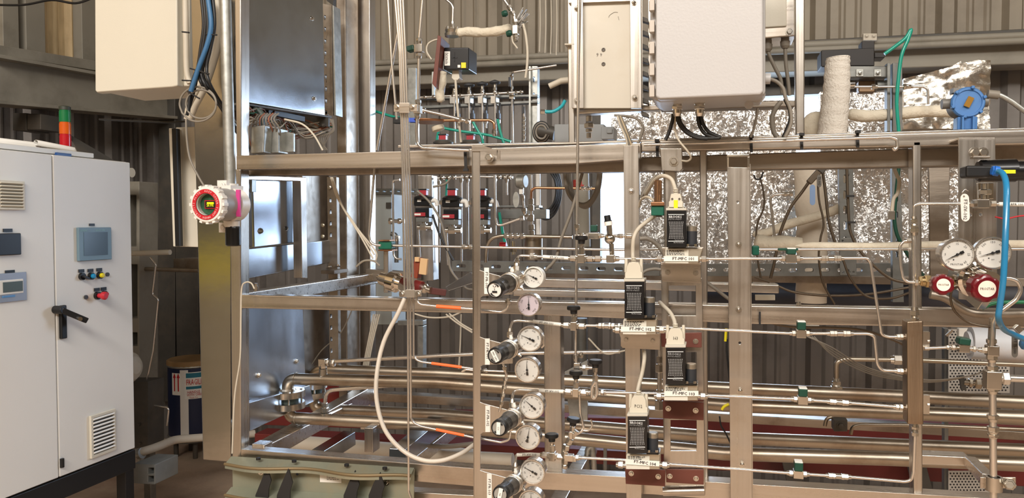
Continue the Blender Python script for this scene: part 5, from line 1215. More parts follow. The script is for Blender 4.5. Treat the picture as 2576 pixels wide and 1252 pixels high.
L = Line('tube rising behind the CO knob from the lowest orange sleeve', [(1208, 1102), (1260, 1112), (1282, 1106), (1284, 1085)], rpx=3.0, Y=1.62, bend=.015); L.done()
t = T('tube_clamp', 'two-bolt clamp holding the four tubes above the top beam', 'clamp')
t.p('strap', S(1.645, .004, [(990, 263), (1050, 262), (1050, 280), (990, 281)]), steel_h, .001); t.p('saddle', S(1.642, .003, [(1004, 258), (1030, 258), (1030, 284), (1004, 284)]), steel_h, .0008)
for x in (998, 1036): t.p('bolt', MB().bolt(W(x, 269, 1.645), (0, -1, 0), .005, .005), fit_m)
t.done()
t = T('tube_clamp', 'two-bolt clamp holding the four tubes at the middle beam', 'clamp')
t.p('strap', S(1.635, .004, [(1003, 731), (1060, 729), (1060, 745), (1004, 747)]), mat('bright_clamp', (214, 208, 198), .3, .9), .001); t.p('saddle', S(1.632, .003, [(1020, 728), (1042, 728), (1043, 748), (1021, 748)]), MC['bright_clamp'], .0008)
for x in (1011, 1052): t.p('bolt', MB().bolt(W(x, 739, 1.635), (0, -1, 0), .005, .005), fit_m)
t.done()
L = Line('long bright tube leaning left of the tube bundle', [(1000, 85), (948, 378)], rpx=3.4, Y=1.84, bend=0); L.done()
L = Line('thin bright tube left of the bundle running down to the clamp', [(975, -20), (985, 150), (998, 300)], rpx=3.2, Y=1.74, bend=0); L.done()
L = Line('tube from the top beam down to the green coupling', [(942, 425), (928, 590), (932, 610), (945, 616), (958, 617)], rpx=3.4, Y=1.80, bend=.02); L.done()
cable('pale_hose', 'pale plastic hose looping from the lower clamp down and right under the strip', 'hose', [(1018, 750, 1.64), (1000, 790, 1.63), (965, 860, 1.62), (948, 940, 1.60), (948, 1010, 1.59), (968, 1080, 1.58), (1010, 1130, 1.58), (1060, 1156, 1.58), (1110, 1158, 1.59), (1160, 1140, 1.62), (1192, 1118, 1.66)], 1.6, 5.5, mat('pale_hose', (202, 192, 178), .4), n=12)
one('green_block', 'green rectangular coupling with copper ends at the left of the long horizontal tube', 'valve', S(1.83, .03, rc(951, 607, 984, 627)), green, .003)
one('terminal_plate', 'copper-coloured plates above and below the green coupling', 'plate', S(1.825, .035, rc(952, 603, 980, 606), rc(951, 628, 986, 631)), copper)
one('support_stand', 'small steel upright carrying the green coupling', 'stand', S(1.84, .03, rc(964, 631, 976, 736)), steel_v, .002)
L = Line('long horizontal tube behind the regulator strip at mid height', [(984, 617), (1190, 621), (1560, 628), (1660, 626)], rpx=3.4, Y=1.84, bend=0); L.nut(1170, 620, 14, 7).nutr(1182, 620, 12, 7); L.done()
L = Line('long horizontal tube continuing right of the flat bar in front of the white wrap', [(1894, 627), (2640, 626)], rpx=3.6, Y=1.84, bend=0); L.done()
one('green_block', 'green square coupling half hidden behind the flat bar', 'valve', S(1.83, .03, rc(1892, 618, 1910, 642)), green, .003)
one('lever_valve', 'long green lever lying over the tube right of the flat bar', 'valve', S(1.592, .02, [(1958, 624), (2008, 624), (2008, 630), (1998, 630), (1998, 638), (1978, 638), (1978, 630), (1958, 630)]), dgreen, .001)
# chrome actuator lying on the middle beam
t = T('angle_valve', 'chrome angle valve lying across the middle beam beside the tube bundle', 'valve'); A = W(950, 697, 1.72); B = W(1024, 718, 1.70); k = mpp(A); d = B - A
t.p('barrel', MB().lathe(A, d, [(0, 6 * k), (6 * k, 8 * k), (12 * k, 16 * k), (38 * k, 19 * k), (39 * k, 24 * k), (62 * k, 25 * k), (66 * k, 20 * k), (78 * k, 18 * k)], 28), chrome)
t.p('red_collar', MB().lathe(W(1045, 718, 1.70), d, [(0, 15 * k), (20 * k, 15 * k)], 10), mat('red_brown_collar', (120, 36, 34), .4))
t.p('neck', MB().lathe(W(1064, 724, 1.70), d, [(0, 12 * k), (8 * k, 12 * k), (12 * k, 8 * k), (24 * k, 8 * k)], 16), fit_m)
t.p('lever', MB().beam(W(1078, 730, 1.70), W(1122, 736, 1.72), .012, .016), mat('dark_red_grip', (84, 44, 40), .5), .002); t.done()
one('red_block', 'small red-brown and cream terminal block tilted behind the tube bundle', 'block', MB().beam(W(1046, 698, 1.80), W(1056, 648, 1.80), .028, .018), mat('rust_red', (132, 56, 30), .5, 0, .2), .002)
one('cream_cover', 'cream cover on the tilted red-brown block', 'cover', MB().beam(W(1064, 690, 1.79), W(1068, 650, 1.79), .010, .02).box(W(1050, 652, 1.785), (.012, .01, .012)), mat('cream_cover', (214, 176, 130), .5), .001)
# ------------------------------------------------------------------ white board panel and big enclosure, top
t = T('board_panel', 'white board in a stainless frame with four corner bolts and pen marks, top centre', 'panel')
t.p('board', S(1.80, .012, [(1456, -30), (1590, -30), (1590, 272), (1464, 272)], holes=[]), mat('off_white_board', (212, 205, 190), .6, 0, .02, dirt=(200, 188, 166), ds=4), .001)
for x0, x1 in ((1435, 1465), (1583, 1611)): t.p('side_strip', S(1.785, .012, [(x0, -30), (x1, -30), (x1 + 3, 272), (x0 + 3, 272)]), steel_v, .001)
t.p('top_strip', S(1.79, .012, [(1430, -2), (1608, -6), (1608, 2), (1430, 8)]), steel_h, .001)
for x, y in ((1449, 20), (1594, 5), (1451, 254), (1597, 246)): t.p('bolt', MB().bolt(W(x, y, 1.785), (0, -1, 0), .0055, .005).sphere(W(x, y, 1.777), .0035), fit_m)
for x, y in ((1518, 125), (1518, 161)): t.p('hole', MB().torus(W(x, y, 1.799), (0, 1, 0), .0035, .0012).lathe(W(x, y, 1.7995), (0, -1, 0), [(0, .0035), (.0002, .0035)], 12), mat('pencil_grey', (112, 106, 98), .7))
m_ = MB(); text_on(m_, '9', 1503, 138, 12, 1.7992); text_on(m_, '9', 1512, 138, 11, 1.7992)
t.p('pen_marks', m_.tube(smooth_path(P3([(1531, 44), (1534, 38), (1545, 31), (1554, 31)], 1.7992)), .0004, 5).tube(P3([(1555, 41), (1557, 50)], 1.7992), .0004, 5), MC['pencil_grey']); t.done()
t = T('control_enclosure', 'large pale grey hinged enclosure at the top, right of the white board', 'enclosure')
t.p('lid', S(1.56, .03, [(1650, -60), (1920, -60), (1921, 232), (1912, 238), (1660, 250), (1649, 244)]), grey_w, .006)
t.p('body', S(1.59, .14, [(1636, -60), (1926, -60), (1926, 236), (1918, 240), (1660, 256), (1644, 248), (1636, 240)]), grey_w, .006)
for i in range(5): t.p('hinge', MB().box(W(1641, 14 + i * 54, 1.575), (.010, .018, .024)).cyl(W(1637, 2 + i * 54, 1.575), W(1637, 28 + i * 54, 1.575), .0035, 8), mat('beige_hinge', (196, 186, 174), .5), .001)  # hinges beige, warmer than the lid
t.p('corner_lug', MB().lathe(W(1905, 240, 1.66), (0, -1, 0), [(0, .016), (.006, .016)], 18).lathe(W(1884, 264, 1.66), (0, -1, 0), [(0, .009), (.005, .009)], 14), grey_w)
t.p('side_gland', MB().cyl(W(1922, 198, 1.62), W(1938, 198, 1.62), .011, 12), grey_w); t.done()
t = T('vented_box', 'row of dark slotted vents between white board and grey enclosure', 'bracket')
for i in range(8): t.p('tooth', S(1.80, .02, [(1613, 40 + i * 34), (1630, 47 + i * 34), (1632, 58 + i * 34), (1613, 52 + i * 34)]), dark_st, .001)
t.p('strip', S(1.795, .004, [(1611, -20), (1615, -20), (1617, 264), (1613, 264)]), steel_v)
t.p('strip', S(1.82, .004, [(1630, -20), (1636, -20), (1636, 235), (1632, 240)]), steel_v); t.done()
for i, x in enumerate((1704, 1760)):
    t = T('cable_gland', ['left', 'right'][i] + ' chrome cable gland under the big grey enclosure', 'gland'); q = W(x, 254, 1.64); k = mpp(q)
    t.p('nut', MB().hexn(q, q - V((0, 0, 9 * k)), 15 * k), chrome); t.p('nut', MB().hexn(q - V((0, 0, 11 * k)), q - V((0, 0, 22 * k)), 14 * k), chrome)
    t.p('neck', MB().lathe(q - V((0, 0, 9 * k)), (0, 0, -1), [(0, 11 * k), (22 * k, 11 * k), (30 * k, 8 * k)], 18), chrome); t.done()
for i, q in enumerate(([(1694, 286), (1690, 310), (1682, 335), (1674, 352)], [(1702, 286), (1708, 310), (1726, 332), (1752, 346), (1780, 349)], [(1706, 286), (1714, 312), (1738, 336), (1775, 347), (1810, 347)], [(1756, 283), (1758, 310), (1772, 335), (1800, 347)], [(1762, 283), (1768, 310), (1784, 332), (1814, 346)])):
    cable('black_cable', ['black cable dropping straight from the left gland', 'inner black cable curving right from the left gland', 'outer black cable curving right from the left gland', 'inner black cable curving from the right gland', 'outer black cable curving from the right gland'][i], 'cable', q, 1.66, 4.6, cable_k)
cable('white_cable', 'thin white cable looping from the left gland round the top bracket', 'cable', [(1700, 288, 1.66), (1698, 320, 1.66), (1706, 350, 1.65), (1728, 378, 1.65), (1738, 396, 1.66), (1730, 405, 1.67), (1716, 404, 1.69)], 1.65, 2.6, cable_w)
for i in range(4): cable('beige_cable', 'beige cable among four bowed ones entering the mounting bar top', 'cable', [(1553 + i * 3, 292), (1562 + i * 4, 318), (1574 + i * 3, 345), (1579 + i * 5, 370), (1582 + i * 5, 400)], 1.74 + i * .005, 2.6, [mat('beige_cable', (206, 184, 150), .5), cable_g][i % 2] if i else cable_w, group='beige cables entering the mounting bar top')
cable('grey_cable', 'grey cable arching over from the white board to the mounting bar', 'cable', [(1545, 290), (1580, 292), (1604, 300), (1617, 320), (1612, 345), (1602, 365)], 1.76, 3.2, cable_g)
t = T('white_enclosure', 'small white enclosure with a steel rim, right of the big grey one', 'enclosure')
t.p('face', S(1.90, .02, [(1915, -40), (1979, -40), (1979, 66), (1915, 70)]), cream, .003)
t.p('rim', S(1.905, .10, [(1905, -40), (2004, -40), (2002, 90), (1905, 98)]), steel_h, .003)
t.p('bolt', MB().bolt(W(1986, 80, 1.905), (0, -1, 0), .0065, .006), fit_m); t.done()
for i, (x, y, pts) in enumerate(((1931, 112, [(1931, 128), (1940, 150), (1952, 175), (1964, 200), (1968, 235)]), (1975, 104, [(1975, 120), (1977, 160), (1982, 200), (1986, 240)]))):
    q = W(x, y, 1.93); k = mpp(q)
    one('cable_gland', ['left', 'right'][i] + ' grey plastic gland under the small white enclosure', 'gland', MB().lathe(q, (0, 0, -1), [(-12 * k, 10 * k), (0, 10 * k), (0, 12 * k), (12 * k, 11 * k), (18 * k, 7 * k)], 14), cable_g)
    cable('grey_cable', ['left', 'right'][i] + ' grey cable hanging from the small white enclosure', 'cable', pts, 1.93, 4.6, cable_g)
cable('grey_cable', 'grey cable curving out of the side of the big enclosure', 'cable', [(1936, 198), (1955, 206), (1970, 222), (1976, 245), (1988, 275), (1990, 310), (1975, 345)], 1.72, 4.6, cable_g)
cable('grey_cable', 'grey cable bowed left below the lamp-bright gap', 'cable', [(1965, 255), (1950, 275), (1942, 300), (1946, 330), (1955, 345)], 1.80, 6, cable_g)
cable('black_cable', 'black cable bowed right below the lamp-bright gap', 'cable', [(1974, 248), (1986, 275), (1988, 300), (1978, 328), (1970, 345)], 1.78, 4.5, cable_k)
cable('white_cable', 'thin white cable hanging below the corner of the big enclosure', 'cable', [(1906, 272), (1902, 300), (1896, 325), (1888, 345)], 1.72, 3.4, cable_g)
one('handle_lever', 'short beige lever sticking out left of the white board frame', 'lever', MB().tube(P3([(1382, 217), (1412, 203), (1440, 200)], 1.95), .008, 12), cable_w)
one('cable_tie', 'white cable tie round the left post of the white board frame', 'cable tie', S(1.785, .06, [(1420, 109), (1446, 109), (1446, 113), (1420, 113)]), cable_w, .001)
L = Line('thin bright rod running down in front of the white board', [(1460, -20, 1.70), (1455, 200, 1.70), (1452, 560, 1.66)], rpx=3.4, Y=1.70, bend=0); L.done()
t = T('union_fitting', 'hexagonal steel union hanging under the white board frame', 'fitting'); q = W(1482, 292, 1.9); k = mpp(q)
for a, b, r in ((0, 14, 8), (18, 30, 13), (32, 40, 9), (42, 55, 7)): t.p('nut', MB().hexn(q - V((0, 0, a * k)), q - V((0, 0, b * k)), r * k), fit_m)
t.done()
for i in range(3): cable('grey_hose', ['front', 'middle', 'rear'][i] + ' grey hose of the trio bowed below the top beam left of the mounting bar', 'cable', [(1424 + i * 5, 410), (1422 + i * 5, 450), (1432 + i * 6, 490 + i * 3), (1455 + i * 2, 512 + i * 2), (1480, 510 + i * 4), (1500 + i * 2, 480), (1508 + i * 2, 430)], 1.95 + i * .02, 5.0, cable_g, group='grey hoses bowed below the top beam')
cable('grey_hose', 'long grey cable slanting down left from the bowed hoses', 'cable', [(1470, 418), (1455, 470), (1438, 530), (1412, 600), (1398, 650), (1372, 680)], 1.85, 4.0, cable_g)
cable('grey_cable', 'grey cable swinging from the side bracket behind controller 101', 'cable', [(1610, 600), (1630, 600), (1650, 612), (1662, 625), (1672, 640)], 1.70, 5.5, cable_g)
cable('grey_cable', 'grey cable rising behind the left of controller 101 to the top bracket', 'cable', [(1610, 497), (1622, 480), (1634, 460), (1650, 440)], 1.72, 4, cable_g)
cable('grey_cable', 'grey cable curving behind the bracket of controller 101', 'cable', [(1606, 700), (1622, 682), (1645, 676), (1664, 678)], 1.72, 4, cable_g)
cable('grey_cable', 'grey cable slanting down right of the mounting channel behind the flat bar', 'cable', [(1768, 703), (1800, 726), (1840, 756), (1900, 792), (1960, 812), (2060, 820)], 2.0, 4.5, cable_g)
cable('black_wire', 'black wire with a yellow end beside the flat bar, upper', 'wire', [(1829, 852), (1828, 880), (1832, 920), (1836, 960)], 1.74, 2.4, cable_k)
one('yellow_sleeve', 'upper yellow wire sleeve left of the flat bar', 'sleeve', MB().tube(P3([(1827, 826), (1825, 858)], 1.74), .0032, 8), yellow)
one('yellow_sleeve', 'lower yellow wire sleeve left of the flat bar', 'sleeve', MB().tube(smooth_path(P3([(1816, 1030), (1822, 1022), (1834, 1016)], 1.74)), .0034, 8), yellow)
cable('black_wire', 'black wire curving behind the flat bar below the lower yellow sleeve', 'wire', [(1810, 1046), (1814, 1070), (1826, 1090), (1838, 1115)], 1.76, 2.0, cable_k)

# ------------------------------------------------------------------ large pipes with flanges, lower half
def bigpipe(label, pts, r, Y, bend=.075):
    t = T('process_pipe', label, 'pipe'); P_ = P3(pts, Y); t.p('pipe', MB().tube(fillet(P_, bend, 8), r, 20), pipe_m); return t
t = bigpipe('upper front large pipe turning down into the front flange pair', [(724, 1000), (724, 952), (1100, 962), (1820, 1018), (2240, 1036), (2700, 1056)], .0185, 2.12); t.p('weld', MB().torus(W(745, 951, 2.12), (1, 0, 0), .0185, .0015), pipe_m); t.done()
t = bigpipe('lower front large pipe turning up into the front flange pair', [(726, 1000), (726, 1050), (1100, 1069), (1820, 1140), (2240, 1153), (2700, 1172)], .0185, 2.12); t.p('weld', MB().torus(W(747, 1052, 2.12), (1, 0, 0), .0185, .0015), pipe_m); t.done()
bigpipe('upper rear large pipe turning down into the rear flange pair', [(788, 985), (788, 928), (1100, 939), (1820, 976), (2240, 995), (2700, 1018)], .019, 2.38).done()
bigpipe('lower rear large pipe turning up into the rear flange pair', [(788, 980), (790, 1028), (1100, 1041), (1820, 1100), (2240, 1118), (2700, 1138)], .019, 2.38).done()
def flanges(label, x, ya, yb, Y, r=.041):
    t = T('flange_pair', label, 'flange')
    for nm, y, g in (('upper_flange', ya, 1), ('lower_flange', yb, -1)):
        q = W(x, y, Y); h = .007
        f = t.p(nm, MB().lathe(q - V((0, 0, h)), (0, 0, 1), [(-.003, r), (.0155, r), (.0165, r * .97)], 40).lathe(q + V((0, 0, h * g)), (0, 0, g), [(0, r * .52), (.008, r * .42)], 28), fit_m)
    za, zb = W(x, ya, Y), W(x, yb, Y)
    for i in range(4):
        a = radians(35 + 90 * i); o = V((cos(a) * r * .78, sin(a) * r * .78, 0))
        t.p('stud', MB().cyl(za + o + V((0, 0, .013)), zb + o - V((0, 0, .016)), .003, 8).hexn(za + o + V((0, 0, .006)), za + o + V((0, 0, .012)), .0055).hexn(zb + o - V((0, 0, .007)), zb + o - V((0, 0, .013)), .0055), fit_m)
    t.p('gap_or_gasket', MB().cyl(zb + V((0, 0, .008)), za - V((0, 0, .008)), r * .62, 24), mat('green_gasket', (70, 84, 80), .6)); t.done()
flanges('front flange pair with studs at the left end of the large pipes', 724, 988, 1017, 2.12, .054)
flanges('rear flange pair half hidden behind the front one', 788, 966, 990, 2.38, .050)
def takeoff(label, x, y, Y, pts, elbow):
    L = Line(label, pts, rpx=5.0, Y=Y, bend=.05 if not elbow else .002); q = W(x, y, Y); k = mpp(q)
    L.t.p('boss', MB().lathe(q - V((0, 0, 12 * k)), (0, 0, 1), [(0, 14 * k), (5 * k, 11 * k), (22 * k, 10 * k)], 18), fit_m)
    L.t.p('nut', MB().hexn(q + V((0, 0, 10 * k)), q + V((0, 0, 24 * k)), 10 * k), fit_m)
    L.t.p('white_tape', MB().cyl(q + V((0, 0, 7 * k)), q + V((0, 0, 10 * k)), 10 * k), white)
    if elbow:
        L.t.p('elbow', MB().box(q + V((0, 0, 26 * k)), (18 * k, 18 * k, 18 * k)).hexn(q + V((8 * k, 0, 26 * k)), q + V((18 * k, 0, 26 * k)), 9 * k).hexn(q + V((20 * k, 0, 26 * k)), q + V((34 * k, 0, 26 * k)), 10 * k), fit_m, .001)
    else: L.t.p('nut', MB().hexn(q + V((0, 0, 25 * k)), q + V((0, 0, 36 * k)), 8 * k), fit_m)
    L.done()
takeoff('straight tube leaving an elbow fitting on top of the upper front pipe to the right', 813, 937, 2.12, [(813, 930), (813, 910), (1190, 890), (1560, 884)], True)
takeoff('curved tube rising from a fitting on the lower front pipe and bending right', 817, 1048, 2.12, [(817, 1040), (819, 982), (860, 978), (1000, 968), (1160, 972)], False)
one('red_valve_body', 'dark red round casting behind the flanges', 'valve', MB().sphere(W(838, 990, 2.62), .052, 20, 12, (1.2, 1, .9)).cyl(W(800, 985, 2.62), W(825, 990, 2.62), .03), mat('rust_red_casting', (120, 30, 24), .5, 0, .15))
one('white_pipe', 'dusty white pipe on the ground behind the bottom beam, left part', 'pipe', MB().tube(P3([(700, 1110), (1200, 1150)], 2.9), .033, 18), MC['dusty_white_pipe'])
one('white_pipe', 'pale lagged pipe section behind the regulator strip near the floor', 'pipe', MB().tube(P3([(1020, 1138), (1130, 1148), (1290, 1156)], 2.6), .024, 18), MC['dusty_white_pipe'])
cable('thick_cable', 'thick grey cable curving on the white pipe behind the pale hose', 'cable', [(1060, 1110), (1080, 1120), (1130, 1122), (1190, 1116)], 2.3, 6, cable_g, n=10)
for i, (a, b, wd_, Y0, Y1) in enumerate((((610, 1165), (925, 985), 24, 1.85, 2.60), ((800, 1150), (880, 1100), 30, 2.3, 2.5), ((1000, 1150), (1130, 1040), 34, 1.95, 2.6))):
    A, B = W(*a, Y0), W(*b, Y1)
    one('skid_beam', ['left', 'middle', 'right'][i] + ' of three blue-lit square beams running back under the large pipes', 'beam', MB().beam(A, B, .05, .05), mirror if i else steel_h, .003)
one('skid_rail', 'long blue-lit rail behind the large pipes near the floor', 'beam', S(2.75, .05, [(950, 990), (1600, 1042), (1600, 1052), (950, 1000)]), mirror, .002)
one('red_floor_beam', 'dark red painted steel beam along the floor behind the large pipes', 'beam', S(3.3, .12, [(640, 1035), (2700, 1072), (2700, 1140), (640, 1068)]), red_st, .004)
one('red_floor_beam', 'second dark red steel beam lying lower along the floor', 'beam', S(3.0, .10, [(640, 1090), (2700, 1190), (2700, 1230), (640, 1122)]), red_st, .004)
for x, l in ((2010, 'left'), (2330, 'right')): one('floor_post', l + ' dark steel foot behind the lowest pipes on the right', 'post', S(2.9, .07, [(x - 45, 1150), (x - 5, 1150), (x + 35, 1300), (x - 10, 1300)]), dark_st, .003)
L = Line('dark tube with a heavy coupling bending down behind the manifold block', [(2104, 980), (2104, 910), (2125, 903), (2290, 905), (2640, 920)], rpx=6, Y=2.15, m=pipe_m, bend=.03); L.nut(2104, 960, 18, 11); L.nut(2104, 972, 12, 15); L.nutr(2250, 905, 20, 13).nut(2266, 905, 16, 13); L.done()
for i, (y, x0) in enumerate(((1047, 2075), (1068, 2140))):
    L = Line(['upper', 'lower'][i] + ' slim dull tube running right between the large pipes', [(x0, y + 24), (x0 + 4, y + 4), (x0 + 25, y), (2300, y + 1), (2640, y + 14)], rpx=4.5, Y=2.25, m=pipe_m, bend=.03); L.done()
one('beam_clip', 'dark clamp block holding the slim dull tubes', 'clamp', S(2.22, .05, rc(2098, 1056, 2132, 1085)).bolt(W(2115, 1070, 2.22), (0, -1, 0), .008), dark_st, .002)
for i in range(4): cable('clear_tube', 'thin clear tube in the sheaf slanting down behind line 102 to the right', 'tube', [(2030 + i * 6, 846), (2090, 872 + i * 6), (2160, 914 + i * 5), (2230, 938 + i * 4), (2340, 955 + i * 2), (2440, 945), (2480, 930)], 1.95 + i * .01, 1.6, cable_g, group='thin clear tubes slanting behind line 102')
cable('armoured_hose', 'armoured hose sagging along the lower edge of the middle beam', 'hose', [(1890, 790), (1940, 812), (2000, 822), (2100, 824), (2180, 832), (2260, 860), (2290, 880)], 1.85, 3.4, armour)
one('cable_tie', 'black cable tie hanging on the middle beam right of the flat bar', 'cable tie', S(1.735, .004, [(1909, 784), (1914, 784), (1914, 818), (1909, 818)]), rubber, .0005)
t = T('relief_fitting', 'dusty steel union standing behind the plug of controller 104', 'fitting'); q = W(1659, 1030, 1.86); k = mpp(q)
t.p('tube', MB().cyl(q, q + V((0, 0, 190 * k)), 6 * k, 12), tube_m)
for a, b, r in ((0, 24, 13), (26, 50, 11), (120, 135, 9), (95, 115, 12)): t.p('nut', MB().hexn(q + V((0, 0, a * k)), q + V((0, 0, b * k)), r * k), fit_m)
t.done()
one('u_bolt', 'inverted U of grey conduit standing behind the mounting bar near the floor', 'pipe', MB().tube(fillet(P3([(1478, 1200), (1478, 1130), (1490, 1118), (1496, 1200)][:4], 2.5), .02), .010, 10), galv)
one('chain', 'hanging steel chain strip behind line 104', 'chain', S(2.4, .01, rc(1518, 1120, 1526, 1195)), galvd)

# ------------------------------------------------------------------ equipment behind the rig, centre
slotm = galvd
def strut(label, poly, Y, holes, m=galvd, d=.03): return one('slotted_strut', label, 'strut', S(Y, d, poly, holes=holes), m, .001)
strut('long slotted horizontal strut behind the rig, left of the mounting bar', [(1136, 655), (1660, 664), (1660, 694), (1136, 682)], 2.75, [slot(1160 + i * 44, 669 + i * .85, 24, 9) for i in range(11)])
strut('long slotted horizontal strut behind the rig, right of the mounting channel', [(1770, 664), (2296, 662), (2296, 694), (1770, 694)], 2.75, [slot(1790 + i * 41, 679, 23, 10) for i in range(12)])
strut('vertical slotted strut in front of the foil with a drilled foot plate', [(2110, 410), (2146, 410), (2150, 640), (2114, 640)], 2.72, [vslot(2126, y, 9, 22) for y in (450, 490, 528, 567, 606)])
one('foot_plate', 'drilled square plate at the foot of the vertical slotted strut', 'plate', S(2.70, .006, [(2112, 598), (2154, 598), (2155, 692), (2113, 692)], holes=[circ(2120, 605, 2.5, 8), circ(2146, 606, 2.5, 8), circ(2121, 684, 2.5, 8), circ(2147, 684, 2.5, 8), circ(2134, 680, 3, 8)]), galvd, .001)
strut('second vertical strut behind the green hose', [(2244, 410), (2266, 410), (2274, 760), (2246, 760)], 2.65, [vslot(2256, y, 6, 16) for y in (460, 500, 540, 600, 640)])
t = T('valve_rack', 'two-rail strut rack behind the top beam carrying a row of small valves', 'rack')
t.p('rail', S(2.9, .04, [(1054, 243), (1352, 237), (1352, 243), (1054, 249)]), galvd, .001); t.p('rail', S(2.9, .04, [(1054, 266), (1352, 252), (1352, 258), (1054, 273)]), galvd, .001)
t.p('upright', S(2.92, .04, rc(1338, 166, 1352, 372), holes=[vslot(1343, 200, 5, 14), vslot(1343, 240, 5, 14)]), galv, .001); t.p('upright', S(2.9, .03, rc(1330, 166, 1335, 372)), galv, .001)
t.p('upright', S(2.92, .04, rc(1026, 170, 1046, 370)), galv, .001); t.p('upright', S(2.92, .03, rc(1086, 180, 1092, 250)), galv, .001)
t.done()
L = Line('small header tube with many tees along the top rail of the rack', [(1055, 245, 2.86), (1200, 238, 2.86), (1316, 231, 2.86)], rpx=3, Y=2.86, bend=0)
for i, x in enumerate((1070, 1092, 1115, 1140, 1160, 1192, 1222, 1255, 1280, 1300, 1312)): L.nut(x, 244 - i * 1.2, 8, 5)
L.done()
knobm = mat('dusty_black_knob', (52, 52, 54), .6)
for i, (x, yk, yt) in enumerate(((1143, 218, 360), (1180, 215, 345), (1213, 212, 355), (1245, 208, 340))):
    t = T('rack_valve', ['first', 'second', 'third', 'fourth'][i] + ' from the left of the four round-knobbed valves on the rack', 'valve', 'round-knobbed valves on the rack'); q = W(x, yk, 2.86); k = mpp(q)
    t.p('knob', MB().lathe(q - V((0, 0, 3 * k)), (0, 0, 1), [(0, 11 * k), (2 * k, 14 * k), (5 * k, 14 * k), (7 * k, 10 * k), (10 * k, 3 * k)], 18), knobm)
    t.p('stem', MB().cyl(q - V((0, 0, 3 * k)), q - V((0, 0, 14 * k)), 4 * k, 10).hexn(q - V((0, 0, 12 * k)), q - V((0, 0, 19 * k)), 5 * k), fit_m)
    t.p('body', MB().box(W(x, 254, 2.885), (12 * k, .06, 18 * k)).hexn(W(x, 236, 2.86), W(x, 228, 2.86), 5 * k), fit_m, .001)
    t.p('tube', MB().cyl(q - V((0, 0, 14 * k)), W(x + 1, yt, 2.86), 2.8 * k, 10), tube_m); t.done()
    q = W(x + 9, 292, 2.88); k = mpp(q)
    if i < 4: t = T('small_valve', ['first', 'second', 'third', 'fourth'][i] + ' small black-handled valve hanging under the rack, counted from the left', 'valve', 'small valves under the rack'); t.p('handle', MB().box(q, (9 * k, .02, 13 * k)).box(q + V((0, 0, 9 * k)), (5 * k, .015, 10 * k)).cyl(q + V((0, 0, 12 * k)), q + V((0, .02, 34 * k)), 2.5 * k, 8), knobm); t.p('body', MB().hexn(q - V((0, 0, 8 * k)), q - V((0, 0, 18 * k)), 5 * k).cyl(q - V((0, 0, 18 * k)), q - V((0, 0, 30 * k)), 3 * k), fit_m); t.done()
L = Line('tall thin tube with a black handle at the right end of the rack', [(1400, 164, 2.84), (1290, 182, 2.84), (1287, 190, 2.89), (1290, 360, 2.89)], rpx=2.8, Y=2.89, bend=.01); L.nut(1288, 195, 12, 5).nut(1288, 220, 8, 4).block(1288, 240, 12, 18)
q = W(1282, 206, 2.84); L.t.p('handle', MB().box(q, (.007, .012, .036)), knobm); L.done()
L = Line('stack of small steel fittings with a black top beside the right upright', [(1318, 270, 2.86), (1318, 355, 2.86)], rpx=3, Y=2.86, bend=0)
for y in (298, 310, 322, 334, 346): L.nut(1318, y, 9, 5)
L.t.p('cap', MB().box(W(1317, 277, 2.86), (.010, .012, .026)), knobm); L.done()
for i, pts in enumerate(([(930, 276), (955, 283), (992, 294), (1020, 298)], [(1115, 322), (1160, 330), (1230, 340), (1285, 356)], [(1190, 306), (1200, 325), (1212, 345), (1216, 365)], [(1252, 300), (1256, 320), (1264, 350), (1270, 365)], [(1098, 362), (1102, 335), (1110, 322), (1118, 318)])):
    cable('green_air_tube', ['green air tube slanting behind the left post of the tube bundle', 'long green air tube slanting right above the top beam', 'green air tube dropping from the third rack valve', 'green air tube dropping from the fourth rack valve', 'green air tube looping by the first red-topped valve'][i], 'tube', pts, 2.7, 3.4, teal)
cable('blue_air_tube', 'bright blue-green air tube curving left of the white board frame', 'tube', [(1372, 281), (1392, 280), (1412, 268), (1422, 252)], 2.2, 4.5, mat('cyan_tube', (40, 176, 190), .3, coat=.3))
one('tube_fitting', 'small steel fitting at the end of the bright blue-green air tube', 'fitting', MB().hexn(W(1360, 281, 2.2), W(1372, 281, 2.2), .008), fit_m)
L = Line('copper-coloured tube arched above the top beam', [(1052, 303), (1232, 302), (1243, 308), (1244, 335)], rpx=3.6, Y=2.1, m=copper, bend=.02); L.nut(1243, 332, 14, 6).nut(1243, 345, 14, 7); L.done()
L = Line('bright steel tube slanting from the vertical line to the copper tube', [(1058, 276), (1110, 288), (1180, 306)], rpx=4.5, Y=2.05, bend=0); L.nut(1062, 277, 16, 8).nut(1162, 301, 12, 7).nut(1178, 302, 12, 7); L.done()
# vertical line with a green handle, left
L = Line('vertical tube with a green handle beside the tube bundle, bending along the top beam', [(1065, -20), (1055, 95), (1052, 260), (1048, 330), (1050, 362), (1062, 372), (1180, 378)], rpx=4.0, Y=1.72, bend=.02)
L.nut(1057, 103, 14, 8).block(1056, 122, 22, 20).nut(1055, 140, 14, 8).nut(1051, 258, 14, 8).block(1051, 276, 18, 20).nut(1050, 292, 14, 8)
q = W(1035, 123, 1.72); k = mpp(q); L.t.p('handle', MB().box(q, (20 * k, .022, 14 * k), Matrix.Rotation(radians(-10), 3, 'Y')), dgreen, .003); L.done()
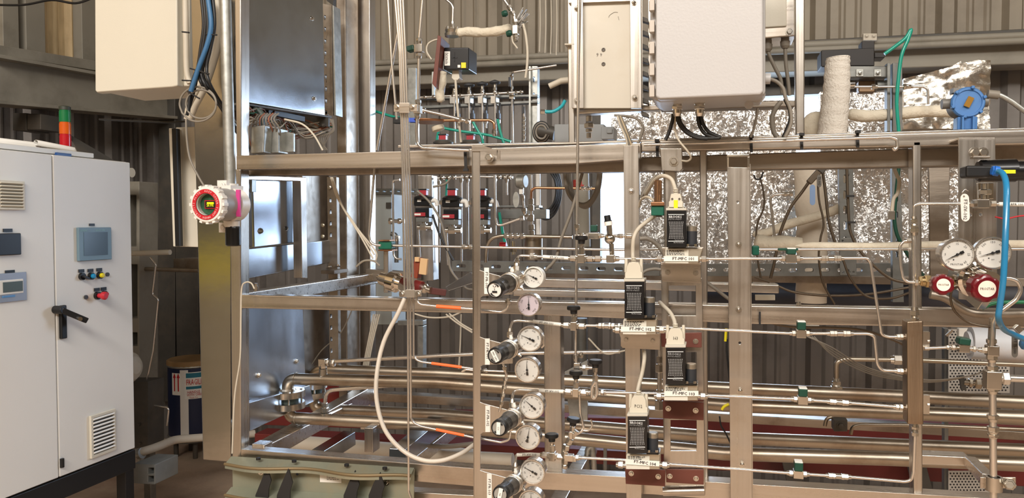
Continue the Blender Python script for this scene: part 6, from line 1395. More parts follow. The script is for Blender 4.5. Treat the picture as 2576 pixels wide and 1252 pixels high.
# black instrument and the wrapped pipe
t = T('flow_meter', 'black box instrument with white and yellow labels beside the slanted brown board', 'instrument')
t.p('body', S(2.10, .08, rc(1117, 119, 1179, 175)), blackp, .003); t.p('side_block', S(2.11, .07, rc(1101, 120, 1117, 176)), galv, .002)
t.p('label', S(2.098, .002, rc(1118, 129, 1132, 165)), label_w, .0005); t.p('label', S(2.108, .002, rc(1102, 131, 1114, 166)), label_w, .0005)
t.p('label', S(2.098, .002, rc(1160, 157, 1172, 171)), yellow, .0005); t.p('label', S(2.098, .002, rc(1151, 163, 1158, 170)), label_w, .0005)
t.p('print', printlines(1120, 133, 1130, 162, 9, 2.0972, .3, 4), ink)
t.p('groove', S(2.099, .002, rc(1141, 131, 1144, 155), rc(1136, 143, 1150, 146)), ink)
t.p('plug', S(2.12, .03, [(1138, 176), (1153, 176), (1156, 196), (1150, 202), (1142, 202), (1136, 196)]), connm, .001); t.done()
cable('grey_cable', 'grey cable hanging from the plug of the black instrument', 'cable', [(1146, 200), (1148, 235), (1152, 280), (1156, 320), (1160, 358)], 2.12, 3.2, cable_w)
one('brown_board', 'slanted red-brown board edge left of the black instrument', 'board', MB().prism([W(x, y, 2.06) for x, y in ((1101, 88), (1110, 92), (1097, 222), (1087, 210))], (-.01, .10, 0)), brown, .001)
def wrap(label, pts, Y, r, lump=.12, n=7):
    rr = random.Random(len(label)); ph = [rr.uniform(0, 6) for _ in range(6)]
    f = lambda s: min(1, (max(s, .0005) / .05) ** .5, (max(1 - s, .0005) / .05) ** .5) * (1 + lump * (sin(s * 17 + ph[0]) * .5 + sin(s * 41 + ph[1]) * .3 + sin(s * 90) * .15))
    return one('fibre_wrapped_pipe', label, 'insulation', MB().tube(smooth_path(P3(pts, Y), n), r, 20, taper=f), fiber)
wrap('white fibre-wrapped pipe running right from the small flange at the top', [(1150, 84), (1175, 80), (1215, 82), (1255, 78), (1290, 68)], 2.1, .0135)
wrap('white fibre-wrapped pipe hanging below the black instrument', [(1112, 178), (1112, 205), (1106, 230), (1110, 258)], 2.1, .013)
wrap('short white wrapped stub below the round tray', [(1100, 315), (1104, 330)], 2.1, .018, .05)
for k in range(3): cable('white_cord', 'thin white braided cord curling left of the slanted brown board', 'cord', [(1108, 98), (1090, 102), (1076, 112), (1074, 130 + k * 3), (1086, 150)], 2.08 + .01 * k, 2.2, cable_w, group='white cords curling left of the brown board')
t = T('flange_disc', 'small round bolted flange at the top of the wrapped pipe', 'flange'); q = W(1137, 84, 2.1); k = mpp(q)
t.p('disc', MB().lathe(q - V((0, 0, 8 * k)), (0, 0, 1), [(0, 18 * k), (7 * k, 19 * k), (8 * k, 16 * k), (16 * k, 18 * k)], 24), fit_m)
for i in range(6): a = i * pi / 3; t.p('bolt', MB().hexn(q + V((cos(a) * 14 * k, sin(a) * 14 * k, 8 * k)), q + V((cos(a) * 14 * k, sin(a) * 14 * k, 16 * k)), 3.5 * k), fit_m)
t.done()
L = Line('tube rising from the small bolted flange and bending left at the top edge', [(1138, 76), (1140, 20), (1136, 10), (1118, -5)], rpx=3.6, Y=2.1, bend=.02); L.nut(1138, 62, 16, 6); L.done()
L = Line('tube with black-handled valves slanting down at the top beside the frayed wrap', [(1262, -10), (1280, 16), (1292, 36), (1297, 60), (1298, 100)], rpx=4.4, Y=2.05, bend=.01)
L.nut(1283, 20, 14, 7).nut(1290, 36, 14, 7).nut(1297, 56, 14, 8).block(1296, 76, 14, 22).nut(1299, 94, 14, 7).nut(1299, 103, 10, 6)
for x, y in ((1271, 34), (1282, 84)): q = W(x, y, 2.05); k = mpp(q); L.t.p('handle', MB().lathe(q, (1, 0, .2), [(-8 * k, 7 * k), (0, 9 * k), (6 * k, 6 * k)], 8), dgreen)
L.done()
fr = T('frayed_fabric', 'frayed pale fabric end around the valves at the top', 'fabric'); rnd = random.Random(9)
m_ = MB()
for i in range(26):
    a = (1300 + rnd.uniform(-2, 6), 55 + rnd.uniform(-10, 25)); b = (a[0] + rnd.uniform(4, 28), a[1] + rnd.uniform(-30, 10)); w = rnd.uniform(1.5, 4)
    m_.prism([W(a[0], a[1], 2.07), W(a[0] + w, a[1] + 2, 2.07), W(b[0] + w, b[1], 2.07 + rnd.uniform(-.03, .03)), W(b[0], b[1] - 1, 2.07 + rnd.uniform(-.03, .03))], (0, .0008, 0))
fr.p('strand', m_, mat('pale_mesh_fabric', (200, 196, 190), .7), kind='stuff'); r_ = fr.done(); r_['kind'] = 'stuff'
cable('white_rope', 'white cord hanging down from the frayed fabric', 'cord', [(1316, 60), (1323, 90), (1327, 130), (1326, 165), (1322, 196)], 2.05, 3.4, cable_w)
cable('white_rope', 'short white cord curling below the valves at the top', 'cord', [(1288, 90), (1290, 105), (1296, 114), (1302, 122)], 2.05, 2.2, cable_w)
# tray with parts, red-topped valves, coil
one('round_tray', 'thin round tray above the top beam behind the tube bundle', 'tray', MB().lathe(W(1078, 308, 2.1), (0, 0, 1), [(0, .045), (.004, .05), (.006, .05)], 28), copper)
one('blue_terminal', 'small blue and white terminal above the round tray', 'terminal', S(2.06, .02, rc(1027, 296, 1044, 307)), mat('blue_terminal', (60, 90, 190), .4), .001)
one('black_terminal', 'row of small black blocks left of the blue terminal', 'terminal', S(2.1, .02, rc(988, 294, 1008, 310)), black, .002)
for i, x in enumerate((1115, 1184)):
    t = T('automated_valve', ['left', 'right'][i] + ' red-topped actuator just showing above the top beam', 'valve'); q = W(x, 356, 2.62); k = mpp(q)
    t.p('disc', MB().lathe(q - V((0, 0, 6 * k)), (0, 0, 1), [(0, 24 * k), (4 * k, 26 * k), (6 * k, 22 * k), (9 * k, 20 * k)], 24), galvd); t.p('red_window', MB().box(q + V((0, 0, 9 * k)), (18 * k, .02, 13 * k)), mat('faded_red', (168, 44, 54), .4), .001)
    t.p('cap', MB().box(q + V((0, 0, 17 * k)), (22 * k, .025, 3 * k)), black); t.done()
one('grey_junction_box', 'pale grey box behind the left foot of the white board frame', 'box', S(2.35, .10, rc(1394, 312, 1520, 372)), mat('blue_grey_box', (150, 152, 152), .5, 0, .03), .003)
one('grey_junction_box', 'smaller pale grey box with a square socket right of the board frame foot', 'box', S(2.3, .08, rc(1512, 318, 1544, 350)).prism([W(x, y, 2.295) for x, y in rc(1526, 323, 1540, 335)], (0, .01, 0)), mat('blue_grey_box', (150, 152, 152)), .002)
for i in range(4):
    r = 17 + i * 3; pts = [(1362 + r * .8 * cos(a), 332 + r * sin(a)) for a in [radians(20 + 40 * j) for j in range(9)]]
    cable('coiled_cable', ['innermost', 'second innermost', 'second outermost', 'outermost'][i] + ' turn of the dark coiled cable lying left of the pale grey box', 'cable', pts, 2.3 + .012 * i, 2.4, cable_k if i % 2 else cable_g, group='coiled cable left of the pale grey box')
one('cable_reel', 'dark motor-like cylinder behind the coiled cable', 'motor', MB().tube(P3([(1352, 326), (1396, 336)], 2.42), .022, 20), dark_st)
# rear wall cabinet, left
t = T('wall_box', 'pale grey narrow cabinet standing behind the green coupling', 'cabinet')
t.p('body', S(2.95, .15, [(944, 488), (984, 488), (986, 816), (946, 816)]), mat('pale_blue_cabinet', (176, 182, 180), .5, 0, .03), .003); t.p('name_plate', S(2.945, .005, rc(971, 509, 984, 524)), dark_st); t.done()
one('cabinet_rail', 'slotted rail on top of the pale narrow cabinet', 'strut', S(2.93, .03, rc(938, 474, 1056, 488), holes=[slot(950 + i * 18, 481, 11, 5) for i in range(6)]), galvd, .001)
L = Line('bent tube loop standing right of the pale narrow cabinet', [(1006, 452), (990, 454), (988, 460), (990, 640), (996, 650), (1010, 652)], rpx=2.8, Y=2.5, bend=.02); L.done()
L = Line('horizontal nipple tube from the pale narrow cabinet to the tube bundle', [(984, 556), (1018, 556)], rpx=5, Y=2.8, bend=0); L.nut(984, 556, 10, 9).nut(1006, 556, 10, 8); L.done()
L = Line('elbowed grey conduit beside the pale narrow cabinet', [(984, 588), (996, 590), (998, 604), (998, 660)], rpx=6, Y=2.8, bend=.02, m=galvd); L.nut(998, 600, 14, 9); L.done()
# automated valves
def avalve(label, x, y, s=1.0):
    Y0 = 2.6; t = T('actuated_valve', label, 'valve', 'black box-actuated valves behind the rig'); q = W(x, y, Y0); k = mpp(q) * s; Z = lambda a: V((0, 0, -a * k))
    t.p('red_window', MB().box(q + Z(-22), (20 * k, .022, 14 * k)), MC['faded_red'], .001); t.p('window_cap', MB().box(q + Z(-31), (24 * k, .026, 3 * k)), black)
    t.p('flange', MB().lathe(q + Z(-9), (0, 0, 1), [(-6 * k, 26 * k), (0, 27 * k), (3 * k, 22 * k), (6 * k, 16 * k)], 24), black)
    t.p('body', MB().box(q + Z(3), (46 * k, .045, 22 * k)), blackp, .004); t.p('label', MB().box(q + Z(0) + V((-6 * k, -.024, 0)), (11 * k, .002, 6 * k)), label_w)
    t.p('elbow', MB().tube(fillet([q + V((22 * k, 0, 0)), q + V((36 * k, 0, 2 * k)), q + V((40 * k, 0, -14 * k))], .02), 6 * k, 12), white); t.p('nut', MB().hexn(q + V((-24 * k, 0, 0)) + Z(2), q + V((-34 * k, 0, 0)) + Z(2), 6.5 * k), fit_m)
    t.p('positioner', MB().box(q + Z(32), (40 * k, .035, 26 * k)), blackp, .003)
    p2 = t.p('red_label', MB().box(q + Z(37) + V((-6 * k, -.019, 0)), (32 * k, .002, 10 * k)), MC['faded_red']); t.p('white_label', MB().box(q + Z(37) + V((-12 * k, -.0205, 0)), (18 * k, .001, 5 * k)), label_w)
    t.p('actuator_foot', MB().box(q + Z(52), (38 * k, .03, 12 * k)), galvd, .001); t.p('stem', MB().cyl(q + Z(20), q + Z(70), 5 * k, 12), fit_m)
    t.p('valve_body', MB().cyl(q + Z(72) - V((18 * k, 0, 0)), q + Z(72) + V((24 * k, 0, 0)), 7 * k, 14).hexn(q + Z(72) - V((10 * k, 0, 0)), q + Z(72) + V((8 * k, 0, 0)), 10 * k).box(q + Z(66), (18 * k, .015, 8 * k)), fit_m)
    t.p('tube', MB().tube(fillet([q + Z(72) + V((-16 * k, 0, 0)), q + Z(84) + V((-16 * k, 0, 0)), q + Z(160) + V((-12 * k, 0, 0))], .01), 3 * k, 10), tube_m); t.done()
avalve('left automated valve with a red window, half behind the rear post', 1066, 505, .92)
avalve('middle automated valve with a red window, red label and white elbow', 1138, 507)
avalve('right automated valve half hidden behind the regulator strip', 1212, 507)
for i, (x, y0, y1) in enumerate(((1104, 446, 660), (1160, 440, 660), (1176, 440, 620), (1245, 440, 590), (1274, 440, 490))):
    L = Line(['first', 'second', 'third', 'fourth', 'fifth'][i] + ' thin vertical tube between the automated valves, from the left', [(x, y0), (x + 1, y1)], rpx=2.8, Y=2.7, bend=0); L.nut(x, y0 + 14, 10, 5); L.done()
L = Line('upper row of small fittings under the top beam behind the valves', [(1100, 448), (1200, 444), (1290, 446)], rpx=3, Y=2.7, bend=0)
for x in (1112, 1128, 1142, 1172, 1184, 1255, 1268, 1280): L.nut(x, 446, 10, 6)
L.done()
for i, pts in enumerate(([(1090, 470), (1120, 462), (1135, 446)], [(1050, 480), (1082, 510), (1110, 560), (1128, 640), (1135, 680), (1170, 722), (1190, 728)], [(1088, 540), (1110, 600), (1140, 655)])):
    cable('wire', ['brown-white wire under the top beam left of the automated valves', 'dark cable sweeping down from the rear post to the regulator strip', 'black cable slanting down beside the rear post'][i], 'wire', pts, 2.5, 3, cable_g if i < 2 else cable_k)
cable('teal_tube', 'teal air tube standing left of the gauge tree', 'tube', [(1256, 534), (1262, 570), (1268, 600), (1274, 620)], 2.6, 3.8, teal)
cable('teal_tube', 'teal air tube hanging between the first two automated valves', 'tube', [(1124, 450), (1123, 480), (1122, 496)], 2.75, 2.6, teal)
t = T('pressure_gauge', 'steel gauge seen from its side above the fitting tree', 'gauge'); q = W(1312, 456, 2.5); k = mpp(q)
t.p('case', MB().lathe(q, (1, -.2, 0), [(-12 * k, 15 * k), (-8 * k, 17 * k), (10 * k, 17 * k), (12 * k, 15 * k)], 28), galv); t.p('stem', MB().hexn(q - V((0, 0, 16 * k)), q - V((0, 0, 30 * k)), 6 * k), fit_m); t.p('label', MB().box(q - V((0, .006, 26 * k)), (9 * k, .006, 12 * k)), label_w); t.done()
L = Line('slanting tube and heavy fittings forming the tree under the steel gauge', [(1313, 486, 2.5), (1320, 540, 2.5), (1332, 548, 2.5)], rpx=3.4, Y=2.5, bend=.01); L.nut(1314, 498, 14, 6).nut(1319, 530, 14, 7)
for a, b, r in (((1322, 546), (1332, 544), 7), ((1308, 549), (1318, 548), 7), ((1335, 540), (1335, 556), 9), ((1336, 500), (1336, 514), 7), ((1336, 516), (1336, 530), 8), ((1337, 565), (1338, 578), 8), ((1338, 580), (1339, 592), 7)): L.t.p('nut', MB().hexn(W(*a, 2.5), W(*b, 2.5), r * mpp(W(1320, 540, 2.5))), fit_m)
L.t.p('tube', MB().cyl(W(1335, 440, 2.5), W(1338, 595, 2.5), .0045), tube_m); L.done()
L = Line('tube stepping left from the fitting tree', [(1310, 549), (1262, 566), (1250, 566), (1246, 548), (1244, 440)], rpx=3.4, Y=2.52, bend=.02); L.done()
L = Line('copper-tinted tube running right from the fitting tree under the top beam', [(1336, 500), (1337, 478), (1346, 472), (1500, 474)], rpx=3.4, Y=2.48, m=copper, bend=.02); L.nut(1468, 474, 12, 6).nut(1482, 474, 12, 6).nut(1480, 464, 10, 6); L.done()
L = Line('dark tube with couplings at the foot of the fitting tree', [(1222, 660), (1224, 620), (1236, 598), (1262, 593), (1440, 596)], rpx=4.5, Y=2.45, m=pipe_m, bend=.06)
for x in (1275, 1288, 1300, 1316): L.nut(x, 595, 14, 8)
L.done()
one('accumulator', 'steel cylinder vessel behind the white-sleeved line 100', 'vessel', MB().lathe(W(1341, 652, 2.5), (0, 0, 1), [(0, .032), (.072, .032), (.076, .034), (.078, .034)], 28), pipe_m)
one('relief_valve', 'small bright relief valve left of the steel vessel with a red knob behind', 'valve', MB().cyl(W(1292, 640, 2.4), W(1291, 606, 2.4), .007).hexn(W(1292, 634, 2.4), W(1292, 622, 2.4), .011), chrome)
one('red_valve_knob', 'small red valve knob behind the bright relief valve', 'knob', MB().cyl(W(1258, 616, 2.5), W(1274, 616, 2.5), .010), redp)  # only a red knob is built, without a valve
one('steel_tag', 'blank oval steel tag hanging left of the steel gauge', 'tag', S(2.42, .001, [(1298 + 8 * cos(a), 502 + 20 * sin(a)) for a in [radians(20 * i) for i in range(18)]]), galv)
t = T('rear_bracket_beam', 'grey channel behind the fitting tree carrying the black hose coil', 'beam'); t.p('beam', S(2.75, .06, rc(1250, 516, 1356, 522), rc(1250, 526, 1374, 550)), galvd, .002); t.done()
for i in range(4):
    r = 34 + i * 5; cable('hose_coil_turn', ['innermost', 'second innermost', 'second outermost', 'outermost'][i] + ' turn of the black hose coil behind the bowed grey hoses', 'hose', [(1372 + r * .8 * cos(a), 478 + r * 1.5 * sin(a)) for a in [radians(-60 + 30 * j) for j in range(7)]], 3.3 + .01 * i, 2.8, cable_k, group='black hose coil on the wall')
one('white_wall_conduit', 'bright vertical conduit on the wall behind the fitting tree', 'pipe', MB().tube(P3([(1353, 430), (1355, 640)], 3.4), .012, 12), white)
t = T('gas_cylinder', 'grey vertical cylinder before the bright opening with a red mark', 'cylinder'); t.p('shell', MB().tube(P3([(1462, 430), (1466, 620)], 2.9), .030, 24), grey_st); t.p('red_mark', MB().tube(P3([(1461, 452), (1462, 470)], 2.9), .0306, 24), mat('brick_red', (170, 60, 50), .5)); t.done()
one('rear_brace', 'polished flat brace slanting up behind the angle valve', 'brace', MB().prism([W(x, y, 2.3) for x, y in ((1120, 722), (1182, 684), (1190, 690), (1190, 712), (1128, 732))], (0, .04, 0)), mirror, .002)
one('lower_brace', 'flat plastic-wrapped brace behind the branch valves', 'brace', MB().prism([W(x, y, 2.5) for x, y in ((1420, 935), (1478, 905), (1478, 1080), (1440, 1120))], (0, .01, 0)), galv, .001)
one('rear_column', 'pale vertical pipe right of the lower regulator gauges', 'pipe', MB().tube(P3([(1462, 800), (1464, 1090)], 2.9), .024, 20), galvd)
for i, pts in enumerate(([(1040, 788), (1080, 798), (1130, 796), (1170, 780)], [(1122, 790), (1150, 812), (1188, 836)], [(1130, 788), (1158, 812), (1188, 830)], [(1160, 790), (1158, 860), (1154, 930)], [(1480, 850), (1520, 888), (1560, 884), (1612, 870)])):
    cable('white_cable', ['white cable drooping below the middle beam behind the tube bundle', 'lower of two white cables slanting to the regulator strip', 'upper of two white cables slanting to the regulator strip', 'white cable hanging behind the upper orange sleeve', 'thin cable sagging left of the bracket of controller 102'][i], 'cable', pts, 2.1 if i != 3 else 2.6, 2.2, cable_w)
one('strut_stub', 'pale slotted strut stub under the middle beam', 'strut', S(2.8, .04, rc(1000, 806, 1064, 818), rc(1050, 820, 1064, 930)), galv, .002)
for i in range(4): cable('wall_wire', 'thin white vertical wire on the back wall left of the white board', 'wire', [(1358 + i * 14, -20), (1359 + i * 14, 60), (1357 + i * 14, 130 + i * 3)], 3.2, 1.5, cable_w, group='thin vertical wires on the back wall')

# ------------------------------------------------------------------ foil-wrapped equipment, right
foil_m = mat('crumpled_foil', (186, 184, 181), .32, .85, .06, 8, 0, 30, dirt=(190, 160, 120), ds=1.4, da=.45)
def foilnoise(m):
    nt = m.node_tree; N = nt.nodes; L = nt.links; b = N['Principled BSDF']; tc = N.new('ShaderNodeTexCoord')
    n0 = N.new('ShaderNodeTexNoise'); n0.inputs['Scale'].default_value = 30; n0.inputs['Detail'].default_value = 3; L.new(tc.outputs['Object'], n0.inputs['Vector'])
    w0 = N.new('ShaderNodeVectorMath'); w0.operation = 'MULTIPLY_ADD'; L.new(n0.outputs['Color'], w0.inputs[0]); w0.inputs[1].default_value = (.04, .04, .04); L.new(tc.outputs['Object'], w0.inputs[2])
    acc = None
    for sc_, am in ((230, .24), (90, .20)):          # crinkle facets: every cell tilts its own way
        v = N.new('ShaderNodeTexVoronoi'); v.inputs['Scale'].default_value = sc_; L.new(w0.outputs[0], v.inputs['Vector'])
        s1 = N.new('ShaderNodeVectorMath'); s1.operation = 'MULTIPLY_ADD'; L.new(v.outputs['Color'], s1.inputs[0]); s1.inputs[1].default_value = (am * 2,) * 3; s1.inputs[2].default_value = (-am,) * 3
        if acc: a_ = N.new('ShaderNodeVectorMath'); a_.operation = 'ADD'; L.new(acc.outputs[0], a_.inputs[0]); L.new(s1.outputs[0], a_.inputs[1]); acc = a_
        else: acc = s1
    ge = N.new('ShaderNodeNewGeometry'); a2 = N.new('ShaderNodeVectorMath'); a2.operation = 'ADD'; L.new(acc.outputs[0], a2.inputs[0]); L.new(ge.outputs['Normal'], a2.inputs[1])
    nn = N.new('ShaderNodeVectorMath'); nn.operation = 'NORMALIZE'; L.new(a2.outputs[0], nn.inputs[0]); L.new(nn.outputs[0], b.inputs['Normal'])
foilnoise(foil_m)
def foil(label, x0, y0, x1, y1, Y, amp, top=None, seed=0, nx=46, nz=30, m=None):
    """crumpled sheet: a grid with creases, closed at the back"""
    rr = random.Random(seed); A, B = W(x0, y0, Y), W(x1, y1, Y); ys = []
    cr = [(rr.uniform(0, pi), rr.uniform(3, 22), rr.uniform(0, 6), rr.uniform(.3, 1)) for _ in range(9)]
    F_, G = [], []
    for j in range(nz + 1):
        for i in range(nx + 1):
            u, v = i / nx, j / nz; x = x0 + (x1 - x0) * u; yt = (top(x) if top else y0); y = yt + (y1 - yt) * v
            p = W(x, y, Y); d = 0
            for a, f, ph, am in cr: d += am * abs(sin((p.x * cos(a) + p.z * sin(a)) * f + ph)) * amp * .35
            d += rr.uniform(-1, 1) * amp * .10
            F_.append(p + V((0, -d, 0))); G.append(p + V((0, .02, 0)))
    n = len(F_); W1 = nx + 1; fs = []
    for j in range(nz):
        for i in range(nx):
            q = (j * W1 + i, j * W1 + i + 1, (j + 1) * W1 + i + 1, (j + 1) * W1 + i); fs.append(q); 
    mb = MB().add(F_, fs, True)
    mb.box((A + B) / 2 + V((0, .05, 0)), (abs(B.x - A.x) * .97, .02, abs(A.z - B.z) * .5)) if 0 else None
    edge = [j * W1 for j in range(nz + 1)] + [nz * W1 + i for i in range(1, nx + 1)] + [j * W1 + nx for j in range(nz - 1, -1, -1)] + [i for i in range(nx - 1, 0, -1)]
    vs = [F_[i] for i in edge] + [G[i] for i in edge]; k = len(edge)
    mb.add(vs, [(i, (i + 1) % k, k + (i + 1) % k, k + i) for i in range(k)])
    mb.add([G[i] for i in edge], [tuple(range(k))])
    return one('foil_sheet', label, 'insulation', mb, m or foil_m)
foil('crumpled silver foil blanket filling the bays right of controller 101 below the top beam', 1612, 256, 2000, 700, 3.05, .03, seed=1)
foil('crumpled silver foil blanket right of the white wrapped column below the top beam', 2060, 235, 2410, 700, 3.1, .03, top=lambda x: 235 - (0 if x < 2270 else (x - 2270) * .55), seed=2)
foil('silver foil strip above the top beam left of the upright post', 1540, 284, 1640, 352, 3.02, .02, top=lambda x: 300 - min(24, abs(x - 1540) * .2), seed=3, nx=14, nz=8)
foil('sagging silver foil hood gathered at its top right corner', 2262, 170, 2478, 330, 2.85, .05, top=lambda x: 206 - (x - 2262) * .26 if x < 2440 else 160, seed=4, nx=26, nz=18, m=mat('foil_hood_dusty', (196, 190, 180), .3, 1, .08, 8, .5, 50, dirt=(170, 146, 116), ds=3, da=.5))
fabric = mat('cream_insulation_cloth', (214, 202, 184), .9, 0, .05, 6, .5, 60, dirt=(180, 150, 116), ds=3, da=.4)
one('wrapped_column', 'cream cloth-wrapped column standing in front of the foil', 'column', MB().tube(smooth_path(P3([(2034, 400), (2038, 500), (2042, 600), (2040, 760)], 2.92), 6), .052, 24, taper=lambda s: 1 + .04 * sin(s * 21)), fabric)
wrap('grey wrapped pipe slanting up left to right in front of the foil', [(1892, 590), (1930, 585), (1980, 565), (2050, 545), (2110, 524), (2122, 500), (2118, 450), (2112, 412)], 2.8, .0155, .04)
wrap('white fibre-wrapped pipe lying behind the long tube right of the flat bar, woven end', [(1896, 606), (1930, 612), (1980, 612), (2020, 618)], 2.1, .020, .08)
wrap('white fibre-wrapped pipe continuing behind the long tube to the right edge', [(2000, 618), (2150, 620), (2300, 618), (2450, 615), (2640, 615)], 1.98, .0098, .08)
one('fibre_sleeve', 'broad white woven fibre sleeve standing on the top beam', 'insulation', MB().tube(smooth_path(P3([(2092, 350), (2098, 290), (2104, 230), (2106, 180), (2108, 150), (2108, 142)], 2.3), 8), .036, 24, taper=lambda s: (1.12 - .30 * s if s < .9 else .85 - 4.5 * (s - .9)) * (1 + .03 * sin(s * 60))), mat('white_woven_sleeve', (222, 214, 202), .95, 0, .05, 12, 1, 160, (1, 1, 1)))
wrap('cream fibre-wrapped pipe running right from the white sleeve to the blue transmitter', [(2130, 285), (2180, 292), (2260, 286), (2330, 280), (2410, 280)], 2.5, .018, .08)
one('cloth_bundle', 'small crumpled cloth bundle left of the white fibre sleeve', 'cloth', MB().sphere(W(2052, 318, 2.35), .04, 14, 9, (1, .5, 1.1)), fiber)
# strut frame and gutter bracket above
t = T('strut_rack', 'strut rack with two uprights and bolted crosspiece behind the upright post, right', 'frame')
t.p('crosspiece', S(2.5, .05, [(2130, 166), (2232, 166), (2232, 194), (2130, 194)]), galvd, .002); t.p('upright', S(2.48, .04, rc(2232, 158, 2240, 330)), galvd, .001); t.p('upright', S(2.48, .04, rc(2246, 158, 2270, 330)), galvd, .001); t.p('upright', S(2.52, .03, rc(2124, 165, 2134, 330)), dark_st, .001)
for x, y in ((2163, 183), (2208, 183), (2253, 175)): t.p('washer_plate', S(2.495, .004, rc(x - 9, y - 9, x + 9, y + 9)).bolt(W(x, y, 2.495), (0, -1, 0), .006), galv, .001)
t.done()
t = T('black_channel', 'black folded steel channel hanging below the conduits on the wall', 'channel')
t.p('box', S(2.55, .1, [(2066, 126), (2112, 124), (2200, 120), (2200, 166), (2132, 166), (2066, 168)]), dark_st if 0 else mat('black_steel', (40, 36, 34), .5, .3), .003); t.p('tab', S(2.56, .06, rc(2168, 103, 2200, 124), rc(2200, 132, 2226, 145)), MC['black_steel'], .002); t.done()
one('conduit_clamp', 'small beige two-bolt clamp on the wall conduit above the black channel', 'clamp', S(4.05, .03, rc(2172, 84, 2206, 101)).bolt(W(2180, 90, 4.05), (0, -1, 0), .008).bolt(W(2198, 90, 4.05), (0, -1, 0), .008), cable_w, .002)
cable('green_air_tube', 'green air tube hung over the wall conduit and falling in front of the strut', 'tube', [(2225, 136), (2250, 118), (2278, 96), (2292, 74), (2284, 100), (2268, 140), (2260, 200), (2256, 260), (2260, 320), (2262, 350)], 2.44, 4.5, teal)
cable('green_air_tube', 'green air tube tied down the strut below the top beam', 'tube', [(2262, 410), (2256, 470), (2250, 540), (2254, 580), (2266, 610), (2290, 650), (2320, 690), (2336, 700)], 2.3, 4.5, dgreen)
one('tube_with_knot', 'knotted thin hose hanging from the top beam right of the foil', 'hose', MB().tube(smooth_path(P3([(2252, 382), (2250, 420), (2256, 440), (2262, 455), (2258, 485), (2248, 500), (2244, 530)], 1.9)), .0042, 8), cable_w)
one('hose_connector', 'small steel connector at the end of the knotted hose', 'fitting', MB().box(W(2242, 541, 1.9), (.014, .012, .020)), fit_m, .001)
L = Line('bent steel tube from the rear valve to the wrapped pipe above the top beam', [(2150, 218, 2.45), (2322, 218, 2.45), (2334, 224, 2.45), (2335, 262, 2.45)], rpx=3.2, Y=2.45, bend=.02); L.nut(2278, 218, 12, 8).nut(2290, 218, 12, 6).nut(2200, 218, 14, 7); L.done()
t = T('rear_valve', 'dusty valve with a chrome cap behind the strut frame', 'valve'); t.p('body', S(2.55, .04, rc(2160, 202, 2202, 232)), mat('dusty_bronze', (150, 124, 98), .45, .7), .004); t.p('cap', MB().lathe(W(2150, 212, 2.53), (-1, 0, 0), [(0, .012), (.02, .014), (.035, .010)], 18), chrome); t.p('cap', MB().lathe(W(2205, 216, 2.53), (1, 0, 0), [(0, .016), (.02, .014)], 18), galvd); t.done()
# blue transmitter
t = T('transmitter', 'blue-faced round transmitter on a grey body above the top beam', 'instrument'); q = W(2436, 257, 2.02); k = mpp(q); n = V((.0, -1, .04)).normalized(); bl = mat('blue_transmitter_paint', (74, 122, 180), .42, 0, .05)
t.p('lid', MB().lathe(q - n * .012, n, [(0, 38 * k), (.010, 39 * k), (.014, 36 * k), (.014, 31 * k), (.011, 30 * k)], 36), bl)
for i in range(6): a = i * pi / 3 + .3; t.p('lid_lug', MB().box(q + V((cos(a) * 37 * k, 0, sin(a) * 37 * k)), (8 * k, .016, 8 * k), Matrix.Rotation(-a, 3, 'Y')), bl, .002)
t.p('window', MB().box(q + n * .004, (14 * k, .003, 26 * k), Matrix.Rotation(radians(25), 3, 'Y')), mat('amber_window', (150, 110, 40), .3))
t.p('body', MB().lathe(q - n * .012, -n, [(0, 34 * k), (.05, 33 * k)], 28).tube([q + V((-52 * k, .03, 2 * k)), q + V((52 * k, .03, 4 * k))], 13 * k, 16).box(q + V((0, .03, 34 * k)), (60 * k, .03, 12 * k)), mat('dull_transmitter_grey', (128, 124, 118), .5, .3))
t.p('neck', MB().box(q + V((0, .02, -52 * k)), (46 * k, .035, 34 * k)), bl, .003); t.p('fins', MB().box(q + V((-14 * k, -.001, -55 * k)), (5 * k, .02, 36 * k)).box(q + V((10 * k, -.001, -55 * k)), (5 * k, .02, 36 * k)), bl, .001); t.done()
cable('armoured_hose', 'armoured cable curving right from the blue transmitter', 'hose', [(2490, 236), (2515, 240), (2545, 256), (2576, 278), (2620, 300)], 2.04, 6.5, galv, n=12)
one('hose_gland', 'brown gland between blue transmitter and armoured cable', 'gland', MB().cyl(W(2484, 236, 2.04), W(2512, 239, 2.04), .010), cable_g)
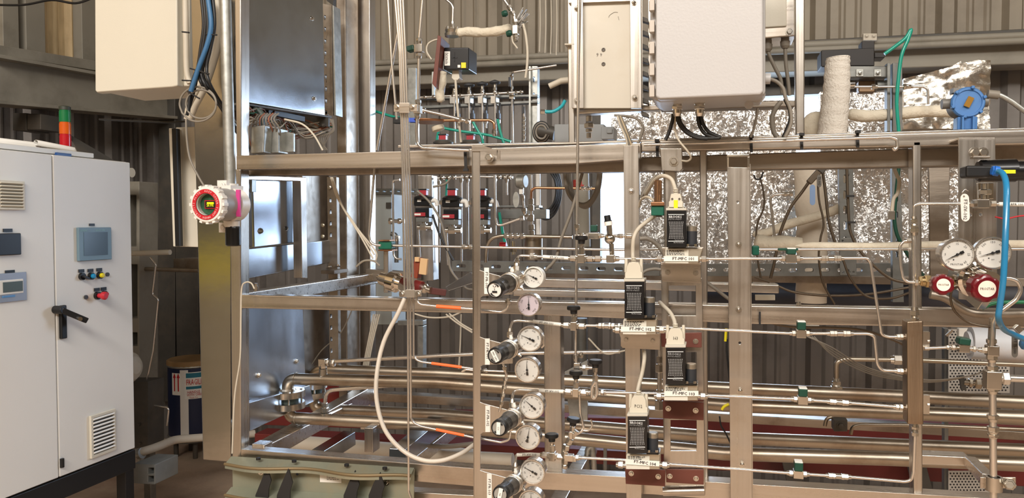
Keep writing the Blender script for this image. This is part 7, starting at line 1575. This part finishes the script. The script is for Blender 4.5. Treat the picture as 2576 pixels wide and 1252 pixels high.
# armoured hoses and wires in front of the foil
for i, (pts, Y, r, m) in enumerate((([(2036, 456), (2018, 482), (1990, 520), (1968, 570), (1958, 605), (1948, 660), (1938, 700)], 2.4, 3.8, armour), ([(2068, 420), (2076, 480), (2084, 550), (2096, 595), (2106, 620)], 2.4, 3.6, armour), ([(2056, 424), (2060, 500), (2072, 560), (2064, 600), (2060, 650), (2070, 710), (2100, 765)], 2.4, 2.6, armour), ([(2130, 415), (2132, 480), (2136, 560), (2142, 590), (2160, 625), (2190, 660), (2240, 700), (2290, 712)], 2.4, 3.6, armour),
    ([(1954, 718), (2000, 735), (2080, 743), (2180, 740), (2290, 722)], 2.5, 3.2, armour), ([(2120, 650), (2140, 700), (2180, 745), (2240, 750), (2290, 735)], 2.45, 3.0, armour), ([(1912, 445), (1920, 480), (1922, 520), (1906, 560), (1902, 600), (1904, 640), (1914, 700)], 2.4, 2.4, armour), ([(1898, 696), (1920, 704), (1936, 710)], 2.3, 2.6, armour))):
    cable('armoured_hose', ['armoured hose slanting down left from the grey plug before the foil', 'armoured hose falling right of the cream wrapped column', 'thin hose with a splice in front of the cream wrapped column', 'armoured hose tied along the vertical slotted strut', 'armoured hose sagging above the middle beam', 'dark hose curving low beside the drilled foot plate', 'thin braided wire bowed right of the flat bar', 'short braided wire below the green square coupling'][i], 'hose', pts, Y, r, m, n=8)
for x, y in ((2137, 493), (2140, 559)): one('cable_tie', ('upper' if y < 500 else 'lower') + ' black cable tie on the vertical slotted strut', 'cable tie', MB().beam(W(x - 8, y, 2.39), W(x + 12, y, 2.39), .008, .006), rubber)
cable('black_wire', 'thin black wire looped at the top right of the flat bar', 'wire', [(1896, 440), (1902, 450), (1914, 448), (1920, 432)], 2.2, 2, cable_k)
L = Line('hook-shaped steel tube standing before the foil with a brown end fitting', [(1994, 487), (1950, 489), (1940, 494), (1938, 505), (1950, 605)], rpx=3.2, Y=2.5, bend=.015); L.nut(1974, 487, 12, 6).nut(1987, 487, 14, 7); L.done()
t = T('thermocouple_plug', 'grey tapered plug under the top beam in front of the cream column', 'plug'); t.p('plug', MB().beam(W(2066, 424, 2.35), W(2034, 460, 2.35), .018, .018), armour, .003); t.p('cap', MB().beam(W(2072, 418, 2.35), W(2060, 432, 2.35), .024, .024), dark_st, .003); t.done()
t = T('instrument_tag', 'oval dark tag reading TI-102 hanging from the grey plug', 'tag'); q = t.p('tag', S(2.28, .001, [(2061 + 6 * cos(a), 447 + 8 * sin(a)) for a in [radians(180 + 20 * i) for i in range(10)]] + [(2061 + 6 * cos(a), 463 + 8 * sin(a)) for a in [radians(20 * i) for i in range(10)]]), MC['engraved_tag'], .0003); P = W(2061, 455, 2.279); t.p('lettering', MB().text('TI-102', P, 8 * mpp(P), (0, 0, -1), (1, 0, 0)), ink, 0, q); t.done()
one('blue_tag', 'blank pale blue oval tag below the grey plug', 'tag', S(2.28, .001, [(2044 + 7 * cos(a), 472 + 8 * sin(a)) for a in [radians(180 + 20 * i) for i in range(10)]] + [(2044 + 7 * cos(a), 508 + 8 * sin(a)) for a in [radians(20 * i) for i in range(10)]]), mat('pale_blue_tag', (140, 166, 206), .35, .3), .0003)
one('rear_ledge', 'weathered steel ledge right of the flat bar below the slotted strut', 'beam', S(2.5, .08, [(1896, 713), (1956, 716), (1956, 732), (1896, 729)]), steel_d, .002)
one('cream_strip', 'short cream strip above the middle beam right of the flat bar', 'strip', S(2.3, .02, rc(1900, 742, 1950, 755)), cream, .001)
one('dark_tank', 'dark rounded tank side behind the middle beam, right', 'tank', MB().tube(P3([(1780, 742), (2640, 752)], 3.3), .075, 20), mat('dark_tank_paint', (48, 46, 50), .5, .2))
one('rear_crossbar', 'dull steel crossbar behind the slotted strut at the right', 'beam', S(2.85, .05, [(1290, 684), (2640, 700), (2640, 722), (1290, 700)]), steel_d, .003)
one('stud', 'small stud standing on the middle beam right of the flat bar', 'bolt', MB().cyl(W(2009, 768, 1.78), W(2009, 758, 1.78), .004).hexn(W(2009, 766, 1.78), W(2009, 762, 1.78), .006), fit_m)
# right lower background: perforated sheet, white tank
ph = []
def perf(label, x0, y0, x1, y1, Y):
    hs = []; r = 0
    y = y0 + 6
    while y < y1 - 3:
        x = x0 + 5 + (4.2 if r % 2 else 0)
        while x < x1 - 3: hs.append((x, y)); x += 8.4
        y += 7.0; r += 1
    P = [W(x, y, Y) for x, y in hs]; k = mpp(W((x0 + x1) / 2, y0, Y))
    t = T('perforated_sheet', label, 'sheet'); t.p('sheet', S(Y, .003, rc(x0, y0, x1, y1)), mat('white_perforated_paint', (176, 170, 162), .55, 0, .04))
    m_ = MB()
    for p in P: m_.add([p + V((cos(a) * 2.3 * k, -.0005, sin(a) * 2.3 * k)) for a in [radians(60 * i) for i in range(6)]], [tuple(range(6))])
    t.p('perforation', m_, mat('hole_dark', (34, 32, 32), .9), kind='stuff'); t.done()
perf('white perforated sheet behind the riser, upper part', 2386, 828, 2540, 988, 2.5)
perf('white perforated sheet behind the tube clamp, lower part', 2386, 1184, 2500, 1300, 2.5)
one('sheet_edge', 'grey edge post at the left of the perforated sheets', 'post', S(2.52, .03, rc(2376, 826, 2386, 1300)), galvd, .001)
one('white_tank', 'white horizontal tank behind the riser with peeling paint', 'tank', MB().tube(P3([(2440, 862), (2640, 876)], 2.2), .042, 28).tube(P3([(2432, 862), (2440, 862)], 2.2), .03, 28), mat('white_tank_paint', (200, 202, 206), .5, 0, .05, dirt=(196, 140, 70), ds=3, da=.6))
one('wall_notice', 'white flat panel above the white tank', 'panel', S(2.4, .02, rc(2412, 826, 2474, 850)), cab_w, .002)
t = T('rear_hand_valve', 'dark bar-handled valve in front of the perforated sheet', 'valve'); t.p('bar', MB().beam(W(2418, 944, 2.35), W(2424, 980, 2.35), .012, .012), dark_st); t.p('body', MB().tube(P3([(2424, 962), (2480, 966)], 2.35), .008, 12).hexn(W(2436, 962, 2.35), W(2446, 963, 2.35), .013).hexn(W(2452, 964, 2.35), W(2468, 965, 2.35), .015), pipe_m); t.done()
one('small_screw', 'bright screw rod by the top left of the perforated sheet', 'screw', MB().beam(W(2380, 844, 2.2), W(2396, 830, 2.2), .006, .006), fit_m)
one('blue_actuator', 'blue painted part peeking at the right edge above the tag', 'valve', MB().lathe(W(2566, 862, 1.9), (1, 0, -.2), [(0, .007), (.006, .013), (.04, .013)], 16), bluep)
